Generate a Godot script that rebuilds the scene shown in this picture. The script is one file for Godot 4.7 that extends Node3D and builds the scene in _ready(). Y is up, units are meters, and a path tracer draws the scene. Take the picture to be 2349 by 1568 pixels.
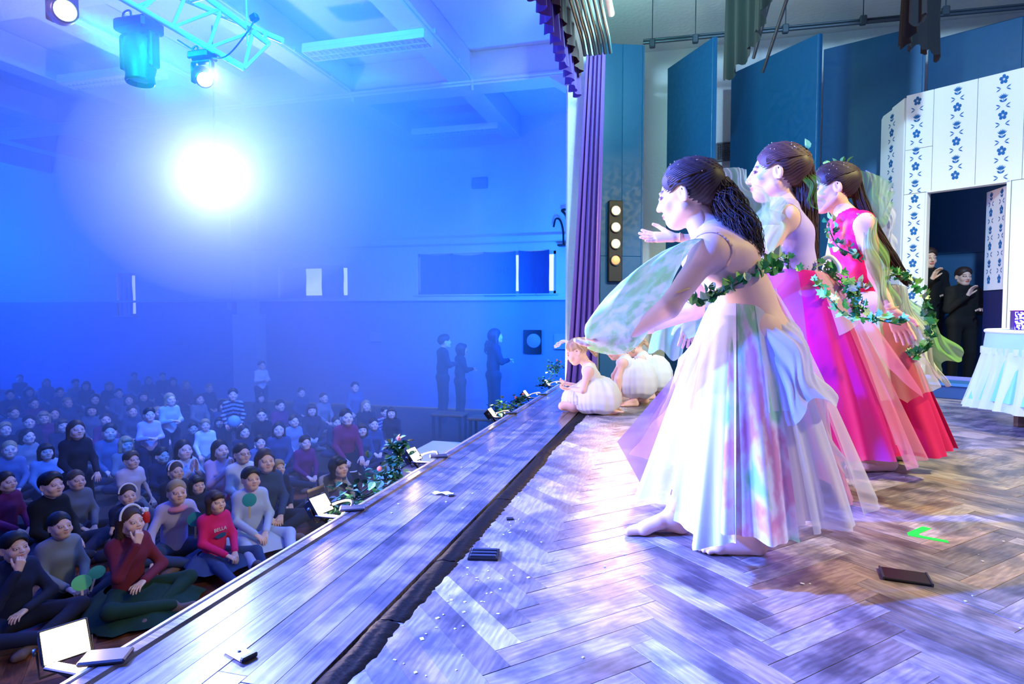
extends Node3D
# A school stage seen along its front edge: dancers and footlights on the stage, children on the hall floor in blue haze.
# World: stage floor at y = 0, hall floor at y = -1.1; the stage front runs along z at x = -1.25, the hall lies towards -x.

func _ready() -> void:
	rng.seed = 7
	var cam := Camera3D.new()
	cam.name = "camera"
	cam.position = Vector3(0, 0.8, 0)
	cam.rotation_degrees = Vector3(-2.58, 14.84, 0)
	cam.fov = rad_to_deg(2.0 * atan(784.0 / 1400.0))
	cam.near = 0.05
	add_child(cam)
	var e := Environment.new()
	e.background_mode = Environment.BG_COLOR
	e.background_color = Color(0.75, 0.85, 1.0)
	e.background_energy_multiplier = 2.0
	e.tonemap_mode = Environment.TONE_MAPPER_LINEAR
	e.tonemap_exposure = 1.05
	e.sdfgi_enabled = true; e.ssao_enabled = true; e.ssil_enabled = true
	e.volumetric_fog_enabled = true; e.volumetric_fog_density = 0.0
	var we := WorldEnvironment.new()
	we.name = "environment"
	we.environment = e
	add_child(we)
	for q in [["lamp_black", Color(0.03, 0.035, 0.045), 0.45], ["lamp_enamel", Color(0.9, 0.9, 0.9), 0.4]]: mat(q[0], q[1], q[2])
	lights()
	haze()
	setting()
	stage_floor()
	fittings()
	facade()
	footlights()
	people()
	audience()

func lights() -> void:
	var blue := Color(0.0, 0.3, 1.0)
	# unseen blue fill lights added for the hall haze: left, overhead and behind the curtain
	omni("added_blue_fill", V(-9.0, 2.8, -3.6), blue, 5, 0.3)
	omni("added_blue_fill", V(-13.5, 2.6, -6.5), blue, 11, 0.3)
	omni("added_blue_fill", V(-16, 2.6, -9.6), blue, 24, 0.3)
	omni("added_blue_fill", V(-5, 3.4, -1.5), blue, 4, 0.3)
	spot("added_blue_fill", V(-1.7, 3.95, -3.0), V(-9.0, 0.4, -10.8), Color(0.02, 0.38, 1.0), 190, 42, 0.2)
	omni("added_blue_fill", V(-15.0, 0.8, -8.5), blue, 24, 0.3)
	omni("added_blue_fill", V(-1.32, 1.2, -9.0), Color(0.0, 0.36, 1.0), 30, 0.2)  # added fill hidden behind the curtain, no lamp stands there
	# front-of-house lamps left of the frame, towards the stage
	spot("stage_wash_light", V(-5.5, 3.0, -1.6), V(0.6, 0.6, -2.4), Color(0.56, 0.62, 1.0), 50, 30, 0.08)
	spot("stage_wash_light", V(-5.2, 3.3, -2.6), V(0.8, 0.5, -2.8), Color(0.75, 0.62, 1.0), 36, 30, 0.08)
	spot("stage_wash_light", V(-4.6, 3.4, -0.4), V(0.0, 0.0, -1.3), Color(0.22, 0.4, 1.0), 230, 35, 0.1)
	# over the stage
	omni("stage_ceiling_light", V(-0.42, 3.55, -6.0), Color(0.62, 0.95, 0.9), 3.2, 0.2)
	spot("stage_top_light", V(3.6, 3.9, -2.2), V(1.6, 0.0, -4.6), Color(1.0, 0.95, 0.66), 24, 45, 0.15)
	spot("stage_top_light", V(1.5, 4.15, -2.2), V(1.3, 2.0, -8.2), Color(0.66, 0.85, 1.0), 30, 40, 0.15)

func haze() -> void:
	# [centre, size, density, box]
	for q in [[V(-9.6, 1.54, -7.55), V(14.6, 5.2, 7.9), 0.11, true, "thin blue stage haze filling the rear of the hall"], [V(-5.8, 2.6, -7.1), V(4.2, 3.2, 3.6), 0.25, false, "thick pale haze round the glaring spotlight"], [V(-4.5, 3.0, -8.4), V(5.0, 2.3, 3.4), 0.2, false, "drifting pale haze to the right of the glaring spotlight"], [V(-3.85, 2.9, -3.7), V(2.0, 1.0, 1.5), 0.16, false, "haze lit green and blue round the truss lamps"]]:
		var f := FogVolume.new()
		f.name = "haze"
		f.size = q[1]
		f.position = q[0]
		f.shape = RenderingServer.FOG_VOLUME_SHAPE_BOX if q[3] else RenderingServer.FOG_VOLUME_SHAPE_ELLIPSOID
		var m := FogMaterial.new()
		m.resource_name = "haze"
		m.density = q[2]
		m.albedo = Color(0.95, 0.96, 1.0)
		f.material = m
		f.set_meta("kind", "stuff")
		add_child(f, true)
		tag(f, q[4], "haze")
# ---------------------------------------------------------------- helpers
class G:
	var v := PackedVector3Array()
	var n := PackedVector3Array()
	var u := PackedVector2Array()
	var c := PackedColorArray()
	var ix := PackedInt32Array()
	var col := Color.WHITE
	func vert(p: Vector3, nn: Vector3, uv := Vector2.ZERO) -> int:
		v.append(p); n.append(nn); u.append(uv); c.append(col)
		return v.size() - 1
	func quad(a: Vector3, b: Vector3, cc: Vector3, d: Vector3, uo := Vector2.ZERO) -> G:
		var nn := (b - a).cross(d - a).normalized()
		var w := (b - a).length()
		var h := (d - a).length()
		var s := vert(a, nn, uo)
		vert(b, nn, uo + Vector2(w, 0)); vert(cc, nn, uo + Vector2(w, h)); vert(d, nn, uo + Vector2(0, h))
		ix.append_array([s, s + 2, s + 1, s, s + 3, s + 2])
		return self
	func tri(a: Vector3, b: Vector3, cc: Vector3) -> G:
		var nn := (b - a).cross(cc - a).normalized()
		var s := vert(a, nn, Vector2(a.x, a.z))
		vert(b, nn, Vector2(b.x, b.z)); vert(cc, nn, Vector2(cc.x, cc.z))
		ix.append_array([s, s + 2, s + 1])
		return self
	func box(ce: Vector3, size: Vector3, bs := Basis.IDENTITY, bev := 0.0) -> G:
		var h := size / 2.0
		var ax := [Vector3(1, 0, 0), Vector3(0, 1, 0), Vector3(0, 0, 1)]
		for k in 3:
			for s in [1.0, -1.0]:
				var a: Vector3 = ax[k] * s
				var b: Vector3 = ax[(k + 1) % 3] * s
				var d: Vector3 = ax[(k + 2) % 3]
				var hb := h[(k + 1) % 3] - bev
				var hd := h[(k + 2) % 3] - bev
				var o := a * h[k]
				quad(ce + bs * (o - b * hb - d * hd), ce + bs * (o + b * hb - d * hd), ce + bs * (o + b * hb + d * hd), ce + bs * (o - b * hb + d * hd))
		if bev > 0.0:
			for k in 3:
				var i1 := (k + 1) % 3
				var i2 := (k + 2) % 3
				for s1 in [1.0, -1.0]:
					for s2 in [1.0, -1.0]:
						var p1 := Vector3.ZERO
						var p2 := Vector3.ZERO
						p1[i1] = s1 * h[i1]; p1[i2] = s2 * (h[i2] - bev)
						p2[i1] = s1 * (h[i1] - bev); p2[i2] = s2 * h[i2]
						var e := Vector3.ZERO
						e[k] = h[k] - bev
						_fq(ce + bs * (p1 - e), ce + bs * (p2 - e), ce + bs * (p2 + e), ce + bs * (p1 + e), ce)
			for sx in [1.0, -1.0]:
				for sy in [1.0, -1.0]:
					for sz in [1.0, -1.0]:
						var a := ce + bs * Vector3(sx * h.x, sy * (h.y - bev), sz * (h.z - bev))
						var b := ce + bs * Vector3(sx * (h.x - bev), sy * h.y, sz * (h.z - bev))
						var d := ce + bs * Vector3(sx * (h.x - bev), sy * (h.y - bev), sz * h.z)
						if (b - a).cross(d - a).dot(a - ce) > 0: tri(a, b, d)
						else: tri(a, d, b)
		return self
	func _fq(a: Vector3, b: Vector3, cc: Vector3, d: Vector3, ce: Vector3) -> G:
		if (b - a).cross(d - a).dot((a + cc) / 2.0 - ce) > 0: return quad(a, b, cc, d)
		return quad(a, d, cc, b)
	# smooth grid through fn(i, j), i in 0..nu, j in 0..nv
	func grid(nu: int, nv: int, fn: Callable, wrap := false, uvs := Vector2.ONE, colfn = null) -> G:
		var s := v.size()
		var pts := PackedVector3Array()
		for j in nv + 1:
			for i in nu + 1:
				pts.append(fn.call(i, j))
		var nr := PackedVector3Array()
		nr.resize(pts.size())
		var w := nu + 1
		for j in nv:
			for i in nu:
				var a := pts[j * w + i]
				var f := (pts[j * w + i + 1] - a).cross(pts[(j + 1) * w + i] - a) + (pts[(j + 1) * w + i + 1] - pts[j * w + i + 1]).cross(pts[(j + 1) * w + i] - pts[(j + 1) * w + i + 1])
				for q in [j * w + i, j * w + i + 1, (j + 1) * w + i, (j + 1) * w + i + 1]: nr[q] += f
				var b := s + j * w + i
				ix.append_array([b, b + w, b + 1, b + 1, b + w, b + w + 1])
		if wrap:
			for j in nv + 1:
				var t := nr[j * w] + nr[j * w + nu]
				nr[j * w] = t; nr[j * w + nu] = t
		for j in nv + 1:
			for i in nu + 1:
				if colfn != null: col = colfn.call(i, j)
				vert(pts[j * w + i], nr[j * w + i].normalized(), Vector2(float(i) / nu, float(j) / nv) * uvs)
		return self
	func tube(pts: Array, rad, sides := 8, caps := true, flat := 1.0, up0 := Vector3.ZERO) -> G:
		var m := pts.size()
		var fr := []
		var t0: Vector3 = (pts[1] - pts[0]).normalized()
		var up := up0 if up0 != Vector3.ZERO else (Vector3.UP if absf(t0.y) < 0.9 else Vector3.RIGHT)
		for i in m:
			var t: Vector3 = (pts[mini(i + 1, m - 1)] - pts[maxi(i - 1, 0)]).normalized()
			var x := up.cross(t).normalized()
			if x.length() < 0.5: x = Vector3.RIGHT
			up = t.cross(x).normalized()
			fr.append([x, up])
		var rf := func(i): return rad[i] if rad is Array else rad
		grid(sides, m - 1, func(i: int, j: int):
			var a := TAU * i / sides
			return pts[j] + (fr[j][0] * cos(a) + fr[j][1] * sin(a) * flat) * rf.call(j), true, Vector2(1, m))
		if caps:
			for e in [0, m - 1]:
				var ce: Vector3 = pts[e]
				for i in sides:
					var a := TAU * i / sides
					var b := TAU * (i + 1) / sides
					var p: Vector3 = ce + (fr[e][0] * cos(a) + fr[e][1] * sin(a) * flat) * rf.call(e)
					var q: Vector3 = ce + (fr[e][0] * cos(b) + fr[e][1] * sin(b) * flat) * rf.call(e)
					if e == 0: tri(ce, q, p)
					else: tri(ce, p, q)
		return self
	func lathe(prof: Array, sides := 16, xf := Transform3D.IDENTITY) -> G:
		return grid(sides, prof.size() - 1, func(i: int, j: int):
			var a := -TAU * i / sides
			return xf * Vector3(prof[j].x * cos(a), prof[j].y, prof[j].x * sin(a)), true)
	# flat outline (x, y) given counter-clockwise, extruded along z
	func prism(poly: PackedVector2Array, z0: float, z1: float, xf := Transform3D.IDENTITY) -> G:
		if Geometry2D.is_polygon_clockwise(poly): poly.reverse()
		var t := Geometry2D.triangulate_polygon(poly)
		for k in range(0, t.size(), 3):
			var a := poly[t[k]]
			var b := poly[t[k + 1]]
			var d := poly[t[k + 2]]
			if (b - a).cross(d - a) < 0:
				var e := b
				b = d; d = e
			tri(xf * Vector3(a.x, a.y, z1), xf * Vector3(b.x, b.y, z1), xf * Vector3(d.x, d.y, z1))
			tri(xf * Vector3(a.x, a.y, z0), xf * Vector3(d.x, d.y, z0), xf * Vector3(b.x, b.y, z0))
		for k in poly.size():
			var a := poly[k]
			var b := poly[(k + 1) % poly.size()]
			quad(xf * Vector3(a.x, a.y, z0), xf * Vector3(b.x, b.y, z0), xf * Vector3(b.x, b.y, z1), xf * Vector3(a.x, a.y, z1))
		return self
	func add(o: G, xf := Transform3D.IDENTITY, mirror := false) -> G:
		var s := v.size()
		var nb := xf.basis.inverse().transposed()
		for k in o.v.size():
			v.append(xf * o.v[k]); n.append((nb * o.n[k]).normalized())
		u.append_array(o.u); c.append_array(o.c)
		for k in range(0, o.ix.size(), 3):
			if mirror: ix.append_array([s + o.ix[k], s + o.ix[k + 2], s + o.ix[k + 1]])
			else: ix.append_array([s + o.ix[k], s + o.ix[k + 1], s + o.ix[k + 2]])
		return self
	func mesh() -> ArrayMesh:
		var a := []
		a.resize(Mesh.ARRAY_MAX)
		a[Mesh.ARRAY_VERTEX] = v; a[Mesh.ARRAY_NORMAL] = n; a[Mesh.ARRAY_TEX_UV] = u; a[Mesh.ARRAY_COLOR] = c; a[Mesh.ARRAY_INDEX] = ix
		var m := ArrayMesh.new()
		m.add_surface_from_arrays(Mesh.PRIMITIVE_TRIANGLES, a)
		return m

# signed distances on a grid, joined with a smooth minimum and meshed as surface nets
class Sdf:
	var o: Vector3
	var h: float
	var nx: int
	var ny: int
	var nz: int
	var d := PackedFloat32Array()
	func _init(lo: Vector3, hi: Vector3, cell: float) -> void:
		o = lo; h = cell
		nx = int((hi.x - lo.x) / cell) + 2; ny = int((hi.y - lo.y) / cell) + 2; nz = int((hi.z - lo.z) / cell) + 2
		d.resize(nx * ny * nz); d.fill(0.3)
	func rng3(lo: Vector3, hi: Vector3) -> Array:
		var a := (lo - o) / h
		var b := (hi - o) / h
		return [maxi(0, int(a.x)), mini(nx - 1, int(b.x) + 1), maxi(0, int(a.y)), mini(ny - 1, int(b.y) + 1), maxi(0, int(a.z)), mini(nz - 1, int(b.z) + 1)]
	func cap(a: Vector3, b: Vector3, ra: float, rb: float, k := 0.03) -> Sdf:
		var m := maxf(ra, rb) + k + 2.5 * h
		var mm := Vector3(m, m, m)
		var r := rng3(a.min(b) - mm, a.max(b) + mm)
		var ba := b - a
		var bb := maxf(ba.length_squared(), 1e-9)
		var dr := rb - ra
		for z in range(r[4], r[5] + 1):
			for y in range(r[2], r[3] + 1):
				var q := (z * ny + y) * nx
				for x in range(r[0], r[1] + 1):
					var pa := o + Vector3(x, y, z) * h - a
					var t := clampf(pa.dot(ba) / bb, 0.0, 1.0)
					var e := (pa - ba * t).length() - ra - dr * t
					var f := d[q + x]
					var g := k - absf(e - f)
					d[q + x] = minf(e, f) - (g * g / k * 0.25 if g > 0.0 else 0.0)
		return self
	func ell(ce: Vector3, rd: Vector3, k := 0.02, bs := Basis.IDENTITY, cut := false) -> Sdf:
		var m := maxf(rd.x, maxf(rd.y, rd.z)) + k + 2.5 * h
		var mm := Vector3(m, m, m)
		var r := rng3(ce - mm, ce + mm)
		var ib := bs.inverse()
		for z in range(r[4], r[5] + 1):
			for y in range(r[2], r[3] + 1):
				var q := (z * ny + y) * nx
				for x in range(r[0], r[1] + 1):
					var p := (ib * (o + Vector3(x, y, z) * h - ce)) / rd
					var k0 := p.length()
					var k1 := (p / rd).length()
					var e := k0 * (k0 - 1.0) / maxf(k1, 1e-6)
					var f := d[q + x]
					if cut:
						e = -e
						var g := k - absf(e - f)
						d[q + x] = maxf(e, f) + (g * g / k * 0.25 if g > 0.0 else 0.0)
					else:
						var g := k - absf(e - f)
						d[q + x] = minf(e, f) - (g * g / k * 0.25 if g > 0.0 else 0.0)
		return self
	# keep only the side of the plane that the normal points away from
	func plane(p0: Vector3, nn: Vector3, k := 0.004) -> Sdf:
		nn = nn.normalized()
		for z in nz:
			for y in ny:
				var q := (z * ny + y) * nx
				for x in nx:
					var e := (o + Vector3(x, y, z) * h - p0).dot(nn)
					var f := d[q + x]
					var g := k - absf(e - f)
					d[q + x] = maxf(e, f) + (g * g / k * 0.25 if g > 0.0 else 0.0)
		return self
	func net(colfn = null) -> G:
		var g := G.new()
		var at := PackedInt32Array()
		at.resize(nx * ny * nz); at.fill(-1)
		var sxy := nx * ny
		var off := [0, 1, nx, nx + 1, sxy, sxy + 1, sxy + nx, sxy + nx + 1]
		var ed := [[0, 1], [2, 3], [4, 5], [6, 7], [0, 2], [1, 3], [4, 6], [5, 7], [0, 4], [1, 5], [2, 6], [3, 7]]
		var far := 2.0 * h
		for z in nz - 1:
			for y in ny - 1:
				var row := (z * ny + y) * nx
				for x in nx - 1:
					var q := row + x
					var d0 := d[q]
					if d0 > far or d0 < -far * 2.0: continue
					var ins := 0
					for k in 8:
						if d[q + off[k]] < 0.0: ins += 1
					if ins == 0 or ins == 8: continue
					var s := Vector3.ZERO
					var cnt := 0
					for e in ed:
						var a: float = d[q + off[e[0]]]
						var b: float = d[q + off[e[1]]]
						if (a < 0.0) != (b < 0.0):
							var t := a / (a - b)
							var i0: int = e[0]
							var i1: int = e[1]
							s += Vector3(i0 & 1, (i0 >> 1) & 1, i0 >> 2).lerp(Vector3(i1 & 1, (i1 >> 1) & 1, i1 >> 2), t)
							cnt += 1
					var p := s / cnt
					var gx := lerpf(lerpf(d[q + 1] - d0, d[q + nx + 1] - d[q + nx], p.y), lerpf(d[q + sxy + 1] - d[q + sxy], d[q + sxy + nx + 1] - d[q + sxy + nx], p.y), p.z)
					var gy := lerpf(lerpf(d[q + nx] - d0, d[q + nx + 1] - d[q + 1], p.x), lerpf(d[q + sxy + nx] - d[q + sxy], d[q + sxy + nx + 1] - d[q + sxy + 1], p.x), p.z)
					var gz := lerpf(lerpf(d[q + sxy] - d0, d[q + sxy + 1] - d[q + 1], p.x), lerpf(d[q + sxy + nx] - d[q + nx], d[q + sxy + nx + 1] - d[q + nx + 1], p.x), p.y)
					var w := o + (Vector3(x, y, z) + p) * h
					if colfn != null: g.col = colfn.call(w)
					at[q] = g.vert(w, Vector3(gx, gy, gz).normalized(), Vector2(w.x + w.z, w.y))
		for z in range(1, nz - 1):
			for y in range(1, ny - 1):
				for x in range(1, nx - 1):
					var q := (z * ny + y) * nx + x
					if at[q] < 0: continue
					var i := d[q] < 0.0
					if i != (d[q + 1] < 0.0): _q(g, at[q], at[q - nx], at[q - nx - sxy], at[q - sxy], i)
					if i != (d[q + nx] < 0.0): _q(g, at[q], at[q - sxy], at[q - sxy - 1], at[q - 1], i)
					if i != (d[q + sxy] < 0.0): _q(g, at[q], at[q - 1], at[q - 1 - nx], at[q - nx], i)
		return g
	func _q(g: G, a: int, b: int, c: int, e: int, flip: bool) -> void:
		if a < 0 or b < 0 or c < 0 or e < 0: return
		if flip: g.ix.append_array([a, c, b, a, e, c])
		else: g.ix.append_array([a, b, c, a, c, e])

var rng := RandomNumberGenerator.new()
var used := {}
var mats := {}

func rr(a: float, b: float) -> float: return rng.randf_range(a, b)
func V(x: float, y: float, z: float) -> Vector3: return Vector3(x, y, z)

func mat(key: String, col := Color.WHITE, rough := 0.7, o := {}) -> StandardMaterial3D:
	if mats.has(key): return mats[key]
	var m := StandardMaterial3D.new()
	m.resource_name = key
	m.albedo_color = col; m.roughness = rough
	for k in o: m.set(k, o[k])
	mats[key] = m
	return m
func glow(key: String, col: Color, energy: float) -> StandardMaterial3D:
	return mat(key, col, 0.5, {"emission_enabled": true, "emission": col, "emission_energy_multiplier": energy})
func tulle(key: String, col: Color, a: float) -> StandardMaterial3D:
	return mat(key, Color(col.r, col.g, col.b, a), 0.9, {"transparency": BaseMaterial3D.TRANSPARENCY_ALPHA, "cull_mode": BaseMaterial3D.CULL_DISABLED, "backlight_enabled": true, "backlight": Color(0.7, 0.7, 0.7), "metallic_specular": 0.2})
func noise(freq: float, oct := 4, seed_ := 1, ramp: Gradient = null, normal := false, size := 512) -> NoiseTexture2D:
	var f := FastNoiseLite.new()
	f.seed = seed_; f.frequency = freq; f.fractal_octaves = oct
	var t := NoiseTexture2D.new()
	t.width = size; t.height = size; t.seamless = true; t.noise = f; t.as_normal_map = normal
	if ramp: t.color_ramp = ramp
	return t
func ramp(a: Color, b: Color, p := 0.3, q := 0.7) -> Gradient:
	var g := Gradient.new()
	g.offsets = PackedFloat32Array([p, q]); g.colors = PackedColorArray([a, b])
	return g

func numbered(called: String) -> String:
	if not used.has(called):
		used[called] = 0
		return called
	used[called] += 1
	return "%s_%03d" % [called, used[called]]
func tag(o: Node3D, label: String, category: String, group := "") -> Node3D:
	o.set_meta("label", label); o.set_meta("category", category)
	if group: o.set_meta("group", group)
	return o
func thing(called: String, label: String, category: String, at := Vector3.ZERO, group := "") -> Node3D:
	var o := Node3D.new()
	o.name = numbered(called)
	add_child(o)
	o.position = at
	return tag(o, label, category, group)
func part(par: Node3D, called: String, m, material: Material, xf := Transform3D.IDENTITY) -> MeshInstance3D:
	var o := MeshInstance3D.new()
	o.name = called
	o.mesh = m.mesh() if m is G else m
	o.material_override = material
	o.transform = xf
	par.add_child(o, true)
	return o
func one(called: String, m, material: Material, label: String, category: String, group := "", at := Vector3.ZERO) -> MeshInstance3D:
	var o := part(self, numbered(called), m, material)
	o.position = at
	tag(o, label, category, group)
	return o
func struct(called: String, m, material: Material) -> MeshInstance3D:
	var o := part(self, numbered(called), m, material)
	o.set_meta("kind", "structure")
	if SETTING.has(called): tag(o, SETTING[called][0], SETTING[called][1])
	return o
const SETTING := {
	"wall_left": ["far left end wall of the hall", "wall"], "wall_back": ["wall behind the viewer across hall and stage", "wall"], "wall_right": ["rear wall of the stage on the right", "wall"],
	"wall_far": ["pale plastered upper wall of the hall with high windows", "wall"], "wall_far_dado": ["darker painted lower part of the hall wall below the ledge", "wall"],
	"pilaster": ["pale column with a wider foot on the hall wall below the glaring lamp", "column"], "wall_pipe": ["thin vertical pipe left of the pale wall column", "pipe"],
	"trim_1": ["narrow ledge on the hall wall below the windows", "trim"], "trim_2": ["wide moulding on the hall wall above the windows", "trim"],
	"wall_wing": ["wall between hall and stage wing behind the purple curtain", "wall"], "wall_stage": ["white wall of the stage showing between the dark flats", "wall"], "wall_proscenium": ["white proscenium jamb beside the purple curtain", "wall"],
	"wall_apron": ["dark vertical front of the stage below its edge", "wall"], "ceiling": ["pale coffered ceiling over hall and stage", "ceiling"], "floor": ["dark subfloor of the hall", "floor"], "stage_base": ["dark base under the stage boards", "floor"],
	"beam_haunch": ["sloping haunch where the cross beam meets the proscenium", "beam"], "ceiling_slab": ["pale dropped slab of the stage ceiling", "ceiling"], "hall_parquet": ["reddish parquet floor of the hall in front of the children", "floor"],
	"stage_floor": ["worn herringbone parquet of the stage", "floor"], "stage_apron": ["long worn boards along the front of the stage", "floor"], "stage_nosing": ["dark nosing with a metal strip along the stage edge", "trim"], "cover_strip": ["chipped black strip between the apron boards and the parquet", "trim"],
	"window_1": ["small narrow window at the far left of the hall wall", "window"], "window_2": ["curtained window behind the lamp glare right of the wall column", "window"], "window_3": ["wide window with dark cloths left of the purple curtain", "window"]}
func look(at: Vector3, fwd: Vector3, up := Vector3.UP, s := 1.0) -> Transform3D:
	return Transform3D(Basis.looking_at(fwd, up).scaled(Vector3(s, s, s)), at)
func spline(pts: Array, nper := 6) -> Array:
	var out := []
	for i in pts.size() - 1:
		var a: Vector3 = pts[maxi(i - 1, 0)]
		var b: Vector3 = pts[i]
		var cc: Vector3 = pts[i + 1]
		var e: Vector3 = pts[mini(i + 2, pts.size() - 1)]
		for k in nper: out.append(b.cubic_interpolate(cc, a, e, float(k) / nper))
	out.append(pts[-1])
	return out
func spot(called: String, at: Vector3, to: Vector3, col: Color, energy: float, angle: float, size := 0.1, soft := 0.6) -> SpotLight3D:
	var l := SpotLight3D.new()
	l.name = called
	add_child(l, true)
	l.look_at_from_position(at, to, Vector3.UP if absf((to - at).normalized().y) < 0.99 else Vector3.RIGHT)
	l.light_color = col; l.light_energy = energy; l.spot_angle = angle; l.light_size = size; l.spot_range = 60.0; l.spot_attenuation = 2.0; l.spot_angle_attenuation = soft; l.shadow_enabled = true
	return l
func omni(called: String, at: Vector3, col: Color, energy: float, size := 0.1) -> OmniLight3D:
	var l := OmniLight3D.new()
	l.name = called
	add_child(l, true)
	l.position = at
	l.light_color = col; l.light_energy = energy; l.light_size = size; l.omni_range = 60.0; l.omni_attenuation = 2.0; l.shadow_enabled = true
	return l
# ---------------------------------------------------------------- the hall and the stage house
const HF := -1.1
const CEIL := 4.62
const FAR := -11.6

func setting() -> void:
	var plaster := mat("plaster", Color(0.86, 0.86, 0.86), 0.85, {"normal_enabled": true, "normal_texture": noise(0.03, 4, 3, null, true), "normal_scale": 0.25, "uv1_triplanar": true, "uv1_world_triplanar": true, "uv1_scale": V(0.8, 0.8, 0.8)})
	var dado := mat("dado_paint", Color(0.56, 0.62, 0.76), 0.6)
	var g := G.new()
	struct("wall_left", G.new().box(V(-17.2, 1.76, -2.7), V(0.3, 6.0, 19)), plaster)
	struct("wall_back", G.new().box(V(-5.4, 1.76, 6.15), V(24, 6.0, 0.3)), plaster)
	struct("wall_right", G.new().box(V(6.6, 1.76, -2.7), V(0.3, 6.0, 19)), plaster)
	# far wall of the hall with its window openings
	var wins := [[-12.75, -12.2, 0.76, 1.78], [-8.35, -6.65, 1.15, 1.85], [-5.08, -2.2, 1.2, 2.03]]
	var x0 := -17.05
	for w in wins:
		g.box(V((x0 + w[0]) / 2, 2.86, FAR - 0.15), V(w[0] - x0, 3.52, 0.3))
		g.box(V((w[0] + w[1]) / 2, (w[3] + 4.62) / 2, FAR - 0.15), V(w[1] - w[0], 4.62 - w[3], 0.3))
		g.box(V((w[0] + w[1]) / 2, (w[2] + 1.1) / 2 if w[2] > 1.1 else w[2] - 0.005, FAR - 0.15), V(w[1] - w[0], maxf(w[2] - 1.1, 0.01), 0.3))
		x0 = w[1]
	g.box(V((x0 - 1.25) / 2, 2.86, FAR - 0.15), V(-1.25 - x0, 3.52, 0.3))
	struct("wall_far", g, plaster)
	g = G.new()
	g.box(V(-14.9, 0.0, FAR - 0.15), V(4.3, 2.2, 0.3)).box(V(-12.475, -0.17, FAR - 0.15), V(0.55, 1.86, 0.3)).box(V(-6.725, 0.0, FAR - 0.15), V(10.95, 2.2, 0.3))
	struct("wall_far_dado", g, dado)
	# pilaster with a wider foot and a pipe beside it
	struct("pilaster", G.new().box(V(-9.03, 2.7, FAR + 0.12), V(0.4, 3.8, 0.24), Basis.IDENTITY, 0.01).box(V(-8.98, -0.15, FAR + 0.16), V(0.62, 1.9, 0.32), Basis.IDENTITY, 0.01), plaster)
	struct("wall_pipe", G.new().tube([V(-9.55, 0.9, FAR + 0.06), V(-9.55, 4.5, FAR + 0.06)], 0.05, 10), plaster)
	struct("trim_1", G.new().box(V(-7.0, 1.1, FAR + 0.05), V(11.4, 0.05, 0.14), Basis.IDENTITY, 0.01), plaster)
	struct("trim_2", G.new().box(V(-6.7, 2.26, FAR + 0.07), V(10.9, 0.13, 0.16), Basis.IDENTITY, 0.02), plaster)
	# wall between hall and stage wing, stage rear walls, ceiling, hall floor
	struct("wall_wing", G.new().box(V(-1.15, 1.76, -9.4), V(0.2, 5.72, 4.4)), plaster)
	struct("wall_stage", G.new().box(V(2.75, 1.76, -9.45), V(7.7, 5.72, 0.3)), plaster)
	struct("wall_proscenium", G.new().box(V(-1.06, 2.3, -7.12), V(0.3, 4.64, 0.16), Basis.IDENTITY, 0.01), plaster)
	struct("wall_apron", G.new().box(V(-1.19, -0.58, -2.7), V(0.06, 1.04, 17.4)), mat("apron_paint", Color(0.2, 0.14, 0.1), 0.6))
	struct("ceiling", G.new().box(V(-5.4, CEIL + 0.15, -2.7), V(24, 0.3, 19)), plaster)
	struct("floor", G.new().box(V(-9.2, HF - 0.2, -2.8), V(16.4, 0.3, 18.4)), mat("subfloor", Color(0.2, 0.15, 0.12), 0.6))
	struct("stage_base", G.new().box(V(2.65, -0.12, -1.7), V(7.6, 0.2, 15.6)), mat("stage_base", Color(0.08, 0.06, 0.05), 0.8))
	# ceiling beams: ribs along z every 1.95 m, cross beams along x every 3.62 m
	var k := 0
	for x in [-3.07, -5.02, -6.97, -8.92, -10.87, -12.82, -14.77]:
		var b := struct("beam", G.new().box(V(x, 4.41, -2.9), V(0.35, 0.42, 17.4), Basis.IDENTITY, 0.015), plaster)
		tag(b, "pale ceiling rib running along the hall, %s from the stage" % ["first", "second", "third", "fourth", "fifth", "sixth", "seventh"][k], "beam")
		if k < 3:
			var pts := [V(x + 0.19, 4.24, 3), V(x + 0.19, 4.24, -8.5), V(x + 0.19, 4.2, -8.6), V(x + 0.17, 4.1, -8.68)]
			part(b, "conduit", G.new().tube(pts, 0.022, 8), plaster)
			for z in [-5.3, -6.2, -7.1, -8.0]: part(b, "clip", G.new().box(V(x + 0.19, 4.25, z), V(0.07, 0.06, 0.025), Basis.IDENTITY, 0.008), plaster)
		k += 1
	for z in [-8.83, -5.21, -1.59, 2.03]:
		var b := struct("beam", G.new().box(V(-9.15, 4.39, z), V(15.7, 0.48, 0.42), Basis.IDENTITY, 0.015), plaster)
		tag(b, "pale cross beam under the hall ceiling, %s from the window wall" % ["first", "second", "third", "fourth"][int((z + 8.83) / 3.6 + 0.2)], "beam")
		part(b, "conduit", G.new().tube([V(-1.4, 4.2, z + 0.23), V(-16.9, 4.2, z + 0.23)], 0.025, 8), plaster)
	# haunch where the cross beam meets the proscenium
	struct("beam_haunch", G.new().prism(PackedVector2Array([Vector2(-1.3, 4.16), Vector2(-1.3, 3.86), Vector2(-1.75, 4.16)]), -9.03, -8.63), plaster)
	# stage ceiling: a dropped slab and a cross rib
	struct("ceiling_slab", G.new().prism(PackedVector2Array([Vector2(-0.1, 4.6), Vector2(-0.1, 4.42), Vector2(0.5, 4.28), Vector2(0.72, 4.36), Vector2(5, 4.36), Vector2(5, 4.6)]), -7.0, -3.0), plaster)
	hall_windows(wins)
	hall_floor()

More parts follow.
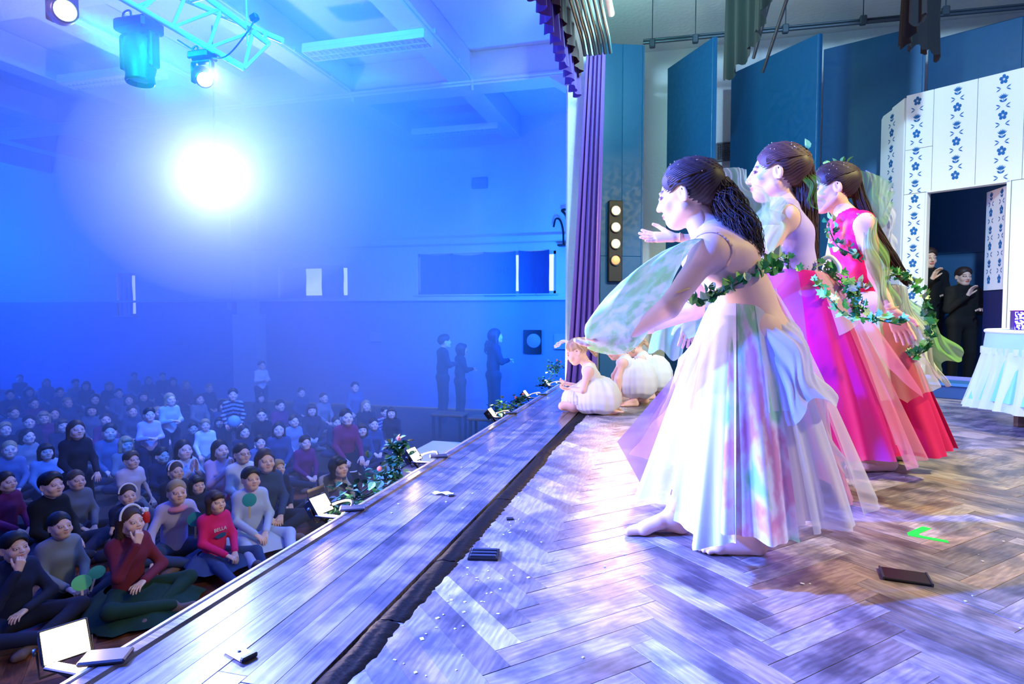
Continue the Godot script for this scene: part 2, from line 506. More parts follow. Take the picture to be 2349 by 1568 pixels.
func hall_windows(wins: Array) -> void:
	var wood := mat("window_paint", Color(0.8, 0.8, 0.8), 0.5)
	var cloth := mat("blackout_cloth", Color(0.2, 0.27, 0.42), 0.95, {"backlight_enabled": true, "backlight": Color(0.06, 0.08, 0.14), "cull_mode": BaseMaterial3D.CULL_DISABLED})
	var pale := mat("pale_cloth", Color(0.72, 0.72, 0.78), 0.95, {"backlight_enabled": true, "backlight": Color(0.2, 0.2, 0.24), "cull_mode": BaseMaterial3D.CULL_DISABLED})
	var glass := mat("window_glass", Color(0.9, 0.95, 1.0, 0.08), 0.02, {"transparency": BaseMaterial3D.TRANSPARENCY_ALPHA})
	var n := 1
	for w in wins:
		var g := G.new()
		var cx: float = (w[0] + w[1]) / 2
		var cy: float = (w[2] + w[3]) / 2
		var ww: float = w[1] - w[0]
		var hh: float = w[3] - w[2]
		for s in [-1, 1]:
			g.box(V(cx + s * (ww / 2 - 0.03), cy, FAR - 0.12), V(0.06, hh, 0.08)).box(V(cx, cy + s * (hh / 2 - 0.03), FAR - 0.12), V(ww, 0.06, 0.08))
		var wn := struct("window_%d" % n, g, wood)
		var cnt := 1 if ww < 1 else (3 if ww < 2 else 4)
		for i in cnt:
			part(wn, "pane", G.new().box(V(w[0] + ww * (i + 0.5) / cnt, cy, FAR - 0.13), V(ww / cnt - 0.06, hh - 0.1, 0.006)), glass)
			if i: part(wn, "mullion", G.new().box(V(w[0] + ww * i / cnt, cy, FAR - 0.12), V(0.05, hh - 0.1, 0.07)), wood)
		part(wn, "window_sill", G.new().box(V(cx, w[2] - 0.01, FAR + 0.02), V(ww + 0.1, 0.03, 0.1), Basis.IDENTITY, 0.006), wood)
		n += 1
	# [x0, x1, y0, y1, cloth, label]
	var cl := [[-4.98, -4.28, 1.2, 2.02, cloth, "leftmost dark cloth sheet hung over the wide hall window"], [-4.3, -3.62, 1.18, 2.0, cloth, "second dark cloth sheet from the left over the wide hall window"], [-3.64, -2.98, 1.16, 2.03, cloth, "creased dark cloth with mirrored letters over the wide hall window"], [-2.93, -2.32, 1.17, 2.04, cloth, "rightmost dark cloth over the wide window, light slit on both sides"],
		[-8.2, -7.62, 1.12, 1.84, pale, "pale gathered curtain hung over the hall window behind the lamp glare"], [-7.25, -6.72, 1.16, 1.86, pale, "pale flat cloth over the right pane of the window behind the glare"], [-12.62, -12.24, 0.77, 1.76, pale, "narrow pale blind in the small far left hall window"]]
	for q in cl:
		var ph := rr(0, 6)
		var g := G.new().grid(28, 14, func(i: int, j: int):
			var s := i / 28.0
			var t := j / 14.0
			var sag: float = 0.03 * sin(s * PI) * t
			return V(lerpf(q[0], q[1], s), lerpf(q[2], q[3] - sag, t), FAR + 0.05 + 0.012 * sin(s * 17 + ph) * (1 - 0.5 * t) + 0.008 * sin(s * 7 + t * 9 + ph)))
		var c := one("window_cloth", g, q[4], q[5], "curtain", "cloths over the hall windows")
		if "letters" in q[5]:
			var tm := TextMesh.new()
			tm.text = "THE"; tm.font_size = 40; tm.pixel_size = 0.004; tm.depth = 0.002
			part(c, "lettering", tm, mat("print_ink", Color(0.05, 0.07, 0.14), 0.9), Transform3D(Basis.from_scale(V(-1, 1, 1)).rotated(Vector3.BACK, -0.06), V(-3.25, 1.66, FAR + 0.075)))

func planks(par: Node3D, x0: float, x1: float, z0: float, z1: float, y: float, wd: float, cnt: int, ori: Vector2, tones: Array, limit: int, eye: Vector2, rest: Material, clip_fn: Callable) -> void:
	var ln := wd * cnt
	var vars := []
	for i in 4:
		vars.append(G.new().box(V(ln / 2, -0.009, wd / 2), V(ln - 0.0014, 0.018, wd - 0.0014), Basis.IDENTITY, 0.0004))
		for k in vars[i].u.size(): vars[i].u[k] += Vector2(i * 0.37, i * 0.61)
	var ms := []
	for q in vars: ms.append(q.mesh())
	var bs := Basis(V(0.70710678, 0, -0.70710678), V(0, 1, 0), V(0.70710678, 0, 0.70710678))
	var all := []
	for i in range(-160, 160):
		for j in range(-40, 40):
			for t in 2:
				var p := Vector2(i + j * cnt, i - j * cnt) * wd if t == 0 else Vector2(i + j * cnt, i - j * cnt + 1) * wd
				var ce := p + (Vector2(ln / 2, wd / 2) if t == 0 else Vector2(wd / 2, ln / 2))
				var w := bs * V(ce.x, 0, -ce.y) + V(ori.x, 0, ori.y)
				if w.x < x0 or w.x > x1 or w.z < z0 or w.z > z1: continue
				if not clip_fn.call(w): continue
				var b := bs if t == 0 else bs * Basis(Vector3.UP, PI / 2)
				var o := bs * (V(p.x, 0, -p.y) if t == 0 else V(p.x + wd, 0, -p.y)) + V(ori.x, 0, ori.y)
				if t == 0: o -= b.z * wd
				else: o -= b.z * wd
				all.append([Vector2(w.x, w.z).distance_squared_to(eye), Transform3D(b, o + V(0, y + rr(-0.0006, 0.0006), 0)), rng.randi() % 4, rng.randi() % tones.size()])
	all.sort_custom(func(a, b): return a[0] < b[0])
	var g := G.new()
	var shades := [Color(0.8, 0.8, 0.8), Color(1, 1, 1), Color(1.2, 1.15, 1.1), Color(0.65, 0.66, 0.7)]
	for k in all.size():
		var tf: Transform3D = all[k][1]
		if par.name == "stage_floor" and (tf.origin.x < -0.25):
			# cut the pieces that run under the cover strip
			var pl := PackedVector2Array()
			for q in [V(0, 0, 0), V(ln, 0, 0), V(ln, 0, wd), V(0, 0, wd)]:
				var w: Vector3 = tf * (q * 0.998)
				pl.append(Vector2(w.x, w.z))
			if minf(minf(pl[0].x, pl[1].x), minf(pl[2].x, pl[3].x)) < -0.7:
				for c in Geometry2D.intersect_polygons(pl, PackedVector2Array([Vector2(-0.7, -20), Vector2(20, -20), Vector2(20, 20), Vector2(-0.7, 20)])):
					part(par, "plank", G.new().prism(c, -0.001, 0.018, Transform3D(Basis(V(1, 0, 0), V(0, 0, 1), V(0, -1, 0)), Vector3.ZERO)), tones[all[k][3]])
				continue
		if k < limit: part(par, "plank", ms[all[k][2]], tones[all[k][3]], all[k][1])
		else:
			var s := g.c.size()
			g.add(vars[all[k][2]], all[k][1])
			for q in range(s, g.c.size()): g.c[q] = shades[all[k][3] % 4]
	if g.v.size():
		part(par, "far_planks", g, rest).set_meta("kind", "stuff")

func wood(key: String, col: Color, rough: float, tex: Texture2D, scale := V(9, 1.2, 1), extra := {}) -> StandardMaterial3D:
	var o := {"albedo_texture": tex, "uv1_scale": scale, "roughness_texture": wear, "detail_enabled": true, "detail_albedo": smudge, "detail_blend_mode": BaseMaterial3D.BLEND_MODE_MUL, "detail_uv_layer": BaseMaterial3D.DETAIL_UV_2, "uv2_triplanar": true, "uv2_world_triplanar": true, "uv2_scale": V(0.5, 0.5, 0.5)}
	o.merge(extra)
	return mat(key, col, rough, o)

var grain: NoiseTexture2D
var wear: NoiseTexture2D
var smudge: NoiseTexture2D

func hall_floor() -> void:
	grain = noise(0.012, 5, 11, ramp(Color(0.8, 0.79, 0.79), Color(1, 1, 1), 0.25, 0.8))
	wear = noise(0.02, 4, 21, ramp(Color(0.75, 0.75, 0.75), Color(1, 1, 1)))
	smudge = noise(0.009, 6, 31, ramp(Color(0.66, 0.68, 0.74), Color(1, 1, 1), 0.28, 0.62), false, 1024)
	var par := struct("hall_parquet", G.new().box(V(-4.8, HF - 0.035, -3.7), V(7.0, 0.03, 10.0)), mat("subfloor", Color(0.2, 0.15, 0.12), 0.6))
	var tones := [wood("hall_oak", Color(0.62, 0.34, 0.2), 0.45, grain), wood("hall_oak_dark", Color(0.5, 0.26, 0.16), 0.45, grain), wood("hall_oak_pale", Color(0.7, 0.42, 0.26), 0.45, grain)]
	planks(par, -4.6, -1.25, -6.5, 0.2, HF, 0.1, 5, Vector2(-2.5, -3.0), tones, 290, Vector2(-1.6, -2.2), wood("hall_oak_far", Color(0.58, 0.32, 0.2), 0.45, grain, V(9, 1.2, 1), {"vertex_color_use_as_albedo": true}), func(w): return true)

func stage_floor() -> void:
	var st := struct("stage_floor", G.new().box(V(2.3, -0.022, -1.9), V(6.1, 0.006, 11.6)), mat("stage_base", Color(0.08, 0.06, 0.05), 0.8))
	var tones := [wood("oak_mid", Color(0.76, 0.7, 0.66), 0.42, grain), wood("oak_pale", Color(0.86, 0.81, 0.77), 0.44, grain), wood("oak_grey", Color(0.7, 0.65, 0.62), 0.4, grain), wood("oak_dark", Color(0.6, 0.54, 0.5), 0.4, grain), wood("oak_warm", Color(0.78, 0.68, 0.6), 0.42, grain)]
	planks(st, -0.86, 5.4, -7.62, -0.75, 0.0, 0.073, 6, Vector2(-0.35, -1.0), tones, 300, Vector2(0.35, -1.5), wood("oak_far", Color(0.74, 0.68, 0.63), 0.42, grain, V(9, 1.2, 1), {"vertex_color_use_as_albedo": true}), func(w): return w.x > -0.87)
	# long boards of the apron
	var ap := struct("stage_apron", G.new().box(V(-0.98, -0.03, -3.3), V(0.53, 0.02, 9.2)), mat("stage_base", Color(0.08, 0.06, 0.05), 0.8))
	var at := [wood("apron_mid", Color(0.56, 0.52, 0.5), 0.27, grain, V(9, 0.35, 1)), wood("apron_dark", Color(0.48, 0.44, 0.42), 0.25, grain, V(9, 0.35, 1)), wood("apron_pale", Color(0.64, 0.6, 0.57), 0.28, grain, V(9, 0.35, 1))]
	for k in 6:
		var z := 0.2 + rr(0, 0.9)
		var x := -1.21 + 0.0765 * (k + 0.5)
		while z > -7.6:
			var l := minf(rr(1.1, 2.1), z + 7.75)
			var gb := G.new().box(V(0, -0.01, 0), V(l - 0.0015, 0.02, 0.0752), Basis.IDENTITY, 0.0005)
			var uo := Vector2(rr(0, 3), rr(0, 3))
			for i in gb.u.size(): gb.u[i] += uo
			part(ap, "board", gb, at[rng.randi() % 3], Transform3D(Basis(Vector3.UP, PI / 2), V(x, rr(-0.0008, 0.0008), z - l / 2)))
			z -= l
	# nosing at the stage edge, with a bright metal strip
	var no := struct("stage_nosing", G.new().box(V(-1.235, -0.02, -3.3), V(0.045, 0.05, 9.0), Basis.IDENTITY, 0.008), wood("apron_dark", Color.WHITE, 0.3, grain))
	part(no, "metal_strip", G.new().box(V(-1.266, -0.01, -3.3), V(0.016, 0.03, 9.0), Basis.IDENTITY, 0.003), mat("strip_metal", Color(0.6, 0.6, 0.64), 0.35, {"metallic": 0.3}))
	# black painted cover strip between apron and parquet, worn in places
	var black := mat("strip_black", Color(0.02, 0.025, 0.035), 0.6, {"normal_enabled": true, "normal_texture": noise(0.02, 4, 5, null, true), "metallic_specular": 0.2, "normal_scale": 0.3, "uv1_scale": V(1.5, 8, 1)})
	var cs := struct("cover_strip", G.new().box(V(-0.7, -0.016, -3.3), V(0.1, 0.012, 9.0)), black)
	var ends := [0.4, -0.7, -1.42, -1.82, -2.5, -3.4, -4.4, -5.6, -6.4]
	for q in ends.size() - 1:
		var za: float = ends[q]
		var zb: float = ends[q + 1]
		var nn := int((za - zb) / 0.012)
		var lx := []
		var rx := []
		var wx := 0.0
		for i in nn + 1:
			wx = clampf(wx + rr(-0.0035, 0.0035), -0.008, 0.008)
			lx.append(-0.742 + wx * 0.4); rx.append(-0.662 + rr(-0.005, 0.004) + wx)
		part(cs, "strip_length", G.new().grid(6, nn, func(i: int, j: int):
			var s := i / 6.0
			var hgt: float = 0.007 * (1.0 - pow(absf(2 * s - 1), 6)) + 0.0016 * sin(i * 2.2 + j * 0.21 + q) * (1 if i > 0 and i < 6 else 0)
			return V(lerpf(lx[j], rx[j], s), -0.001 + hgt, lerpf(za - 0.003, zb + 0.003, float(j) / nn)), false, Vector2(0.1, za - zb)), black)
# ---------------------------------------------------------------- lamps, curtains, flats
func cloth_along(path: Array, y0: Array, y1: Array, amp: float, waves: float, nu: int, nv := 10, bottom_wave := 0.0) -> G:
	# a pleated cloth hung along a path (x, z), its pleats deepening towards the hem
	var pts := spline(path, maxi(2, nu / (path.size() - 1)))
	var m := pts.size() - 1
	return G.new().grid(m, nv, func(i: int, j: int):
		var s := float(i) / m
		var t := 1.0 - float(j) / nv
		var p: Vector3 = pts[i]
		var d: Vector3 = (pts[mini(i + 1, m)] - pts[maxi(i - 1, 0)]).normalized()
		var nn := Vector3(-d.z, 0, d.x)
		var w := sin(s * waves * TAU) + 0.35 * sin(s * waves * 2.3 * TAU + 1.0) + 0.3 * sin(s * 9.0 + t * 2.0)
		var lo := lerpf(y0[0], y0[1], s) + bottom_wave * (sin(s * waves * TAU + 1.2) + 0.5 * sin(s * waves * 3.1 * TAU))
		return Vector3(p.x, lerpf(lo, lerpf(y1[0], y1[1], s), 1.0 - t), p.z) + nn * amp * w * (0.35 + 0.65 * t), false, Vector2(waves, 1))

func ceiling_fixture(x: float, z: float, label: String) -> void:
	var white := mat("lamp_enamel", Color(0.9, 0.9, 0.9), 0.4)
	var o := thing("ceiling_light", label, "ceiling light", V(x, 4.2, z), "louvred strip lights on the hall ceiling")
	var g := G.new().box(V(0, -0.035, 0), V(1.65, 0.07, 0.3), Basis.IDENTITY, 0.008)
	for s in [-0.145, 0.0, 0.145]: g.box(V(0, -0.09, s), V(1.65, 0.05, 0.012))
	for s in [-0.82, 0.82]: g.box(V(s, -0.09, 0), V(0.012, 0.05, 0.3))
	part(o, "body", g, white)
	var sl := G.new().box(V(0, 0, 0), V(0.006, 0.045, 0.12)).mesh()
	for r in [-0.0725, 0.0725]:
		part(o, "tube", G.new().tube([V(-0.78, -0.08, r), V(0.78, -0.08, r)], 0.012, 8), mat("tube_glass", Color(0.95, 0.95, 0.95), 0.2))
		for k in 22: part(o, "slat", sl, white, Transform3D(Basis.IDENTITY, V(-0.78 + 0.0743 * k, -0.0925, r)))

func fittings() -> void:
	for q in [[-3.73, -7.03, "louvred strip light on the near ceiling beam, right of the white truss"], [-3.87, -10.65, "louvred strip light nearest the far wall, above the wide window"], [-7.7, -7.03, "louvred strip light half hidden behind the two moving heads"], [-11.6, -7.03, "louvred strip light at the blue far left of the ceiling"], [-7.7, -10.65, "louvred strip light lost in the glare above the bright lamp"]]:
		ceiling_fixture(q[0], q[1], q[2])
	# ventilation grilles
	for q in [[V(-3.72, 3.385, -11.57), 0.31, 0.2, "small grey ventilation grille high on the hall wall"], [V(0.66, 3.11, -9.27), 0.2, 0.24, "meshed ventilation grille on the white wall between two flats"]]:
		var o := thing("vent_grille", q[3], "vent", q[0])
		var w: float = q[1]
		var h: float = q[2]
		var gm := mat("vent_metal", Color(0.3, 0.32, 0.36), 0.5)
		part(o, "frame", G.new().box(V(0, h / 2, 0), V(w, 0.02, 0.03), Basis.IDENTITY, 0.003).box(V(0, -h / 2, 0), V(w, 0.02, 0.03), Basis.IDENTITY, 0.003).box(V(w / 2, 0, 0), V(0.02, h, 0.03), Basis.IDENTITY, 0.003).box(V(-w / 2, 0, 0), V(0.02, h, 0.03), Basis.IDENTITY, 0.003), gm)
		for k in 9: part(o, "slat", G.new().box(V(0, -h / 2 + h * (k + 0.5) / 9, 0.0), V(w - 0.02, 0.008, 0.02), Basis(Vector3.RIGHT, 0.5)), gm)
		if w < 0.25:
			for k in 8: part(o, "slat", G.new().box(V(-w / 2 + w * (k + 0.5) / 8, 0, 0.004), V(0.006, h, 0.012)), gm)
	# dark curved lamp bracket with a small box on the wall trim
	var bk := thing("wall_bracket", "dark curved bracket with two loops on a small shelf beside the purple curtain", "bracket", V(-1.98, 2.1, -11.45))
	var dk := mat("black_metal", Color(0.05, 0.055, 0.06), 0.4)
	part(bk, "shelf", G.new().box(V(0, 0, 0), V(0.3, 0.03, 0.2), Basis.IDENTITY, 0.005), dk)
	part(bk, "box", G.new().box(V(0.1, 0.06, 0), V(0.09, 0.09, 0.1), Basis.IDENTITY, 0.006), mat("lamp_enamel"))
	part(bk, "loop", G.new().tube(spline([V(-0.05, 0.02, 0), V(-0.06, 0.3, 0), V(-0.12, 0.48, 0), V(-0.2, 0.5, 0), V(-0.24, 0.35, 0)]), 0.018, 8), dk)
	part(bk, "loop", G.new().tube(spline([V(0.0, 0.02, 0), V(0.02, 0.32, 0), V(0.0, 0.55, 0), V(-0.08, 0.66, 0), V(0.08, 0.66, 0), V(0.2, 0.58, 0)]), 0.022, 8), dk)
	# wall plates and a clock-like speaker between people at the back
	tag(part(self, numbered("wall_sign"), G.new().box(V(-2.05, 0.28, -11.56), V(0.36, 0.3, 0.03), Basis.IDENTITY, 0.006), mat("sign_grey", Color(0.62, 0.66, 0.8), 0.6)), "pale framed notice on the hall wall just left of the curtain foot", "notice")
	tag(part(self, numbered("wall_sign"), G.new().box(V(-6.0, 0.33, -11.56), V(0.26, 0.2, 0.03), Basis.IDENTITY, 0.006), mat("sign_grey")), "small pale notice alone on the blue wall panelling", "notice")
	var ck := thing("wall_clock", "round pale disc on a dark plate on the hall wall right of the standing adults", "clock", V(-2.62, 0.27, -11.55))
	part(ck, "plate", G.new().box(V(-0.03, 0, 0), V(0.36, 0.46, 0.04), Basis.IDENTITY, 0.01), dk)
	part(ck, "disc", G.new().lathe([Vector2(0.0, 0.03), Vector2(0.13, 0.03), Vector2(0.14, 0.0)], 20, Transform3D(Basis(Vector3.RIGHT, PI / 2), V(0, 0.02, 0.02))), mat("sign_grey"))
	truss_and_heads()
	curtains()
	flats()

func moving_head(at: Vector3, aim: Vector3, called: String, label: String, lens_col: Color, energy: float, s := 1.0) -> void:
	var o := thing(called, label, "stage light", at)
	var bl := mat("lamp_black", Color(0.03, 0.035, 0.045), 0.45)
	part(o, "base", G.new().box(V(0, -0.05, 0) * s, V(0.3, 0.1, 0.22) * s, Basis.IDENTITY, 0.02 * s), bl)
	var yk := part(o, "yoke", G.new().box(V(0, -0.12, 0) * s, V(0.3, 0.04, 0.09) * s, Basis.IDENTITY, 0.01).box(V(-0.14, -0.24, 0) * s, V(0.035, 0.26, 0.09) * s, Basis.IDENTITY, 0.01).box(V(0.14, -0.24, 0) * s, V(0.035, 0.26, 0.09) * s, Basis.IDENTITY, 0.01), bl)
	part(yk, "handle", G.new().tube(spline([V(-0.1, 0.0, 0.05) * s, V(-0.09, 0.05, 0.05) * s, V(-0.03, 0.06, 0.05) * s, V(-0.02, 0.0, 0.05) * s]), 0.008, 6), bl)
	var d := (aim - at - V(0, -0.3, 0) * s).normalized()
	var xf := look(V(0, -0.3, 0) * s, d)
	xf.basis = xf.basis * Basis(Vector3.RIGHT, -PI / 2)
	var hd := part(o, "head", G.new().lathe([Vector2(0, -0.19), Vector2(0.07, -0.185), Vector2(0.105, -0.15), Vector2(0.12, -0.05), Vector2(0.115, 0.06), Vector2(0.1, 0.12), Vector2(0.105, 0.17), Vector2(0.095, 0.175), Vector2(0.085, 0.15)].map(func(q): return q * s), 24, xf), bl)
	part(hd, "lens", G.new().lathe([Vector2(0.088, 0.148), Vector2(0.07, 0.16), Vector2(0.04, 0.168), Vector2(0.0, 0.17)].map(func(q): return q * s), 24, xf), glow("spotlight_glow_%d" % int(energy), lens_col, energy) if energy > 0 else mat("dull_lens", Color(0.3, 0.35, 0.5), 0.1))
	part(hd, "rim", G.new().lathe([Vector2(0.085, 0.15), Vector2(0.09, 0.18), Vector2(0.1, 0.182), Vector2(0.107, 0.165)].map(func(q): return q * s), 24, xf), bl)

func truss_and_heads() -> void:
	var alu := mat("truss_metal", Color(0.82, 0.83, 0.86), 0.4, {"metallic": 0.3})
	var tr := thing("lighting_truss", "white lattice truss of tubes hanging at the top left", "truss", V(-3.4, 2.8, -4.0))
	var a := [V(-0.62, 0.36, 0.1), V(0.17, -0.1, -0.12)]
	var b := [V(-0.35, 0.62, 0.0), V(0.33, 0.1, -0.2)]
	var c := [V(-0.6, 0.62, -0.25), V(0.3, 0.22, -0.42)]
	for q in [a, b, c]: part(tr, "chord", G.new().tube([q[0] + (q[0] - q[1]) * 0.6, q[1]], 0.024, 10), alu)
	for k in 3:
		var t0 := k / 3.0
		for q in [[a, b], [b, c]]:
			part(tr, "brace", G.new().tube([q[0][0].lerp(q[0][1], t0), q[1][0].lerp(q[1][1], t0 + 0.16)], 0.013, 8), alu)
			part(tr, "brace", G.new().tube([q[1][0].lerp(q[1][1], t0 + 0.16), q[0][0].lerp(q[0][1], t0 + 0.33)], 0.013, 8), alu)
	for e in [0.05, 1.0]: part(tr, "brace", G.new().tube([a[0].lerp(a[1], e), b[0].lerp(b[1], e)], 0.013, 8), alu)
	var bl := mat("lamp_black")
	part(tr, "cable", G.new().tube(spline([V(0.28, 0.24, -0.1), V(0.24, 0.12, -0.05), V(0.08, -0.04, -0.02), V(-0.1, -0.02, 0), V(-0.3, 0.1, 0.04)]), 0.006, 6), bl)
	part(tr, "plug", G.new().box(V(0.28, 0.26, -0.1), V(0.06, 0.05, 0.05), Basis(Vector3.BACK, 0.4), 0.008), bl)
	one("truss_hanger", G.new().tube([V(-3.22, 2.88, -4.14), V(-3.22, 4.2, -4.14)], 0.006, 6), alu, "thin steel hanger rod above the white truss", "hanger rod")
	moving_head(V(-3.53, 2.81, -4.02), V(0.2, -0.2, -0.8), "moving_spotlight", "black moving head with a bright white lens hung under the truss", Color(0.9, 0.93, 1.0), 12, 0.6)
	moving_head(V(-4.0, 3.05, -3.9), V(-3.8, -4, -3.7), "moving_spotlight", "large unlit black moving head pointing down beside the truss", Color.BLACK, 0, 0.98)
	moving_head(V(-4.14, 3.13, -3.4), V(-1.2, 1.9, -1.6), "moving_spotlight", "stage light at the top left corner glowing white with a green beam", Color(0.8, 1.0, 0.7), 14, 0.75)
	spot("green_beam_light", V(-3.87, 2.78, -3.23), V(-3.2, 2.2, -5.2), Color(0.05, 1.0, 0.45), 7, 26, 0.08)
	spot("moving_head_light", V(-3.35, 2.58, -3.86), V(0.2, 0.2, -1.6), Color(0.6, 0.66, 1.0), 16, 24, 0.08)
	# the glaring spot hung from the ceiling on a thin rod
	var o := thing("follow_spot", "glaring white spotlight hung on a thin rod in the thick haze", "stage light", V(-5.95, 2.57, -6.86))
	part(o, "rod", G.new().tube([V(0, 0.1, -0.1), V(0.0, 2.04, -0.1)], 0.008, 6), bl)
	var lx := Transform3D(look(Vector3.ZERO, V(5.9, -1.6, 6.3)).basis * Basis(Vector3.RIGHT, -PI / 2), Vector3.ZERO)
	var hd := part(o, "head", G.new().lathe([Vector2(0.0, -0.34), Vector2(0.11, -0.33), Vector2(0.17, -0.2), Vector2(0.2, -0.02), Vector2(0.185, -0.02)], 24, lx), bl)
	part(hd, "lens", G.new().lathe([Vector2(0.19, -0.03), Vector2(0.1, -0.015), Vector2(0.0, -0.01)], 24, lx), glow("follow_spot_glow", Color(0.92, 0.95, 1.0), 40))
	part(o, "yoke", G.new().box(V(0, 0.1, -0.1), V(0.1, 0.03, 0.1), Basis.IDENTITY, 0.006), bl)
	omni("follow_spot_light", V(-5.79, 2.53, -6.69), Color(0.58, 0.64, 1.0), 13, 0.16)
	spot("follow_spot_light", V(-5.79, 2.53, -6.69), V(0.3, 2.0, -0.5), Color(0.5, 0.57, 1.0), 60, 30, 0.16, 0.8)

func curtains() -> void:
	var purple := mat("curtain_velvet", Color(0.46, 0.3, 0.68), 0.95, {"rim_enabled": true, "rim": 0.5, "cull_mode": BaseMaterial3D.CULL_DISABLED})
	var dark := mat("border_velvet", Color(0.34, 0.22, 0.55), 0.95, {"rim_enabled": true, "rim": 0.4, "cull_mode": BaseMaterial3D.CULL_DISABLED})
	one("stage_curtain", G.new().grid(70, 24, func(i: int, j: int):
		var s := i / 70.0
		var t := j / 24.0
		var x0 := lerpf(-1.19, -0.97, pow(t, 0.8))
		var x1 := lerpf(-0.84, -0.76, t)
		return V(lerpf(x0, x1, s), 0.01 + 3.65 * t, -6.86 + 0.045 * (1.0 - 0.35 * t) * (sin(s * 30.0 + 0.4 * sin(t * 3.0)) + 0.4 * sin(s * 67.0)))), purple, "tall purple stage curtain gathered at the side of the proscenium", "curtain")
	# valance along the proscenium, tier of gathers
	var path := []
	for k in 9: path.append(V(-1.02 - 0.01 * (k % 2), 0, -6.62 + 0.7 * k))
	one("valance", cloth_along(path, [3.12, 3.12], [3.85, 3.85], 0.05, 30, 480, 10, 0.014), dark, "dark purple gathered valance running along the top of the proscenium", "curtain")
	path = []
	for k in 9: path.append(V(-0.955, 0, -6.5 + 0.7 * k))
	one("valance_lining", cloth_along(path, [3.3, 3.3], [4.0, 4.0], 0.03, 22, 320, 8), mat("lining_brown", Color(0.3, 0.2, 0.24), 0.95, {"cull_mode": BaseMaterial3D.CULL_DISABLED}), "brownish inner border behind the purple valance", "curtain")
	# bundle of conduit pipes above the proscenium
	var pm := mat("pipe_grey", Color(0.22, 0.27, 0.32), 0.4, {"metallic": 0.5})
	var pb := thing("pipe_bundle", "bundle of parallel conduit pipes behind the valance bending down to the dark panel", "pipes", V(-0.92, 3.46, -4))
	for k in 6:
		var x := 0.02 + 0.05 * k
		part(pb, "pipe", G.new().tube(spline([V(x, 0.08, 3.5), V(x, 0.08, 0), V(x, 0.08, -1.2), V(x, 0.05, -1.75), V(x + 0.01, -0.0, -2.0), V(x + 0.02, -0.1, -2.15)], 5), 0.018, 8), pm)
	for z in [-0.3, -1.2]: part(pb, "clamp", G.new().box(V(0.16, 0.09, z), V(0.36, 0.05, 0.03), Basis.IDENTITY, 0.005), pm)
	one("white_conduit", G.new().tube([V(-0.58, 3.52, -0.5), V(-0.58, 3.52, -5.7)], 0.03, 10), mat("plaster"), "thick white conduit beside the pipe bundle above the stage edge", "pipe")
	# black borders hung over the stage
	var black := mat("black_cloth", Color(0.035, 0.06, 0.09), 0.95, {"cull_mode": BaseMaterial3D.CULL_DISABLED})
	one("border_cloth", cloth_along([V(0.46, 0, -6.35), V(0.62, 0, -5.7), V(0.66, 0, -5.0), V(0.72, 0, -3.8)], [3.04, 3.2], [4.27, 4.27], 0.03, 7, 90, 10, 0.02), black, "dark border cloth hanging over the stage left of the two steel bars", "curtain")
	one("border_cloth", cloth_along([V(2.3, 0, -6.4), V(2.05, 0, -6.1), V(1.86, 0, -5.95), V(1.8, 0, -5.6), V(1.75, 0, -5.3)], [3.08, 3.02], [4.27, 4.27], 0.04, 6, 90, 10, 0.03), black, "bunched dark cloth hanging over the stage near the white set", "curtain")
	for q in [[V(1.15, 4.3, -5.6), V(0.9, 3.42, -7.2), "left"], [V(0.98, 4.34, -5.7), V(0.78, 3.5, -7.0), "right"]]:
		one("steel_bar", G.new().tube([q[0], q[1]], 0.018, 8), mat("pipe_grey"), "thin slanting steel bar above the dancers, the %s one of two" % ("right" if q[2] == "left" else "left"), "bar")

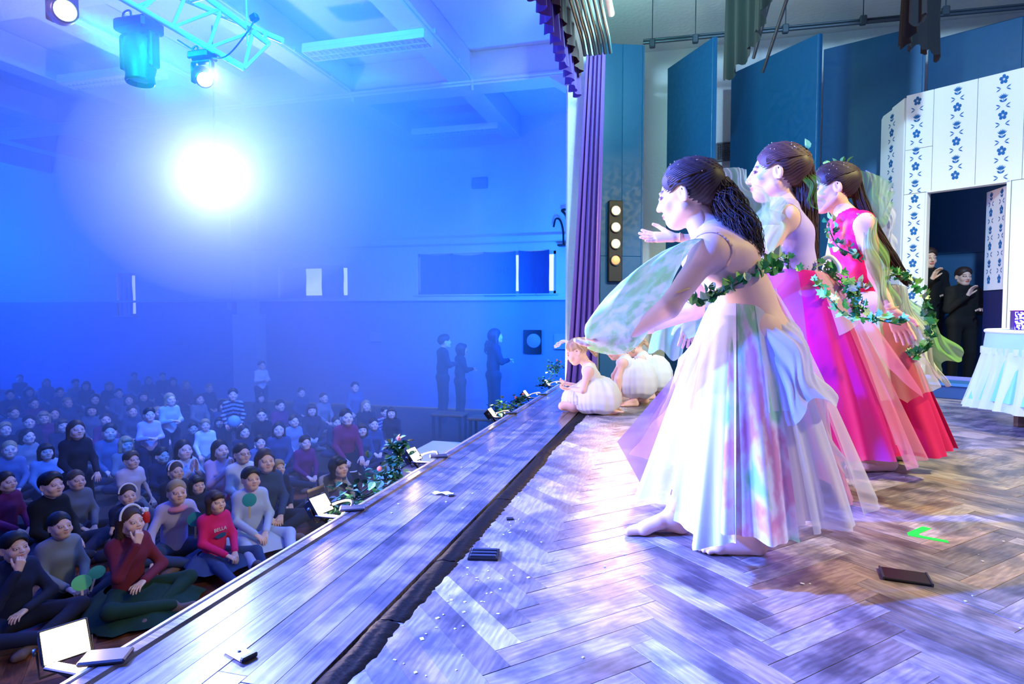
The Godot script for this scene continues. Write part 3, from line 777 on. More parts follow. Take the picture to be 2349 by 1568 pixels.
func flats() -> void:
	var fm := mat("flat_haze_blue", Color(0.02, 0.31, 0.48), 0.55, {"roughness_texture": wear})  # black flats; the blue lift of the haze is put into this colour
	var bare := mat("flat_edge", Color(0.3, 0.33, 0.38), 0.7)
	var defs := [[-0.87, -7.4, -0.63, -7.5, 4.0, "dark panel with four bulbs next to the purple curtain"], [-0.625, -7.5, -0.4, -7.58, 4.0, "narrow dark panel right of the panel with bulbs"], [-0.095, -8.37, 0.42, -7.57, 4.0, "dark flat turned edgewise between two strips of white wall"], [0.72, -8.77, 1.575, -7.79, 4.0, "wide dark flat behind the middle dancer's head"], [1.725, -8.27, 2.65, -7.87, 4.0, "wide dark flat behind the right dancer, left of the white set"], [2.86, -8.33, 3.6, -7.9, 4.0, "dark flat rising behind the white set at the right"], [3.75, -8.4, 4.7, -8.0, 4.0, "rightmost dark flat, mostly behind the white set"]]
	for q in defs:
		var a := V(q[0], 0, q[1])
		var b := V(q[2], 0, q[3])
		var d := (b - a).normalized()
		var bs := Basis(d, Vector3.UP, d.cross(Vector3.UP))
		var o := thing("stage_flat", q[5], "stage flat", (a + b) / 2, "dark flats along the rear of the stage")
		var w := (b - a).length()
		part(o, "board", G.new().box(bs * V(0, 2.75, 0) , V(w, 2.5, 0.05), bs, 0.004), fm)
		part(o, "board", G.new().box(bs * V(0, 0.754, 0), V(w, 1.49, 0.05), bs, 0.004), fm)
		part(o, "edge_batten", G.new().box(bs * V(w / 2 + 0.011, 2.0, 0), V(0.02, 3.99, 0.045), bs), bare if q[4] > 5 else fm)
		for s in [-0.3, 0.3]: part(o, "brace", G.new().box(bs * V(w * s, 2.0, -0.045), V(0.05, 3.9, 0.035), bs), bare)
	# rail with hangers
	var rm := mat("pipe_grey")
	var ra := thing("flat_rail", "long steel rail on rods that carries the dark flats", "rail", V(1.6, 4.05, -7.72))
	part(ra, "pipe", G.new().tube([V(-2.0, 0.04, 0), V(3.4, -0.06, 0)], 0.02, 8), rm)
	part(ra, "pipe", G.new().tube([V(-2.0, 0.09, -0.04), V(3.4, -0.01, -0.04)], 0.013, 8), rm)
	for x in [-1.89, -1.39, -0.4, 0.4, 1.2, 2.2, 3.0]:
		part(ra, "hanger", G.new().box(V(x, 0.02, 0), V(0.07, 0.1, 0.06), Basis.IDENTITY, 0.01), rm)
		part(ra, "rod", G.new().tube([V(x, 0.04, 0), V(x, 0.57, 0)], 0.006, 6), rm)
		part(ra, "ceiling_plate", G.new().box(V(x, 0.56, 0), V(0.13, 0.015, 0.1), Basis.IDENTITY, 0.003), mat("lamp_enamel"))
	# light strip with four bulbs on the first flat
	var o := thing("bulb_strip", "vertical strip of four round warm bulbs on the dark panel", "stage light", V(-0.69, 1.2, -7.4))
	var nb := V(0.38, 0, 0.92).normalized()
	var bb := Basis(V(0.92, 0, -0.38).normalized(), Vector3.UP, nb)
	part(o, "housing", G.new().box(bb * V(0, 0.47, 0.0), V(0.17, 0.96, 0.06), bb, 0.008), mat("lamp_black"))
	var ys := [0.83, 0.635, 0.44, 0.245]
	for k in 4:
		var xf := Transform3D(bb * Basis(Vector3.RIGHT, PI / 2), bb * V(0, ys[k], 0.03))
		part(o, "reflector", G.new().lathe([Vector2(0.045, 0.002), Vector2(0.064, 0.02), Vector2(0.068, 0.02), Vector2(0.066, 0.0)], 24, xf), mat("pipe_grey"))
		part(o, "bulb", G.new().lathe([Vector2(0.055, 0.006), Vector2(0.045, 0.024), Vector2(0.025, 0.034), Vector2(0.0, 0.037)], 20, xf), glow("bulb_glow", Color(1.0, 0.82, 0.55), 3.0) if k < 3 else glow("bulb_dim_glow", Color(1.0, 0.66, 0.42), 1.0))
		spot("bulb_light", V(-0.69, 1.2, -7.4) + bb * V(0, ys[k], 0.09), V(-0.69, 1.2, -7.4) + bb * V(0, ys[k], 0.09) + nb, Color(1.0, 0.75, 0.45), 1.6 if k < 3 else 0.4, 80, 0.06)
	# stage ceiling lamp with a lit grid
	var l := thing("ceiling_flood", "lit ceiling flood lamp at the top edge above the dark panel", "stage light", V(-0.42, 3.84, -6.0))
	var lb := Basis(Vector3.UP, 0.5) * Basis(Vector3.RIGHT, 0.5)
	part(l, "housing", G.new().box(lb * V(0, 0.02, 0), V(0.2, 0.1, 0.3), lb, 0.01), mat("lamp_black"))
	part(l, "lens", G.new().box(lb * V(0, -0.035, 0), V(0.17, 0.01, 0.27), lb), glow("ceiling_flood_glow", Color(0.85, 1.0, 0.95), 5))
	part(l, "hanger", G.new().tube([V(0, 0.05, 0), V(0, 0.75, 0)], 0.012, 6), mat("pipe_grey"))

# ---------------------------------------------------------------- white cottage set, its step, the table
const FU := Vector3(0.814, 0, 0.581)
const FN := Vector3(-0.581, 0, 0.814)
func FP(s: float, y: float, o := 0.0) -> Vector3: return V(2.32, 0, -7.29) + FU * s + V(0, y, 0) + FN * o

func stencil(g: G, kind: int, xf: Transform3D, sx: float, sy: float) -> void:
	# one painted motif as a thin film of paint: 0 flower, 1 tulip, 2 chevron pair
	var pr := func(pl: Array):
		var a := PackedVector2Array()
		for p in pl: a.append(Vector2(p.x * sx, p.y * sy))
		g.prism(a, 0.0, 0.0012, xf)
	var leaf := func(a: Vector2, b: Vector2, w: float):
		var d := (b - a)
		var nn := Vector2(-d.y, d.x).normalized() * w
		pr.call([a, a + d * 0.3 - nn * 0.8, a + d * 0.6 - nn, b, a + d * 0.6 + nn, a + d * 0.3 + nn * 0.8])
	if kind == 0:
		for k in 5:
			var a := TAU * k / 5 + PI / 2
			var pl := []
			for q in 10:
				var b := TAU * q / 10
				pl.append(Vector2(cos(a), sin(a)) * 0.6 + Vector2(cos(b), sin(b)) * 0.36)
			pr.call(pl)
			leaf.call(Vector2(cos(a + 0.63), sin(a + 0.63)) * 0.08, Vector2(cos(a + 0.63), sin(a + 0.63)) * 0.42, 0.06)
	elif kind == 1:
		for k in 5:
			var a := PI / 2 + (k - 2) * 0.42
			leaf.call(Vector2(0.05 * (2 - k), -0.25), Vector2(cos(a) * 0.95, sin(a) * 0.85 - 0.05), 0.12)
		for s in [-1.0, 1.0]:
			leaf.call(Vector2(0, -0.95), Vector2(s * 0.8, -0.35), 0.2)
			leaf.call(Vector2(s * 0.15, -0.35), Vector2(s * 1.0, 0.35), 0.1)
		pr.call([Vector2(-0.05, -0.95), Vector2(0.05, -0.95), Vector2(0.05, -0.2), Vector2(-0.05, -0.2)])
	else:
		for s in [-1.0, 1.0]:
			leaf.call(Vector2(s * 0.45, 0.0), Vector2(s * 1.3, 0.6), 0.13)
			leaf.call(Vector2(s * 0.45, 0.0), Vector2(s * 1.3, -0.6), 0.13)

func stencil_column(par: Node3D, origin: Vector3, bs: Basis, y1: float, y0: float, first: int, w := 0.038) -> void:
	var g := G.new()
	var y := y1
	var k := first
	while y > y0:
		stencil(g, k % 2, Transform3D(bs, origin + V(0, y, 0)), w, 0.048)
		if y - 0.083 > y0: stencil(g, 2, Transform3D(bs, origin + V(0, y - 0.083, 0)), w * 1.15, 0.042)
		y -= 0.1655
		k += 1
	part(par, "stencilled_border", g, mat("stencil_blue", Color(0.02, 0.36, 0.58), 0.7))

func facade() -> void:
	var white := mat("set_paint", Color(0.88, 0.88, 0.86), 0.75)
	var seam := mat("set_seam", Color(0.55, 0.58, 0.56), 0.8)
	var bs := Basis(FU, Vector3.UP, FN)
	var o := thing("cottage_set", "white cottage front with blue stencilled flower borders and a dark doorway", "stage set", V(2.32, 0, -7.29))
	var L := func(s: float, y: float, q := 0.0): return FU * s + V(0, y, 0) + FN * q
	# boards: [s0, s1, y0, y1]
	for q in [[0.0, 0.2, 0.16, 2.045], [0.0, 0.242, 2.05, 2.5], [0.0, 0.242, 2.504, 3.065], [0.246, 0.604, 2.05, 3.065], [0.608, 0.96, 2.05, 3.065], [0.964, 1.45, 2.05, 3.065], [0.89, 1.45, 0.16, 2.045], [1.454, 2.2, 0.16, 3.065]]:
		part(o, "board", G.new().box(L.call((q[0] + q[1]) / 2, (q[2] + q[3]) / 2), V(q[1] - q[0], q[3] - q[2], 0.04), bs, 0.002), white)
	part(o, "backing", G.new().box(L.call(0.6, 2.56, -0.03), V(1.15, 0.98, 0.02), bs), seam)
	part(o, "door_frame", G.new().box(L.call(0.207, 1.1, -0.02), V(0.014, 1.9, 0.1), bs).box(L.call(0.87, 1.1, -0.02), V(0.03, 1.9, 0.1), bs).box(L.call(0.54, 2.045, -0.02), V(0.68, 0.014, 0.1), bs), white)
	for q in [[0.1, 2.985, 0.2, 0], [0.445, 3.0, 2.1, 1], [0.805, 3.0, 2.08, 0], [1.17, 3.0, 0.2, 1], [1.53, 3.0, 0.2, 0], [1.9, 3.0, 0.2, 1]]:
		stencil_column(o, L.call(q[0], 0, 0.021), bs, q[1], q[2], q[3])
	# narrow return panel at the left
	var u2 := V(0.08, 0, 0.46).normalized()
	var n2 := V(-0.985, 0, 0.171).normalized()
	var b2 := Basis(u2, Vector3.UP, u2.cross(Vector3.UP))
	var rp := part(o, "return_panel", G.new().prism(PackedVector2Array([Vector2(-0.475, 0.0), Vector2(-0.012, 0.0), Vector2(-0.012, 3.05), Vector2(-0.25, 3.03), Vector2(-0.26, 3.01), Vector2(-0.44, 3.0), Vector2(-0.475, 2.97)]), -0.02, 0.02, Transform3D(b2, Vector3.ZERO)), white)
	stencil_column(rp, u2 * -0.25 + n2 * 0.021, Basis(u2, Vector3.UP, n2), 2.93, 0.3, 1, 0.045)
	# open door leaf
	var d := (FN * -0.78 + FU * -0.62).normalized()
	var db := Basis(d, Vector3.UP, d.cross(Vector3.UP))
	var hinge: Vector3 = L.call(0.85, 0, -0.06)
	var df := part(o, "door", G.new().box(hinge + d * 0.17 + V(0, 1.53, 0), V(0.34, 0.98, 0.03), db, 0.002), white)
	part(df, "kick_panel", G.new().box(hinge + d * 0.17 + V(0, 0.6, 0), V(0.34, 0.86, 0.028), db, 0.002), mat("kick_dark", Color(0.08, 0.1, 0.3), 0.6))
	var dn := db.z if db.z.dot(-hinge - V(2.32, 0, -7.29)) > 0 else -db.z
	for s in [0.07, 0.25]: stencil_column(df, hinge + d * s + dn * 0.016, Basis(-d if (-d).cross(Vector3.UP).dot(dn) > 0 else d, Vector3.UP, dn), 1.97, 1.1, 1, 0.03)
	# step in front of the doorway
	var st := thing("set_step", "low blue wooden step in front of the dark doorway", "step", V(2.62, 0, -6.95))
	var bp := mat("step_blue", Color(0.2, 0.42, 0.6), 0.5)
	part(st, "riser", G.new().box(bs * V(-0.1, 0.06, 0.1), V(1.5, 0.12, 0.38), bs, 0.004), mat("step_blue_dark", Color(0.08, 0.25, 0.4), 0.5))
	part(st, "tread", G.new().box(bs * V(-0.1, 0.135, 0.1), V(1.52, 0.03, 0.42), bs, 0.004), bp)
	part(st, "sill", G.new().box(bs * V(-0.1, 0.165, -0.09), V(1.5, 0.035, 0.05), bs, 0.003), mat("sill_lilac", Color(0.5, 0.5, 0.8), 0.5))
	part(st, "knob", G.new().lathe([Vector2(0, 0.0), Vector2(0.028, 0.0), Vector2(0.03, 0.015), Vector2(0.022, 0.02), Vector2(0.012, 0.012), Vector2(0, 0.012)], 16, Transform3D(bs * Basis(Vector3.RIGHT, PI / 2), bs * V(-0.28, 0.055, 0.292))), mat("lamp_enamel"))
	table()

func table() -> void:
	var lace := mat("lace_white", Color(0.8, 0.84, 0.68, 0.85), 0.9, {"transparency": BaseMaterial3D.TRANSPARENCY_ALPHA, "cull_mode": BaseMaterial3D.CULL_DISABLED, "backlight_enabled": true, "backlight": Color(0.4, 0.4, 0.4)})
	var mint := mat("cloth_mint", Color(0.5, 0.76, 0.6), 0.9, {"cull_mode": BaseMaterial3D.CULL_DISABLED})
	var oak := mat("table_oak", Color(0.5, 0.38, 0.26), 0.5, {"albedo_texture": grain})
	var at := V(2.74, 0, -5.0)
	var t := thing("round_table", "round wooden table under the lace cloth at the right edge", "table", at)
	part(t, "tabletop", G.new().lathe([Vector2(0, 0.65), Vector2(0.55, 0.65), Vector2(0.56, 0.66), Vector2(0.56, 0.675), Vector2(0, 0.68)], 40), oak)
	for q in [V(-0.34, 0, -0.12), V(0.34, 0, -0.12), V(0.0, 0, 0.36), V(0.0, 0, -0.4)]: part(t, "leg", G.new().box(q + V(0, 0.325, 0), V(0.055, 0.65, 0.055), Basis.IDENTITY, 0.004), oak)
	var c := thing("tablecloth", "mint tablecloth with a gathered white lace skirt", "tablecloth", at)
	var skirt := func(r0: float, amp: float, y0: float, y1: float, waves: float, ph: float):
		return G.new().grid(260, 12, func(i: int, j: int):
			var a := -TAU * i / 260
			var s := 1.0 - j / 12.0
			var r: float = r0 + 0.1 * s + amp * (0.25 + 0.75 * s) * (sin(a * waves + ph) + 0.5 * sin(a * waves * 1.7 + 2.0 * s))
			return V(r * cos(a), lerpf(y1, y0 + 0.012 * sin(a * 5), s), r * sin(a)), true)
	part(c, "top_cloth", G.new().lathe([Vector2(0.585, 0.52), Vector2(0.58, 0.6), Vector2(0.572, 0.67), Vector2(0.555, 0.688), Vector2(0.5, 0.69), Vector2(0, 0.69)], 60), mat("cloth_pale", Color(0.62, 0.76, 0.64), 0.9))
	part(c, "underskirt", skirt.call(0.565, 0.012, 0.2, 0.545, 40, 0), mint)
	part(c, "lace_skirt", skirt.call(0.583, 0.018, 0.14, 0.545, 34, 1.0), lace)
	part(c, "ruffle", G.new().grid(260, 4, func(i: int, j: int):
		var a := -TAU * i / 260
		return V((0.588 + 0.012 * sin(a * 60)) * cos(a), 0.52 + 0.012 * j, (0.588 + 0.012 * sin(a * 60)) * sin(a)), true), lace)
	part(c, "lace_border", G.new().tube(range(61).map(func(k): return V(0.57 * cos(TAU * k / 60), 0.682, 0.57 * sin(TAU * k / 60))), 0.014, 8, false), mat("lamp_enamel"))
	# shiny purple box with a mottled front
	var b := thing("gift_box", "purple box with a glittering white front on the table", "box", V(2.36, 0.691, -4.98))
	var vb := Basis(Vector3.UP, -0.32)
	part(b, "body", G.new().box(vb * V(0.07, 0.065, -0.06), V(0.3, 0.13, 0.2), vb, 0.004), mat("box_purple", Color(0.3, 0.04, 0.42), 0.3))
	part(b, "front_print", G.new().box(vb * V(0.02, 0.066, 0.0415), V(0.19, 0.122, 0.002), vb), mat("box_print", Color.WHITE, 0.35, {"albedo_texture": noise(0.035, 3, 9, ramp(Color(0.2, 0.02, 0.55), Color(1, 1, 1), 0.42, 0.52), false, 256), "uv1_scale": V(6, 6, 1)}))
	part(b, "lid", G.new().box(vb * V(0.07, 0.133, -0.06), V(0.305, 0.008, 0.205), vb, 0.002), mat("box_magenta", Color(0.45, 0.06, 0.4), 0.35))
	# cake stand with basket and flowers at the frame's edge
	var k := thing("cake_stand", "white oval stand with a tan basket on top at the right edge", "stand", V(2.62, 0.691, -4.98))
	part(k, "foot", G.new().lathe([Vector2(0, 0), Vector2(0.06, 0), Vector2(0.05, 0.02), Vector2(0.02, 0.03), Vector2(0.02, 0.07), Vector2(0.05, 0.08)], 24), mat("lamp_enamel"))
	part(k, "plate", G.new().lathe([Vector2(0.05, 0.08), Vector2(0.13, 0.09), Vector2(0.145, 0.1), Vector2(0.13, 0.1), Vector2(0, 0.095)], 32), mat("lamp_enamel"))
	part(k, "basket", G.new().lathe([Vector2(0.08, 0.1), Vector2(0.1, 0.2), Vector2(0.093, 0.2), Vector2(0, 0.13)], 24), mat("basket_tan", Color(0.78, 0.55, 0.36), 0.8))
	part(k, "handle", G.new().tube(spline([V(-0.095, 0.19, 0), V(-0.08, 0.27, 0), V(0, 0.31, 0), V(0.08, 0.27, 0), V(0.095, 0.19, 0)]), 0.008, 6), mat("lamp_enamel"))
	var f := thing("flower_sprig", "pink flower sprig with green leaves beside the purple box", "flower", V(2.5, 0.691, -4.86))
	part(f, "stem", G.new().tube([V(0, 0.0, 0), V(0.01, 0.1, 0), V(-0.01, 0.16, 0.01)], 0.004, 6), mat("leaf_green", Color(0.06, 0.32, 0.16), 0.6))
	for q in 9: part(f, "petal", leaf_shape(0.035, 0.026, 0.4), mat("petal_pink", Color(0.95, 0.45, 0.5), 0.7), Transform3D(Basis(Vector3.UP, q * 2.4) * Basis(Vector3.RIGHT, 0.6 + 0.1 * q), V(0.01 * (q % 3) - 0.01, 0.14 + 0.006 * q, 0)))
	for q in 5: part(f, "leaf", leaf_shape(0.05, 0.03, 0.3), mat("leaf_green"), Transform3D(Basis(Vector3.UP, q * 1.3) * Basis(Vector3.RIGHT, 0.2), V(0.03, 0.12 + 0.01 * q, 0.02)))

# a pointed leaf along -z, folded on its midrib
func leaf_shape(l: float, w: float, fold: float) -> G:
	var g := G.new()
	var prof := [0.0, 0.75, 1.0, 0.7, 0.0]
	for s in [-1.0, 1.0]:
		for k in 4:
			var a := V(0, 0, -l * k / 4.0)
			var b := V(0, -0.02 * l * k, -l * (k + 1) / 4.0)
			var c := V(s * w / 2 * prof[k + 1], w * fold * 0.5 * prof[k + 1], -l * (k + 1) / 4.0 + l * 0.05)
			var d := V(s * w / 2 * prof[k], w * fold * 0.5 * prof[k], -l * k / 4.0 + (l * 0.05 if k else 0.0))
			if k == 0: (g.tri(a, c, b) if s > 0 else g.tri(a, b, c))
			elif k == 3: (g.tri(a, d, b) if s > 0 else g.tri(a, b, d))
			else: (g.quad(a, d, c, b) if s > 0 else g.quad(a, b, c, d))
	return g
# a five-lobed ivy leaf, slightly cupped
func ivy_shape(l: float) -> G:
	var g := G.new()
	var rim := [Vector2(0, 0.12), Vector2(0.3, 0.02), Vector2(0.62, -0.12), Vector2(0.36, -0.34), Vector2(0.52, -0.62), Vector2(0.2, -0.66), Vector2(0, -1.08), Vector2(-0.2, -0.66), Vector2(-0.52, -0.62), Vector2(-0.36, -0.34), Vector2(-0.62, -0.12), Vector2(-0.3, 0.02)]
	var ce := V(0, 0.04 * l, -0.35 * l)
	for k in rim.size():
		var a: Vector2 = rim[k] * l
		var b: Vector2 = rim[(k + 1) % rim.size()] * l
		g.tri(ce, V(b.x, 0.12 * absf(b.x) - 0.05 * absf(b.y), b.y), V(a.x, 0.12 * absf(a.x) - 0.05 * absf(a.y), a.y))
	return g
# ---------------------------------------------------------------- footlights, rose garlands, small things on the boards
func footlights() -> void:
	var bl := mat("lamp_black")
	var defs := [[-1.13, 0.42, "nearest footlight at the bottom left, its square face glaring white"], [-2.25, 0.15, "second footlight from the front with raised barn door, beside the kneeling striped child"], [-3.2, 0.1, "third footlight from the front, above the white box and rose garland"], [-4.75, 0.0, "fourth footlight along the stage edge, left of the small rose plant"], [-5.95, 0.0, "fifth footlight along the stage edge, by the bright cable loop"], [-7.0, 0.0, "farthest footlight, beside the kneeling girl in white"]]
	var fins := G.new()
	for k in 7: fins.box(V(-0.066 + 0.022 * k, 0, 0.062), V(0.006, 0.11, 0.035))
	for q in defs:
		var at := V(-1.43, 0.0, q[0])
		var nrm := V(0.78, 0.62, q[1]).normalized()
		var bs := Basis.looking_at(nrm, Vector3.UP)
		var o := thing("footlight", q[2], "footlight", at, "footlights along the stage edge")
		var sc := Transform3D(bs.scaled(V(0.6, 0.6, 0.6)), Vector3.ZERO)
		part(o, "housing", G.new().box(V(0, 0, 0.022), V(0.165, 0.125, 0.045), Basis.IDENTITY, 0.008), bl, sc)
		part(o, "heat_sink", fins, bl, sc)
		part(o, "frame", G.new().box(V(0, 0.067, -0.004), V(0.165, 0.006, 0.014), Basis.IDENTITY, 0.002).box(V(0, -0.067, -0.004), V(0.165, 0.006, 0.014), Basis.IDENTITY, 0.002).box(V(0.08, 0, -0.004), V(0.006, 0.14, 0.014), Basis.IDENTITY, 0.002).box(V(-0.08, 0, -0.004), V(0.006, 0.14, 0.014), Basis.IDENTITY, 0.002), bl, sc)
		part(o, "lens", G.new().box(V(0, 0, -0.005), V(0.154, 0.128, 0.008), Basis.IDENTITY, 0.003), glow("footlight_glow", Color(1.0, 0.93, 0.76), 8), sc)
		part(o, "yoke", G.new().tube([V(-0.092, 0, 0.02), V(-0.092, -0.1, 0.03), V(0.092, -0.1, 0.03), V(0.092, 0, 0.02)], 0.005, 6), bl, sc)
		part(o, "knob", G.new().lathe([Vector2(0, 0.012), Vector2(0.014, 0.01), Vector2(0.016, 0), Vector2(0, 0)], 12, Transform3D(Basis(Vector3.BACK, -PI / 2), V(0.094, 0, 0.02))), mat("pipe_grey"), sc)
		part(o, "bracket", G.new().box(V(0.09, -0.03, 0.05), V(0.16, 0.01, 0.03), Basis.IDENTITY, 0.003).tube([bs * V(0, -0.075, 0.022), V(0.02, -0.03, 0.05)], 0.007, 6), bl)
		part(o, "clamp_plate", G.new().box(V(0.17, 0.01, 0.04), V(0.1, 0.012, 0.06), Basis(Vector3.UP, 0.45), 0.004), mat("clamp_grey", Color(0.16, 0.16, 0.18), 0.5))
		if q[0] < -2: part(o, "cable", G.new().tube(spline([bs * V(0, -0.02, 0.04), V(0.03, -0.01, -0.04), V(0.09, 0.01, -0.05), V(0.14, 0.02, -0.01), V(0.16, 0.012, 0.03)], 5), 0.0055, 6), mat("cable_grey", Color(0.14, 0.14, 0.15), 0.5))
		if q[0] > -3.0 and q[0] < -2: part(o, "barn_door", G.new().box(V(0, 0.1, -0.02), V(0.16, 0.05, 0.003), Basis(Vector3.RIGHT, -0.5)), bl, sc)
		var l := AreaLight3D.new()
		l.name = "footlight_light"
		add_child(l, true)
		l.area_size = Vector2(0.09, 0.075)
		l.transform = Transform3D(bs, at + bs * V(0, 0, -0.014))
		l.light_color = Color(1.0, 0.86, 0.66)
		l.light_energy = 2.2 if q[0] > -3.5 else 0.7
		l.area_normalize_energy = true
		l.area_range = 40.0
		l.shadow_enabled = true
	garland([[V(-1.37, -0.05, -2.34), 0.06], [V(-1.4, -0.03, -2.5), 0.09], [V(-1.38, -0.03, -2.65), 0.08], [V(-1.36, 0.0, -2.78), 0.05], [V(-1.37, 0.06, -2.84), 0.035], [V(-1.38, 0.12, -2.88), 0.03]], 290, 3, "artificial rose garland with pink buds between the second and third footlights")
	garland([[V(-1.4, -0.03, -4.98), 0.07], [V(-1.38, 0.02, -4.9), 0.06], [V(-1.38, -0.03, -5.25), 0.08], [V(-1.37, -0.0, -5.5), 0.05]], 160, 2, "small rose plant at the stage edge between the fourth and fifth footlights")
	garland([[V(-1.4, 0.03, -6.6), 0.05], [V(-1.38, 0.1, -7.15), 0.08], [V(-1.38, 0.18, -7.25), 0.06], [V(-1.38, 0.12, -7.5), 0.08]], 140, 2, "rose plant in front of the curtain foot at the far end of the stage edge")
	# white plastic step unit below the stage edge
	var wp := mat("white_plastic", Color(0.82, 0.83, 0.86), 0.4)
	var w := thing("white_box", "white rounded plastic box on the hall floor behind the third footlight", "box", V(-1.8, HF, -4.55))
	part(w, "body", G.new().box(V(0, 0.4, 0), V(0.42, 0.78, 0.7), Basis.IDENTITY, 0.04), wp)
	part(w, "lid", G.new().box(V(0, 0.79, 0), V(0.45, 0.03, 0.74), Basis.IDENTITY, 0.012), wp)
	part(w, "lower_step", G.new().box(V(0.0, 0.28, 0.52), V(0.4, 0.56, 0.34), Basis.IDENTITY, 0.03), wp)
	# small things on the boards
	var p := thing("socket_cover", "small black floor socket cover with three ribs on the parquet beside the black strip", "floor cover", V(-0.6, 0.0005, -1.9))
	var pb := Basis(Vector3.UP, 0.2)
	part(p, "plate", G.new().box(pb * V(0, 0.005, 0), V(0.1, 0.01, 0.085), pb, 0.002), mat("cover_black", Color(0.06, 0.07, 0.09), 0.35))
	for k in 3: part(p, "rib", G.new().box(pb * V(0, 0.012, -0.026 + 0.026 * k), V(0.085, 0.006, 0.013), pb, 0.002), mat("cover_grey", Color(0.2, 0.23, 0.28), 0.35))
	p = thing("floor_catch", "pale metal catch with a black end lying on the apron boards", "floor catch", V(-0.98, 0.001, -1.19))
	pb = Basis(Vector3.UP, -0.35)
	part(p, "body", G.new().box(pb * V(0, 0.005, 0), V(0.075, 0.01, 0.036), pb, 0.003), mat("catch_pale", Color(0.8, 0.8, 0.82), 0.35))
	part(p, "end", G.new().box(pb * V(0.036, 0.005, -0.003), V(0.014, 0.012, 0.04), pb, 0.003), mat("cover_black"))
	part(p, "screw", G.new().lathe([Vector2(0, 0.012), Vector2(0.004, 0.0115), Vector2(0.005, 0.01)], 10, Transform3D(Basis.IDENTITY, pb * V(0.005, 0, 0.002))), mat("cover_black"))
	p = thing("floor_plate", "square dark hatch plate in the shadow on the parquet, right of the front dancer", "floor cover", V(0.69, 0.0005, -2.07))
	pb = Basis(Vector3.UP, -0.15)
	part(p, "plate", G.new().box(pb * V(0, 0.004, 0), V(0.12, 0.008, 0.09), pb, 0.002), mat("cover_black"))
	part(p, "rim", G.new().box(pb * V(0.062, 0.005, 0), V(0.006, 0.01, 0.09), pb, 0.001).box(pb * V(-0.062, 0.005, 0), V(0.006, 0.01, 0.09), pb, 0.001), mat("cover_grey"))
	one("floor_chip", G.new().box(V(0, 0.003, 0), V(0.028, 0.005, 0.024), Basis(Vector3.UP, 0.4), 0.001), mat("cover_black"), "tiny black square chip on the parquet behind the socket cover", "chip", "", V(-0.61, 0.0006, -2.27))
	p = thing("paper_scrap", "crumpled scrap of foil and paper on the apron boards", "scrap", V(-0.98, 0.0005, -2.51))
	part(p, "paper", G.new().grid(6, 4, func(i: int, j: int):
		return V(-0.05 + 0.016 * i, 0.003 + 0.004 * sin(i * 1.9 + j * 2.3) + 0.004, 0.008 * j - 0.02 + 0.004 * sin(i * 1.3))), mat("foil", Color(0.8, 0.8, 0.78), 0.3, {"cull_mode": BaseMaterial3D.CULL_DISABLED}))
	part(p, "clip", G.new().box(V(0.04, 0.004, 0.01), V(0.03, 0.007, 0.015), Basis(Vector3.UP, 0.5), 0.002), mat("cover_grey"))
	# projected green laser light, put into the colour of a flat strip
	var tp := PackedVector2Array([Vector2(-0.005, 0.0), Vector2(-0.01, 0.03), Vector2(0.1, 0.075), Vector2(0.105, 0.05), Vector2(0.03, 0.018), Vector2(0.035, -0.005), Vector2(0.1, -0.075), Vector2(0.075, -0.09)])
	one("laser_light_mark", G.new().prism(tp, 0.0, 0.0015, Transform3D(Basis(Vector3.RIGHT, PI / 2), Vector3.ZERO)), mat("laser_light_green", Color(0.05, 1.0, 0.3), 0.5), "green laser light painted as a bright angled mark on the parquet at the right", "painted_light", "", V(0.84, 0.0018, -2.5))
	# scraps of white paper trodden over the boards
	var g := G.new()
	for k in 150:
		var x := rr(-1.15, 1.6)
		var z := rr(-5.2, -0.9)
		if k > 90:
			x = -0.62 + absf(rng.randfn()) * 0.09; z = rr(-2.3, -1.1)
		var s := rr(0.003, 0.009)
		g.box(V(x, 0.002, z), V(s, 0.002, s * rr(0.5, 1.3)), Basis(Vector3.UP, rr(0, 3)) * Basis(Vector3.RIGHT, rr(-0.2, 0.2)))
	var cf := one("paper_crumbs", g, mat("crumb_white", Color(0.92, 0.92, 0.9), 0.8), "white crumbs of paper trodden over the stage boards", "litter")
	cf.set_meta("kind", "stuff")

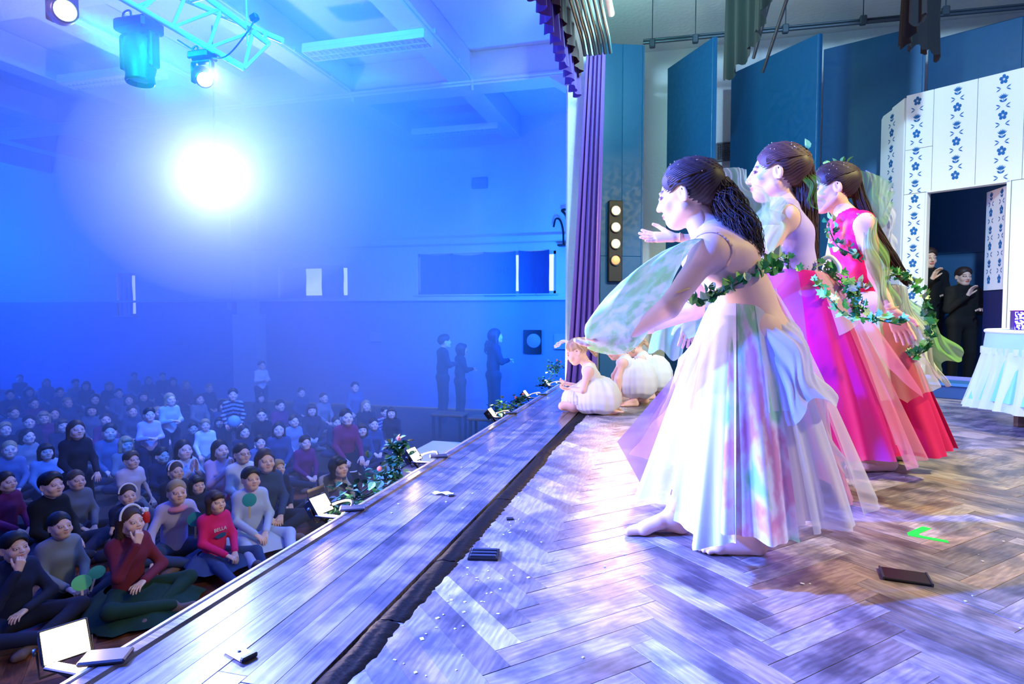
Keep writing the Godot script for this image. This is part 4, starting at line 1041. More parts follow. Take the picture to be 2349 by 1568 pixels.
func garland(blobs: Array, leaves: int, buds: int, label: String) -> void:
	var at: Vector3 = blobs[0][0]
	var o := thing("rose_garland", label, "garland", at)
	var green := [mat("rose_leaf", Color(0.1, 0.36, 0.24), 0.55), mat("rose_leaf_pale", Color(0.28, 0.55, 0.42), 0.55), mat("rose_leaf_dark", Color(0.04, 0.22, 0.16), 0.55)]
	var ls := [leaf_shape(0.05, 0.036, 0.35).mesh(), leaf_shape(0.042, 0.03, 0.5).mesh()]
	var path := blobs.map(func(b): return b[0] - at)
	for k in 3: part(o, "stem", G.new().tube(spline(path.map(func(p): return p + V(rr(-0.03, 0.03), rr(-0.03, 0.02), rr(-0.02, 0.02))), 5), 0.004, 5), green[2])
	for k in leaves:
		var b: Array = blobs[rng.randi() % blobs.size()]
		var d := V(rng.randfn(), rng.randfn() * 0.8, rng.randfn() * 1.2) * 0.68
		part(o, "leaf", ls[rng.randi() % 2], green[rng.randi() % 3], Transform3D(Basis.from_euler(V(rr(-0.7, 0.9), rr(0, TAU), rr(-0.6, 0.6))), b[0] - at + d * b[1]))
	for k in buds:
		var b: Array = blobs[(k * 3 + blobs.size() - 1) % blobs.size()]
		part(o, "rosebud", G.new().lathe([Vector2(0, 0), Vector2(0.009, 0.005), Vector2(0.012, 0.014), Vector2(0.008, 0.023), Vector2(0.003, 0.026), Vector2(0, 0.022)], 10, Transform3D(Basis.from_euler(V(rr(-0.5, 0.5), 0, rr(-0.5, 0.5))), b[0] - at + V(0.02, b[1], 0.02))), mat("bud_pink", Color(0.9, 0.5, 0.48), 0.7))
# ---------------------------------------------------------------- bodies
var cache := {}

# a head round its own centre, face towards -z; kid: rounder skull, smaller features
func head(kid: bool, makeup := false) -> G:
	var key := "head%s%s" % [kid, makeup]
	if cache.has(key): return cache[key]
	var s := Sdf.new(V(-0.105, -0.165, -0.135), V(0.105, 0.135, 0.13), 0.0052 if kid else 0.0034)
	var e := 0.9 if kid else 1.0
	s.cap(V(0, -0.15, 0.035), V(0, -0.06, 0.02), 0.043, 0.048, 0.02)
	s.ell(V(0, 0.028, 0.016), V(0.077, 0.087, 0.094) if not kid else V(0.082, 0.09, 0.094), 0.02)
	s.ell(V(0, -0.025, -0.03), V(0.062, 0.08 * e, 0.062) if not kid else V(0.066, 0.066, 0.062), 0.03)
	s.ell(V(0, -0.088 * e, -0.056), V(0.03, 0.022, 0.026), 0.035)
	for q in [-1.0, 1.0]:
		s.cap(V(q * 0.052, -0.055, 0.0), V(q * 0.018, -0.093 * e, -0.05), 0.018, 0.016, 0.03)
		s.ell(V(q * 0.037, -0.034, -0.062), V(0.024 if not kid else 0.029, 0.024, 0.022), 0.02)
		s.ell(V(q * 0.03, 0.019, -0.076), V(0.024, 0.007, 0.011), 0.012)
		s.ell(V(q * 0.031, -0.001, -0.101), V(0.019, 0.0125, 0.016), 0.008, Basis.IDENTITY, true)
		s.ell(V(q * 0.031, 0.0, -0.079), V(0.016, 0.0135, 0.012), 0.004)
	if kid: s.cap(V(0, -0.004, -0.09), V(0, -0.024, -0.1), 0.006, 0.0095, 0.014)
	else: s.cap(V(0, 0.006, -0.09), V(0, -0.029, -0.107), 0.0075, 0.011, 0.012)
	for q in [-1.0, 1.0]: s.ell(V(q * (0.0095 if kid else 0.0115), -0.028 if kid else -0.034, -0.096), V(0.007, 0.006, 0.009), 0.008)
	var my := -0.0525 if kid else -0.0622
	var mw := 0.8 if kid else 1.0
	s.ell(V(0, my + 0.0047, -0.09), V(0.021 * mw, 0.0055, 0.009), 0.008)
	s.ell(V(0, my - 0.0053, -0.088), V(0.018 * mw, 0.006, 0.009), 0.007)
	s.ell(V(0, my, -0.1), V(0.021 * mw, 0.0014, 0.01), 0.003, Basis.IDENTITY, true)
	for q in [-1.0, 1.0]:
		var eb := Basis(Vector3.UP, q * 0.35) * Basis(Vector3.RIGHT, -0.18)
		s.ell(V(q * 0.077, -0.008, 0.012), V(0.0085, 0.031, 0.019), 0.006, eb)
		s.ell(V(q * 0.085, -0.004, 0.007), V(0.006, 0.02, 0.01), 0.004, eb, true)
	var g := s.net(func(p: Vector3):
		var c := Color(1, 1, 1)
		var ax := absf(p.x)
		if p.z < -0.05:
			var m := Vector2(ax / (0.023 * mw), (p.y - my) / (0.0115 if not kid else 0.009)).length()
			if m < 1.0: c = Color(0.82, 0.36, 0.38) if not kid else Color(0.88, 0.55, 0.53)
			var by := 0.026 - 6.0 * (ax - 0.03) * (ax - 0.03)
			if ax > 0.013 and ax < 0.052 and absf(p.y - by) < 0.0036: c = Color(0.32, 0.24, 0.2) if not kid else Color(0.74, 0.64, 0.58)
			var ey := Vector2((ax - 0.031) / 0.0175, p.y / 0.0095).length()
			if ey > 0.78 and ey < 1.12 and p.y > -0.004: c = Color(0.22, 0.16, 0.15) if not kid else Color(0.5, 0.4, 0.38)
			elif ey < 1.25 and p.z < -0.075 and c.g > 0.9: c = Color(0.85, 0.7, 0.7)
			var ck := Vector2((ax - 0.042) / 0.022, (p.y + 0.035) / 0.02).length()
			if ck < 1.0: c = c.lerp(Color(1.0, 0.72, 0.68), 0.5 * (1.0 - ck))
		if makeup and ax > 0.042 and p.z < -0.02 and p.z > -0.09 and p.y > -0.035 and p.y < 0.05:
			var w := sin(p.y * 120.0 + 1.0) * 0.012 - 0.052
			if absf(p.z - w) < 0.011: c = c.lerp(Color(0.45, 0.9, 0.35), 0.75)
		return c)
	cache[key] = g
	return g

func eyes() -> G:
	if cache.has("eyes"): return cache["eyes"]
	var g := G.new()
	if true:
		var ce := Vector3.ZERO
		g.grid(14, 10, func(i: int, j: int):
			var a := TAU * i / 14
			var b := 1.25 * j / 10.0
			return ce + V(-sin(b) * cos(a), sin(b) * sin(a) * 0.62, -cos(b)) * 0.0128, true, Vector2.ONE, func(_i, j): return Color(0.01, 0.008, 0.008) if j < 2 else (Color(0.1, 0.06, 0.04) if j < 5 else Color(0.85, 0.85, 0.85)))
	cache["eyes"] = g
	return g
func eye_pair(o: Node3D, hx: Transform3D) -> void:
	if not cache.has("eyem"): cache["eyem"] = eyes().mesh()
	for q in [-1.0, 1.0]: part(o, "eye", cache["eyem"], mat("eye", Color.WHITE, 0.15, {"vertex_color_use_as_albedo": true}), hx * Transform3D(Basis.IDENTITY, V(q * 0.031, 0.0, -0.0805)))

# right hand from its wrist, fingers towards -z, palm down; curl bends the fingers, spread fans them
func hand(curl: float, spread: float, kid := false) -> G:
	var key := "hand%.2f%.2f%s" % [curl, spread, kid]
	if cache.has(key): return cache[key]
	var s := Sdf.new(V(-0.095, -0.1, -0.19), V(0.065, 0.04, 0.04), 0.0042 if kid else 0.0029)
	s.cap(V(0, 0, 0.03), V(0, 0, -0.01), 0.02, 0.019, 0.01)
	var bx := [-0.027, -0.009, 0.009, 0.026]
	var ln := [0.068, 0.077, 0.071, 0.056]
	for k in 4:
		var b := V(bx[k], 0.0, -0.082 if k < 3 else -0.074)
		s.cap(V(bx[k] * 0.55, 0, -0.005), b, 0.0135, 0.0115, 0.012)
		var yaw: float = -bx[k] / 0.027 * spread
		var d := V(sin(-yaw), 0, -cos(yaw))
		var p := b
		var pitch := curl * 0.5
		var rd := 0.0092 if k < 3 else 0.0082
		for q in 3:
			var l: float = ln[k] * [0.46, 0.3, 0.24][q]
			var dd := V(d.x * cos(pitch), -sin(pitch), d.z * cos(pitch))
			var n := p + dd * l
			s.cap(p, n, rd - 0.0008 * q, rd - 0.0008 * (q + 1), 0.004)
			p = n
			pitch += curl * (0.9 if q == 0 else 0.7)
	var t0 := V(-0.018, -0.004, -0.018)
	var t1 := V(-0.043 - 0.012 * spread, -0.01, -0.045)
	var t2 := t1 + V(-0.016 - 0.03 * spread, -0.006, -0.028)
	s.cap(t0, t1, 0.0145, 0.0115, 0.012).cap(t1, t2, 0.0108, 0.0092, 0.005).cap(t2, t2 + V(-0.004, -0.006 - 0.01 * curl, -0.022), 0.0092, 0.0074, 0.004)
	cache[key] = s.net()
	return cache[key]

# right foot from its heel on the floor, toes towards -z
func foot() -> G:
	if cache.has("foot"): return cache["foot"]
	var s := Sdf.new(V(-0.065, -0.012, -0.25), V(0.065, 0.15, 0.05), 0.0036)
	s.cap(V(0, 0.14, -0.022), V(0, 0.06, -0.022), 0.034, 0.032, 0.02)
	s.ell(V(0, 0.03, 0.0), V(0.03, 0.032, 0.034), 0.02)
	s.cap(V(0, 0.065, -0.025), V(-0.006, 0.03, -0.13), 0.033, 0.024, 0.03)
	s.cap(V(0.014, 0.022, -0.01), V(0.02, 0.018, -0.13), 0.02, 0.018, 0.02)
	s.cap(V(-0.02, 0.045, -0.09), V(-0.026, 0.019, -0.15), 0.018, 0.019, 0.02)
	s.ell(V(0, 0.018, -0.145), V(0.043, 0.018, 0.026), 0.016)
	for q in [-1.0, 1.0]: s.ell(V(q * 0.03, 0.075, -0.018), V(0.01, 0.012, 0.013), 0.012)
	var tx := [-0.029, -0.009, 0.007, 0.022, 0.035]
	var tz := [-0.205, -0.204, -0.197, -0.187, -0.173]
	var tr := [0.0135, 0.0098, 0.0092, 0.0086, 0.0082]
	for k in 5: s.cap(V(tx[k] * 0.9, 0.017, -0.15), V(tx[k], 0.0115, tz[k]), tr[k] * 1.05, tr[k], 0.004)
	s.plane(V(0, 0.002, 0), V(0, -1, 0), 0.004)
	cache["foot"] = s.net()
	return cache["foot"]

func torso_caps(s: Sdf, J: Dictionary, g: float, add: float) -> void:
	var ax: Vector3 = (J.sr - J.sl).normalized()
	for q in [-1.0, 1.0]:
		s.cap(J.chs + ax * q * 0.065 * g, J.wst + ax * q * 0.05 * g, 0.083 * g + add, 0.072 * g + add, 0.05)
		s.cap(J.wst + ax * q * 0.05 * g, J.pel + ax * q * 0.062 * g, 0.072 * g + add, 0.09 * g + add, 0.05)
		s.cap(J.chs + ax * q * 0.06 * g, (J.sl if q < 0 else J.sr).lerp(J.nek, 0.12), 0.075 * g + add, 0.05 * g + add, 0.05)
	s.cap(J.sl, J.nek, 0.047 * g + add, 0.05 * g + add, 0.05).cap(J.sr, J.nek, 0.047 * g + add, 0.05 * g + add, 0.05)

func bounds(J: Dictionary, m: float) -> Array:
	var lo := V(99, 99, 99)
	var hi := -lo
	for k in J:
		if J[k] is Vector3 and k.length() < 4:
			lo = lo.min(J[k]); hi = hi.max(J[k])
	return [lo - V(m, m, m), hi + V(m, m, m)]

# J: joints pel wst chs nek hd, shoulders s, elbows e, wrists w, hips h, knees k, ankles a (l left, r right); hdx: head transform
func skin(J: Dictionary, g: float, cell: float, hands: Array, feet: Array, hg: G, legs := true) -> G:
	var b := bounds(J, 0.16)
	var s := Sdf.new(b[0], b[1], cell)
	torso_caps(s, J, g, 0.0)
	s.cap(J.nek, J.hd + (J.hdx.basis * V(0, -0.06, 0.02)), 0.05 * g, 0.046 * g, 0.03)
	for q in ["l", "r"]:
		s.cap(J["s" + q], J["e" + q], 0.043 * g, 0.033 * g, 0.03).cap(J["e" + q], J["w" + q], 0.035 * g, 0.021 * g, 0.015)
		if legs:
			s.cap(J["h" + q], J["k" + q], 0.078 * g, 0.05 * g, 0.03).cap(J["k" + q], J["a" + q], 0.05 * g, 0.032 * g, 0.015)
			s.ell(J["k" + q].lerp(J["a" + q], 0.3), V(0.05, 0.05, 0.05) * g, 0.04)
	var out := s.net()
	out.add(hg, J.hdx)
	for q in hands: out.add(q[0], q[1], q[1].basis.determinant() < 0)
	for q in feet: out.add(foot(), q[0], q[0].basis.determinant() < 0)
	return out

# a hand at wrist w pointing along d with the back of the hand towards up
func hand_at(w: Vector3, d: Vector3, up: Vector3, left: bool, sc := 1.0) -> Transform3D:
	var b := Basis.looking_at(d, up)
	if left: b = b * Basis.from_scale(V(-1, 1, 1))
	return Transform3D(b * Basis.from_scale(V(sc, sc, sc)), w)
func foot_at(heel: Vector3, d: Vector3, left: bool, sc := 1.0) -> Transform3D:
	var b := Basis.looking_at(d, Vector3.UP)
	if left: b = b * Basis.from_scale(V(-1, 1, 1))
	return Transform3D(b * Basis.from_scale(V(sc, sc, sc)), heel)

# hair cap in head axes; style: braids (rows of twists drawn back), short, bob, long, tail
func hair_cap(style: String) -> G:
	var key := "hair" + style
	if cache.has(key): return cache[key]
	var long := style in ["long", "bob"]
	var s := Sdf.new(V(-0.13, -0.3 if style == "long" else -0.16, -0.12), V(0.13, 0.16, 0.17), 0.0034 if style == "braids" else 0.0062)
	s.ell(V(0, 0.034, 0.018), V(0.085, 0.092, 0.1), 0.02)
	if style == "braids":
		s.ell(V(0, 0.03, 0.1), V(0.052, 0.05, 0.035), 0.04)
		s.cap(V(0, -0.03, 0.08), V(0, 0.03, 0.1), 0.035, 0.03, 0.04)
	elif style == "short": s.ell(V(0, 0.06, -0.03), V(0.074, 0.06, 0.06), 0.03)
	elif style == "bob":
		for q in [-1.0, 1.0]: s.cap(V(q * 0.066, 0.02, 0.0), V(q * 0.072, -0.085, 0.015), 0.036, 0.03, 0.03)
		s.cap(V(0, 0.0, 0.06), V(0, -0.085, 0.06), 0.06, 0.05, 0.04)
		s.ell(V(0, 0.062, -0.062), V(0.066, 0.034, 0.034), 0.02)
	elif style == "long":
		for q in [-1.0, 1.0]: s.cap(V(q * 0.06, 0.02, 0.02), V(q * 0.085, -0.22, 0.05), 0.036, 0.026, 0.03)
		s.cap(V(0, 0.0, 0.06), V(0, -0.24, 0.09), 0.06, 0.045, 0.05)
	elif style == "tail":
		s.ell(V(0, 0.06, 0.1), V(0.03, 0.03, 0.03), 0.02)
		s.cap(V(0, 0.06, 0.11), V(0.01, -0.1, 0.145), 0.03, 0.016, 0.02)
	s.ell(V(0, -0.045, -0.092), V(0.07 if style != "short" else 0.078, 0.112 if style != "bob" else 0.085, 0.072), 0.012, Basis.IDENTITY, true)
	if not long:
		for q in [-1.0, 1.0]: s.ell(V(q * 0.08, -0.025, -0.002), V(0.03, 0.042, 0.032), 0.01, Basis.IDENTITY, true)
		s.ell(V(0, -0.13, 0.03), V(0.085, 0.075, 0.075), 0.02, Basis.IDENTITY, true)
	else: s.ell(V(0, -0.14, -0.02), V(0.047, 0.13, 0.055), 0.02, Basis.IDENTITY, true)
	# ridges run from the hairline to the tie
	var tie := func(p: Vector3):
		var q := (p - V(0, 0.034, 0.018)).normalized()
		var t := V(0, 0.27, 0.96)
		var e := q - t * q.dot(t)
		return atan2(e.x, e.dot(V(0, 0.96, -0.27))) + 0.05 * sin(q.dot(t) * 7.0)
	var g := s.net(func(p: Vector3):
		var w: float = 0.8 + 0.25 * sin(atan2(p.x, p.z + 0.3) * 160.0 + 6.0 * sin(p.y * 40.0))
		if style == "braids": w = 0.8 + 0.35 * sin(tie.call(p) * 44.0) + 0.15 * sin(tie.call(p) * 17.0)
		return Color(w, w, w))
	if style == "braids":
		for k in g.v.size(): g.v[k] += g.n[k] * 0.0026 * sin(tie.call(g.v[k]) * 44.0)
	else:
		for k in g.v.size():
			var p := g.v[k]
			g.v[k] += g.n[k] * 0.0018 * sin(atan2(p.x, p.z + 0.05 if p.y > 0.0 else p.z + 0.3) * (46.0 if p.y > 0 else 150.0) + p.y * 20.0)
	cache[key] = g
	return g

func braid_rows() -> G:
	if cache.has("rows"): return cache["rows"]
	var g := G.new()
	for k in 34:
		var a := lerpf(-1.66, 1.66, k / 33.0)
		var pts := []
		var rad := []
		for j in 15:
			var t := j / 14.0
			# from the hairline over the crown to the tie at the back
			var d0 := V(sin(a), cos(a) * 0.86 + 0.02, -0.62 - 0.1 * cos(a)).normalized()
			var d1 := V(sin(a) * 0.22, 0.28 + 0.1 * cos(a), 1.0).normalized()
			var d := d0.slerp(d1, t)
			pts.append(V(0, 0.034, 0.018) + V(d.x * 0.086, d.y * 0.093, d.z * 0.102) + V(0, 0, 0.02) * t * t + d * 0.002 * sin(j * 2.3 + k))
			rad.append(0.0046 + 0.0014 * sin(j * 2.6 + k * 1.3))
		var w := 0.75 + 0.5 * float(k * 7 % 5) / 5.0
		g.col = Color(w, w, w)
		g.tube(pts, rad, 6)
	cache["rows"] = g
	return g

# a hank of strands along a path; wave: curliness
func hank(path: Array, r0: float, r1: float, count: int, wave: float, thick := 0.0017) -> G:
	var g := G.new()
	var m := 26
	var ps := spline(path, 8)
	for k in count:
		var a := rr(0, TAU)
		var q := sqrt(rng.randf())
		var ph := rr(0, TAU)
		var l := rr(0.82, 1.0)
		var pts := []
		var rad := []
		for j in m:
			var t: float = l * j / (m - 1.0)
			var f: float = t * (ps.size() - 1)
			var i := mini(int(f), ps.size() - 2)
			var c: Vector3 = ps[i].lerp(ps[i + 1], f - i)
			var d: Vector3 = (ps[i + 1] - ps[i]).normalized()
			var x := d.cross(V(0.3, 0.1, 1)).normalized()
			var y := d.cross(x)
			var r: float = lerpf(r0, r1, sin(minf(t * 1.25, 1.0) * PI * 0.5)) * q * (1.0 - 0.55 * maxf(0, t - 0.75) / 0.25)
			var wv := wave * minf(1.0, t * 3.0)
			pts.append(c + x * (r * cos(a) + wv * sin(t * 21.0 + ph)) + y * (r * sin(a) + wv * cos(t * 18.0 + ph * 1.7)))
			rad.append(thick * (1.0 - 0.6 * t))
		var w := rr(0.55, 1.4) if rng.randf() < 0.8 else rr(1.6, 2.6)
		g.col = Color(w, w * 0.97, w * 0.94)
		g.tube(pts, rad, 4, false)
	return g

# one panel of a skirt between two angles: wc waist centre, bc hem centre, rw / rb radii (x, z), len(u) share of the full drop
func skirt_panel(wc: Vector3, bc: Vector3, rw: Vector2, rb: Vector2, a0: float, a1: float, ln: Callable, folds: float, amp: float, ph: float, tilt := Vector2.ZERO, flare := 0.85, nu := 40, nv := 18) -> G:
	return G.new().grid(nu, nv, func(i: int, j: int):
		var u := float(i) / nu
		var a := lerpf(a1, a0, u)
		var s: float = ln.call(u) * j / nv
		var top := wc + V(rw.x * cos(a), rw.x * cos(a) * tilt.x + rw.y * sin(a) * tilt.y, rw.y * sin(a))
		var r := 1.0 + amp * s * (sin(a * folds + ph) + 0.45 * sin(a * folds * 2.1 + ph * 1.7 + s * 1.5) + 0.3 * sin(a * folds * 0.5 - s * 3.0))
		var bot := bc + V(rb.x * cos(a) * r, 0, rb.y * sin(a) * r)
		var k := pow(s, flare)
		return V(lerpf(top.x, bot.x, k), lerpf(top.y, bot.y, s), lerpf(top.z, bot.z, k)))

func ivy(par: Node3D, path: Array, count: int, size: float, pothos := false, spread := 0.03) -> void:
	var ps := spline(path, 8)
	var gn := part(par, "ivy_garland", G.new().tube(ps, 0.003, 5), mat("ivy_dark", Color(0.08, 0.42, 0.22), 0.5))
	var ms := [mat("ivy_dark"), mat("ivy_mid", Color(0.16, 0.6, 0.3), 0.5), mat("ivy_lime", Color(0.55, 0.84, 0.4), 0.5), mat("ivy_cream", Color(0.84, 0.94, 0.74), 0.5)]
	var key := "ivy%.3f%s" % [size, pothos]
	if not cache.has(key): cache[key] = [(leaf_shape(size, size * 0.78, 0.45) if pothos else ivy_shape(size)).mesh(), (leaf_shape(size * 0.8, size * 0.66, 0.6) if pothos else ivy_shape(size * 0.75)).mesh()]
	for k in count:
		var c: Vector3 = ps[int(float(k) / count * (ps.size() - 1))] + V(rr(-1, 1), rr(-1, 1), rr(-0.3, 1.2)) * spread
		var w := rng.randf()
		part(gn, "leaf", cache[key][rng.randi() % 2], ms[0 if w < 0.3 else (1 if w < 0.62 else (2 if w < 0.88 else 3))], Transform3D(Basis.from_euler(V(rr(0.3, 1.5), rr(-1.2, 1.2), rr(-PI, PI))), c))
# ---------------------------------------------------------------- dancers and girls on the stage
func shift(J: Dictionary, at: Vector3) -> Dictionary:
	var o := {}
	for k in J: o[k] = J[k] - at
	return o
func skin_mat(key := "skin_fair", col := Color(0.93, 0.76, 0.67)) -> StandardMaterial3D:
	return mat(key, col, 0.55, {"vertex_color_use_as_albedo": true, "subsurf_scatter_enabled": true, "subsurf_scatter_strength": 0.06, "metallic_specular": 0.4})
func hair_mat(key: String, col: Color) -> StandardMaterial3D:
	return mat(key, col, 0.55, {"vertex_color_use_as_albedo": true, "cull_mode": BaseMaterial3D.CULL_DISABLED})

func leotard(J: Dictionary, g: float, back_low: float) -> G:
	var b := bounds({"pel": J.pel, "nek": J.nek, "sl": J.sl, "sr": J.sr, "wst": J.wst}, 0.14)
	var s := Sdf.new(b[0], b[1], 0.008)
	torso_caps(s, J, g, 0.0055)
	var ax: Vector3 = (J.sr - J.sl).normalized()
	var up: Vector3 = (J.nek - J.chs).normalized()
	for q in ["l", "r"]:
		var sgn := -1.0 if q == "l" else 1.0
		s.ell(J["s" + q] + ax * sgn * 0.03 - up * 0.005, V(0.062, 0.062, 0.075) * g, 0.012, Basis.IDENTITY, true)
	s.ell(J.nek + up * 0.02, V(0.062, 0.05 + back_low, 0.062) * g, 0.01, Basis.IDENTITY, true)
	return s.net()

func dancer_hair(o: Node3D, hx: Transform3D, key: String, tie: Array, count: int, wave: float, r: float) -> void:
	var hm := hair_mat(key, Color.WHITE)
	var h := part(o, "hair", hair_cap("braids"), hm, hx)
	part(h, "twists", braid_rows(), hm)
	part(h, "long_hair", hank(tie, 0.03, r, count, wave), hm, hx.affine_inverse())
	var sp := G.new()
	for k in 26:
		var d := V(rr(-1, 1), rr(0.1, 1), rr(-0.4, 1)).normalized()
		sp.box(V(0, 0.034, 0.018) + V(d.x * 0.093, d.y * 0.1, d.z * 0.109), V(0.004, 0.004, 0.004), Basis.from_euler(V(rr(0, 3), rr(0, 3), 0)), 0.001)
	part(h, "glitter", sp, mat("glitter", Color(1, 0.95, 0.85), 0.15, {"metallic": 0.8})).set_meta("kind", "stuff")

func veil(o: Node3D, pts: Array, wid: Array, m: Material, dir := Vector3.BACK) -> void:
	# a gathered scrap of tulle: a sheet swept along a path, widening and rippling
	var ps := spline(pts, 6)
	var n := ps.size() - 1
	part(o, "veil", G.new().grid(n, 16, func(i: int, j: int):
		var t := float(i) / n
		var s := j / 16.0 - 0.5
		var w := lerpf(wid[0], wid[1], sin(t * PI * 0.5))
		var d: Vector3 = (ps[mini(i + 1, n)] - ps[maxi(i - 1, 0)]).normalized()
		var x := d.cross(dir).normalized()
		return ps[i] + x * s * w + dir * (0.05 * sin(s * PI * 2.2 + 1.0) * t + 0.02 * sin(s * 14.0 + t * 5.0)) + V(0, 0.02 * sin(s * 9.0 + t * 7.0) * t, 0)), m)

# a scrap of tulle between four corners, bulging out and rippled; the hem runs from the second to the third corner
func sheet(o: Node3D, called: String, q: Array, m: Material, bulge := 0.05, rip := 0.012, tx := 0.0) -> void:
	var nn: Vector3 = ((q[1] - q[0]) as Vector3).cross(q[3] - q[0]).normalized()
	if nn.z < 0: nn = -nn
	var at := o.position
	part(o, called, G.new().grid(26, 22, func(i: int, j: int):
		var s := i / 26.0
		var t := j / 22.0
		var k := 1.0 - tx * sin(t * PI)
		var a: Vector3 = q[0].lerp(q[1], s)
		var b: Vector3 = q[3].lerp(q[2], s)
		var edge := 0.012 * sin(t * 11.0 + s * 3.0)
		var p := a.lerp(b, t * (1.0 + 0.06 * sin(s * 9.0 + 1.0)))
		return p.lerp(q[0].lerp(q[3], t).lerp(q[1].lerp(q[2], t), 0.5), 1.0 - k) + nn * (bulge * sin(s * PI) * sin(minf(t * 1.2 + 0.1, 1.0) * PI * 0.5) + rip * sin(s * 16.0 + 2.0 * sin(t * 4.0)) * (0.3 + t) + 0.5 * rip * sin(s * 37.0 + t * 5.0)) + V(edge, edge * 0.6, 0) - at), m)

func people() -> void:
	var fair := skin_mat()
	var green := tulle("tulle_green", Color(0.34, 0.66, 0.22), 0.5)
	var mint := tulle("tulle_mint", Color(0.55, 0.86, 0.68), 0.5)
	var white := tulle("tulle_white", Color(0.88, 0.88, 0.93), 0.7)
	var thin := tulle("tulle_thin", Color(0.93, 0.95, 0.98), 0.42)
	var pink := tulle("tulle_pink", Color(1.0, 0.66, 0.78), 0.7)
	var lilac := tulle("tulle_lilac", Color(0.75, 0.5, 0.95), 0.5)
	var magenta := tulle("tulle_magenta", Color(0.95, 0.1, 0.62), 0.85)
	var rose := tulle("tulle_rose", Color(0.9, 0.45, 0.6), 0.5)
	var flat_len := func(l: float): return func(_u: float): return l
	var point := func(l: float, p: float): return func(u: float): return l * (1.0 - p * absf(2.0 * u - 1.0))
	var slant := func(l0: float, l1: float): return func(u: float): return lerpf(l0, l1, u)
	# ---- front dancer, bowing to the left
	var at := V(0.12, 0, -2.14)
	var J := shift({"hd": V(0.034, 1.196, -2.12), "nek": V(0.122, 1.072, -2.14), "chs": V(0.165, 0.97, -2.14), "wst": V(0.215, 0.86, -2.14), "pel": V(0.262, 0.735, -2.14), "sl": V(0.1, 0.99, -1.99), "el": V(-0.015, 0.822, -1.93), "wl": V(-0.165, 0.722, -1.99), "sr": V(0.085, 0.985, -2.29), "er": V(0.075, 0.815, -2.37), "wr": V(-0.11, 0.745, -2.3), "hl": V(0.25, 0.735, -2.05), "kl": V(0.2, 0.41, -2.03), "al": V(0.262, 0.1, -2.14), "hr": V(0.25, 0.735, -2.23), "kr": V(0.12, 0.4, -2.25), "ar": V(0.018, 0.1, -2.27)}, at)
	J.hdx = look(J.hd, V(-0.93, -0.16, -0.3), V(-0.15, 1, -0.02), 0.9)
	var o := thing("person", "barefoot dancer bowing in front, peach leotard and pale green sleeve over long white tulle skirt", "person", at, "dancers with tulle skirts")
	part(o, "body", skin(J, 0.98, 0.0105, [[hand(0.3, 0.25), hand_at(J.wl, V(-0.95, -0.2, -0.1), V(0.1, -1, 0), true, 0.95)], [hand(0.3, 0.25), hand_at(J.wr, V(-0.95, -0.1, 0.1), V(0.1, -1, 0), false, 0.95)]], [[foot_at(V(0.283, 0.0, -2.155) - at, V(-0.98, 0, 0.15), true, 0.97)], [foot_at(V(0.036, 0.0, -2.285) - at, V(-0.96, 0, 0.22), false, 0.97)]], head(false)), fair)
	eye_pair(o, J.hdx)
	dancer_hair(o, J.hdx, "hair_brown", [J.hdx * V(0, 0.02, 0.12), J.hd + V(0.115, -0.01, 0.02), J.hd + V(0.16, -0.11, 0.04), J.hd + V(0.215, -0.225, 0.06)], 640, 0.008, 0.056)
	mats["hair_brown"].albedo_color = Color(0.24, 0.17, 0.17)
	part(o, "leotard", leotard(J, 0.98, 0.0), mat("leotard_peach", Color(0.95, 0.78, 0.68), 0.5, {"cull_mode": BaseMaterial3D.CULL_DISABLED}))
	part(o, "bow", leaf_shape(0.05, 0.035, 0.5), mat("petal_white", Color(0.9, 1.0, 0.92), 0.6), Transform3D(Basis.from_euler(V(0.6, 2.5, 0.3)), J.hdx * V(0.02, 0.075, 0.11)))
	sheet(o, "veil", [V(0.133, 1.296, -2.22), V(0.239, 1.302, -2.3), V(0.362, 1.142, -2.36), V(0.211, 1.07, -2.3)], green, 0.05, 0.008)
	# billowing sleeve from the shoulder to the wrist
	var sc := [V(0.075, 1.02, -1.965), V(0.0, 0.985, -1.945), V(-0.085, 0.905, -1.94), V(-0.145, 0.81, -1.95), V(-0.165, 0.755, -1.97), V(-0.15, 0.71, -1.99), V(-0.14, 0.685, -2.0)].map(func(p): return p - at)
	var sr := [0.018, 0.06, 0.11, 0.135, 0.12, 0.07, 0.02]
	var ps := spline(sc, 5)
	part(o, "sleeve", G.new().grid(36, ps.size() - 1, func(i: int, j: int):
		var a := TAU * i / 36.0
		var f := j / 5.0
		var k := mini(int(f), 5)
		var r := lerpf(sr[k], sr[k + 1], f - k) * (1.0 + 0.06 * sin(a * 7.0 + j * 0.12) + 0.035 * sin(a * 17.0 - j * 0.2))
		return ps[j] + V(0.62 * cos(a), 0.62 * cos(a) * 0.5 + 0.3 * sin(a), 0.85 * sin(a)).normalized() * r * V(1.0, 1.05, 0.75), true, Vector2(1, 1)), tulle("sleeve_mint", Color(1, 1, 1), 0.72))
	mats["sleeve_mint"].albedo_texture = noise(0.014, 5, 41, ramp(Color(0.66, 0.88, 0.6), Color(0.93, 0.96, 0.88), 0.3, 0.65))
	part(o, "armband", G.new().tube(range(13).map(func(k): return J.sl.lerp(J.el, 0.72) + V(0.036 * cos(TAU * k / 12), 0.012 * cos(TAU * k / 12), 0.038 * sin(TAU * k / 12))), 0.003, 6), mat("armband_gold", Color(0.9, 0.75, 0.45), 0.3))
	var wc := V(0.21, 0.862, -2.14) - at
	var bc := V(0.24, 0.13, -2.14) - at
	var rw := Vector2(0.09, 0.118)
	var tl := Vector2(0.3, 0.0)
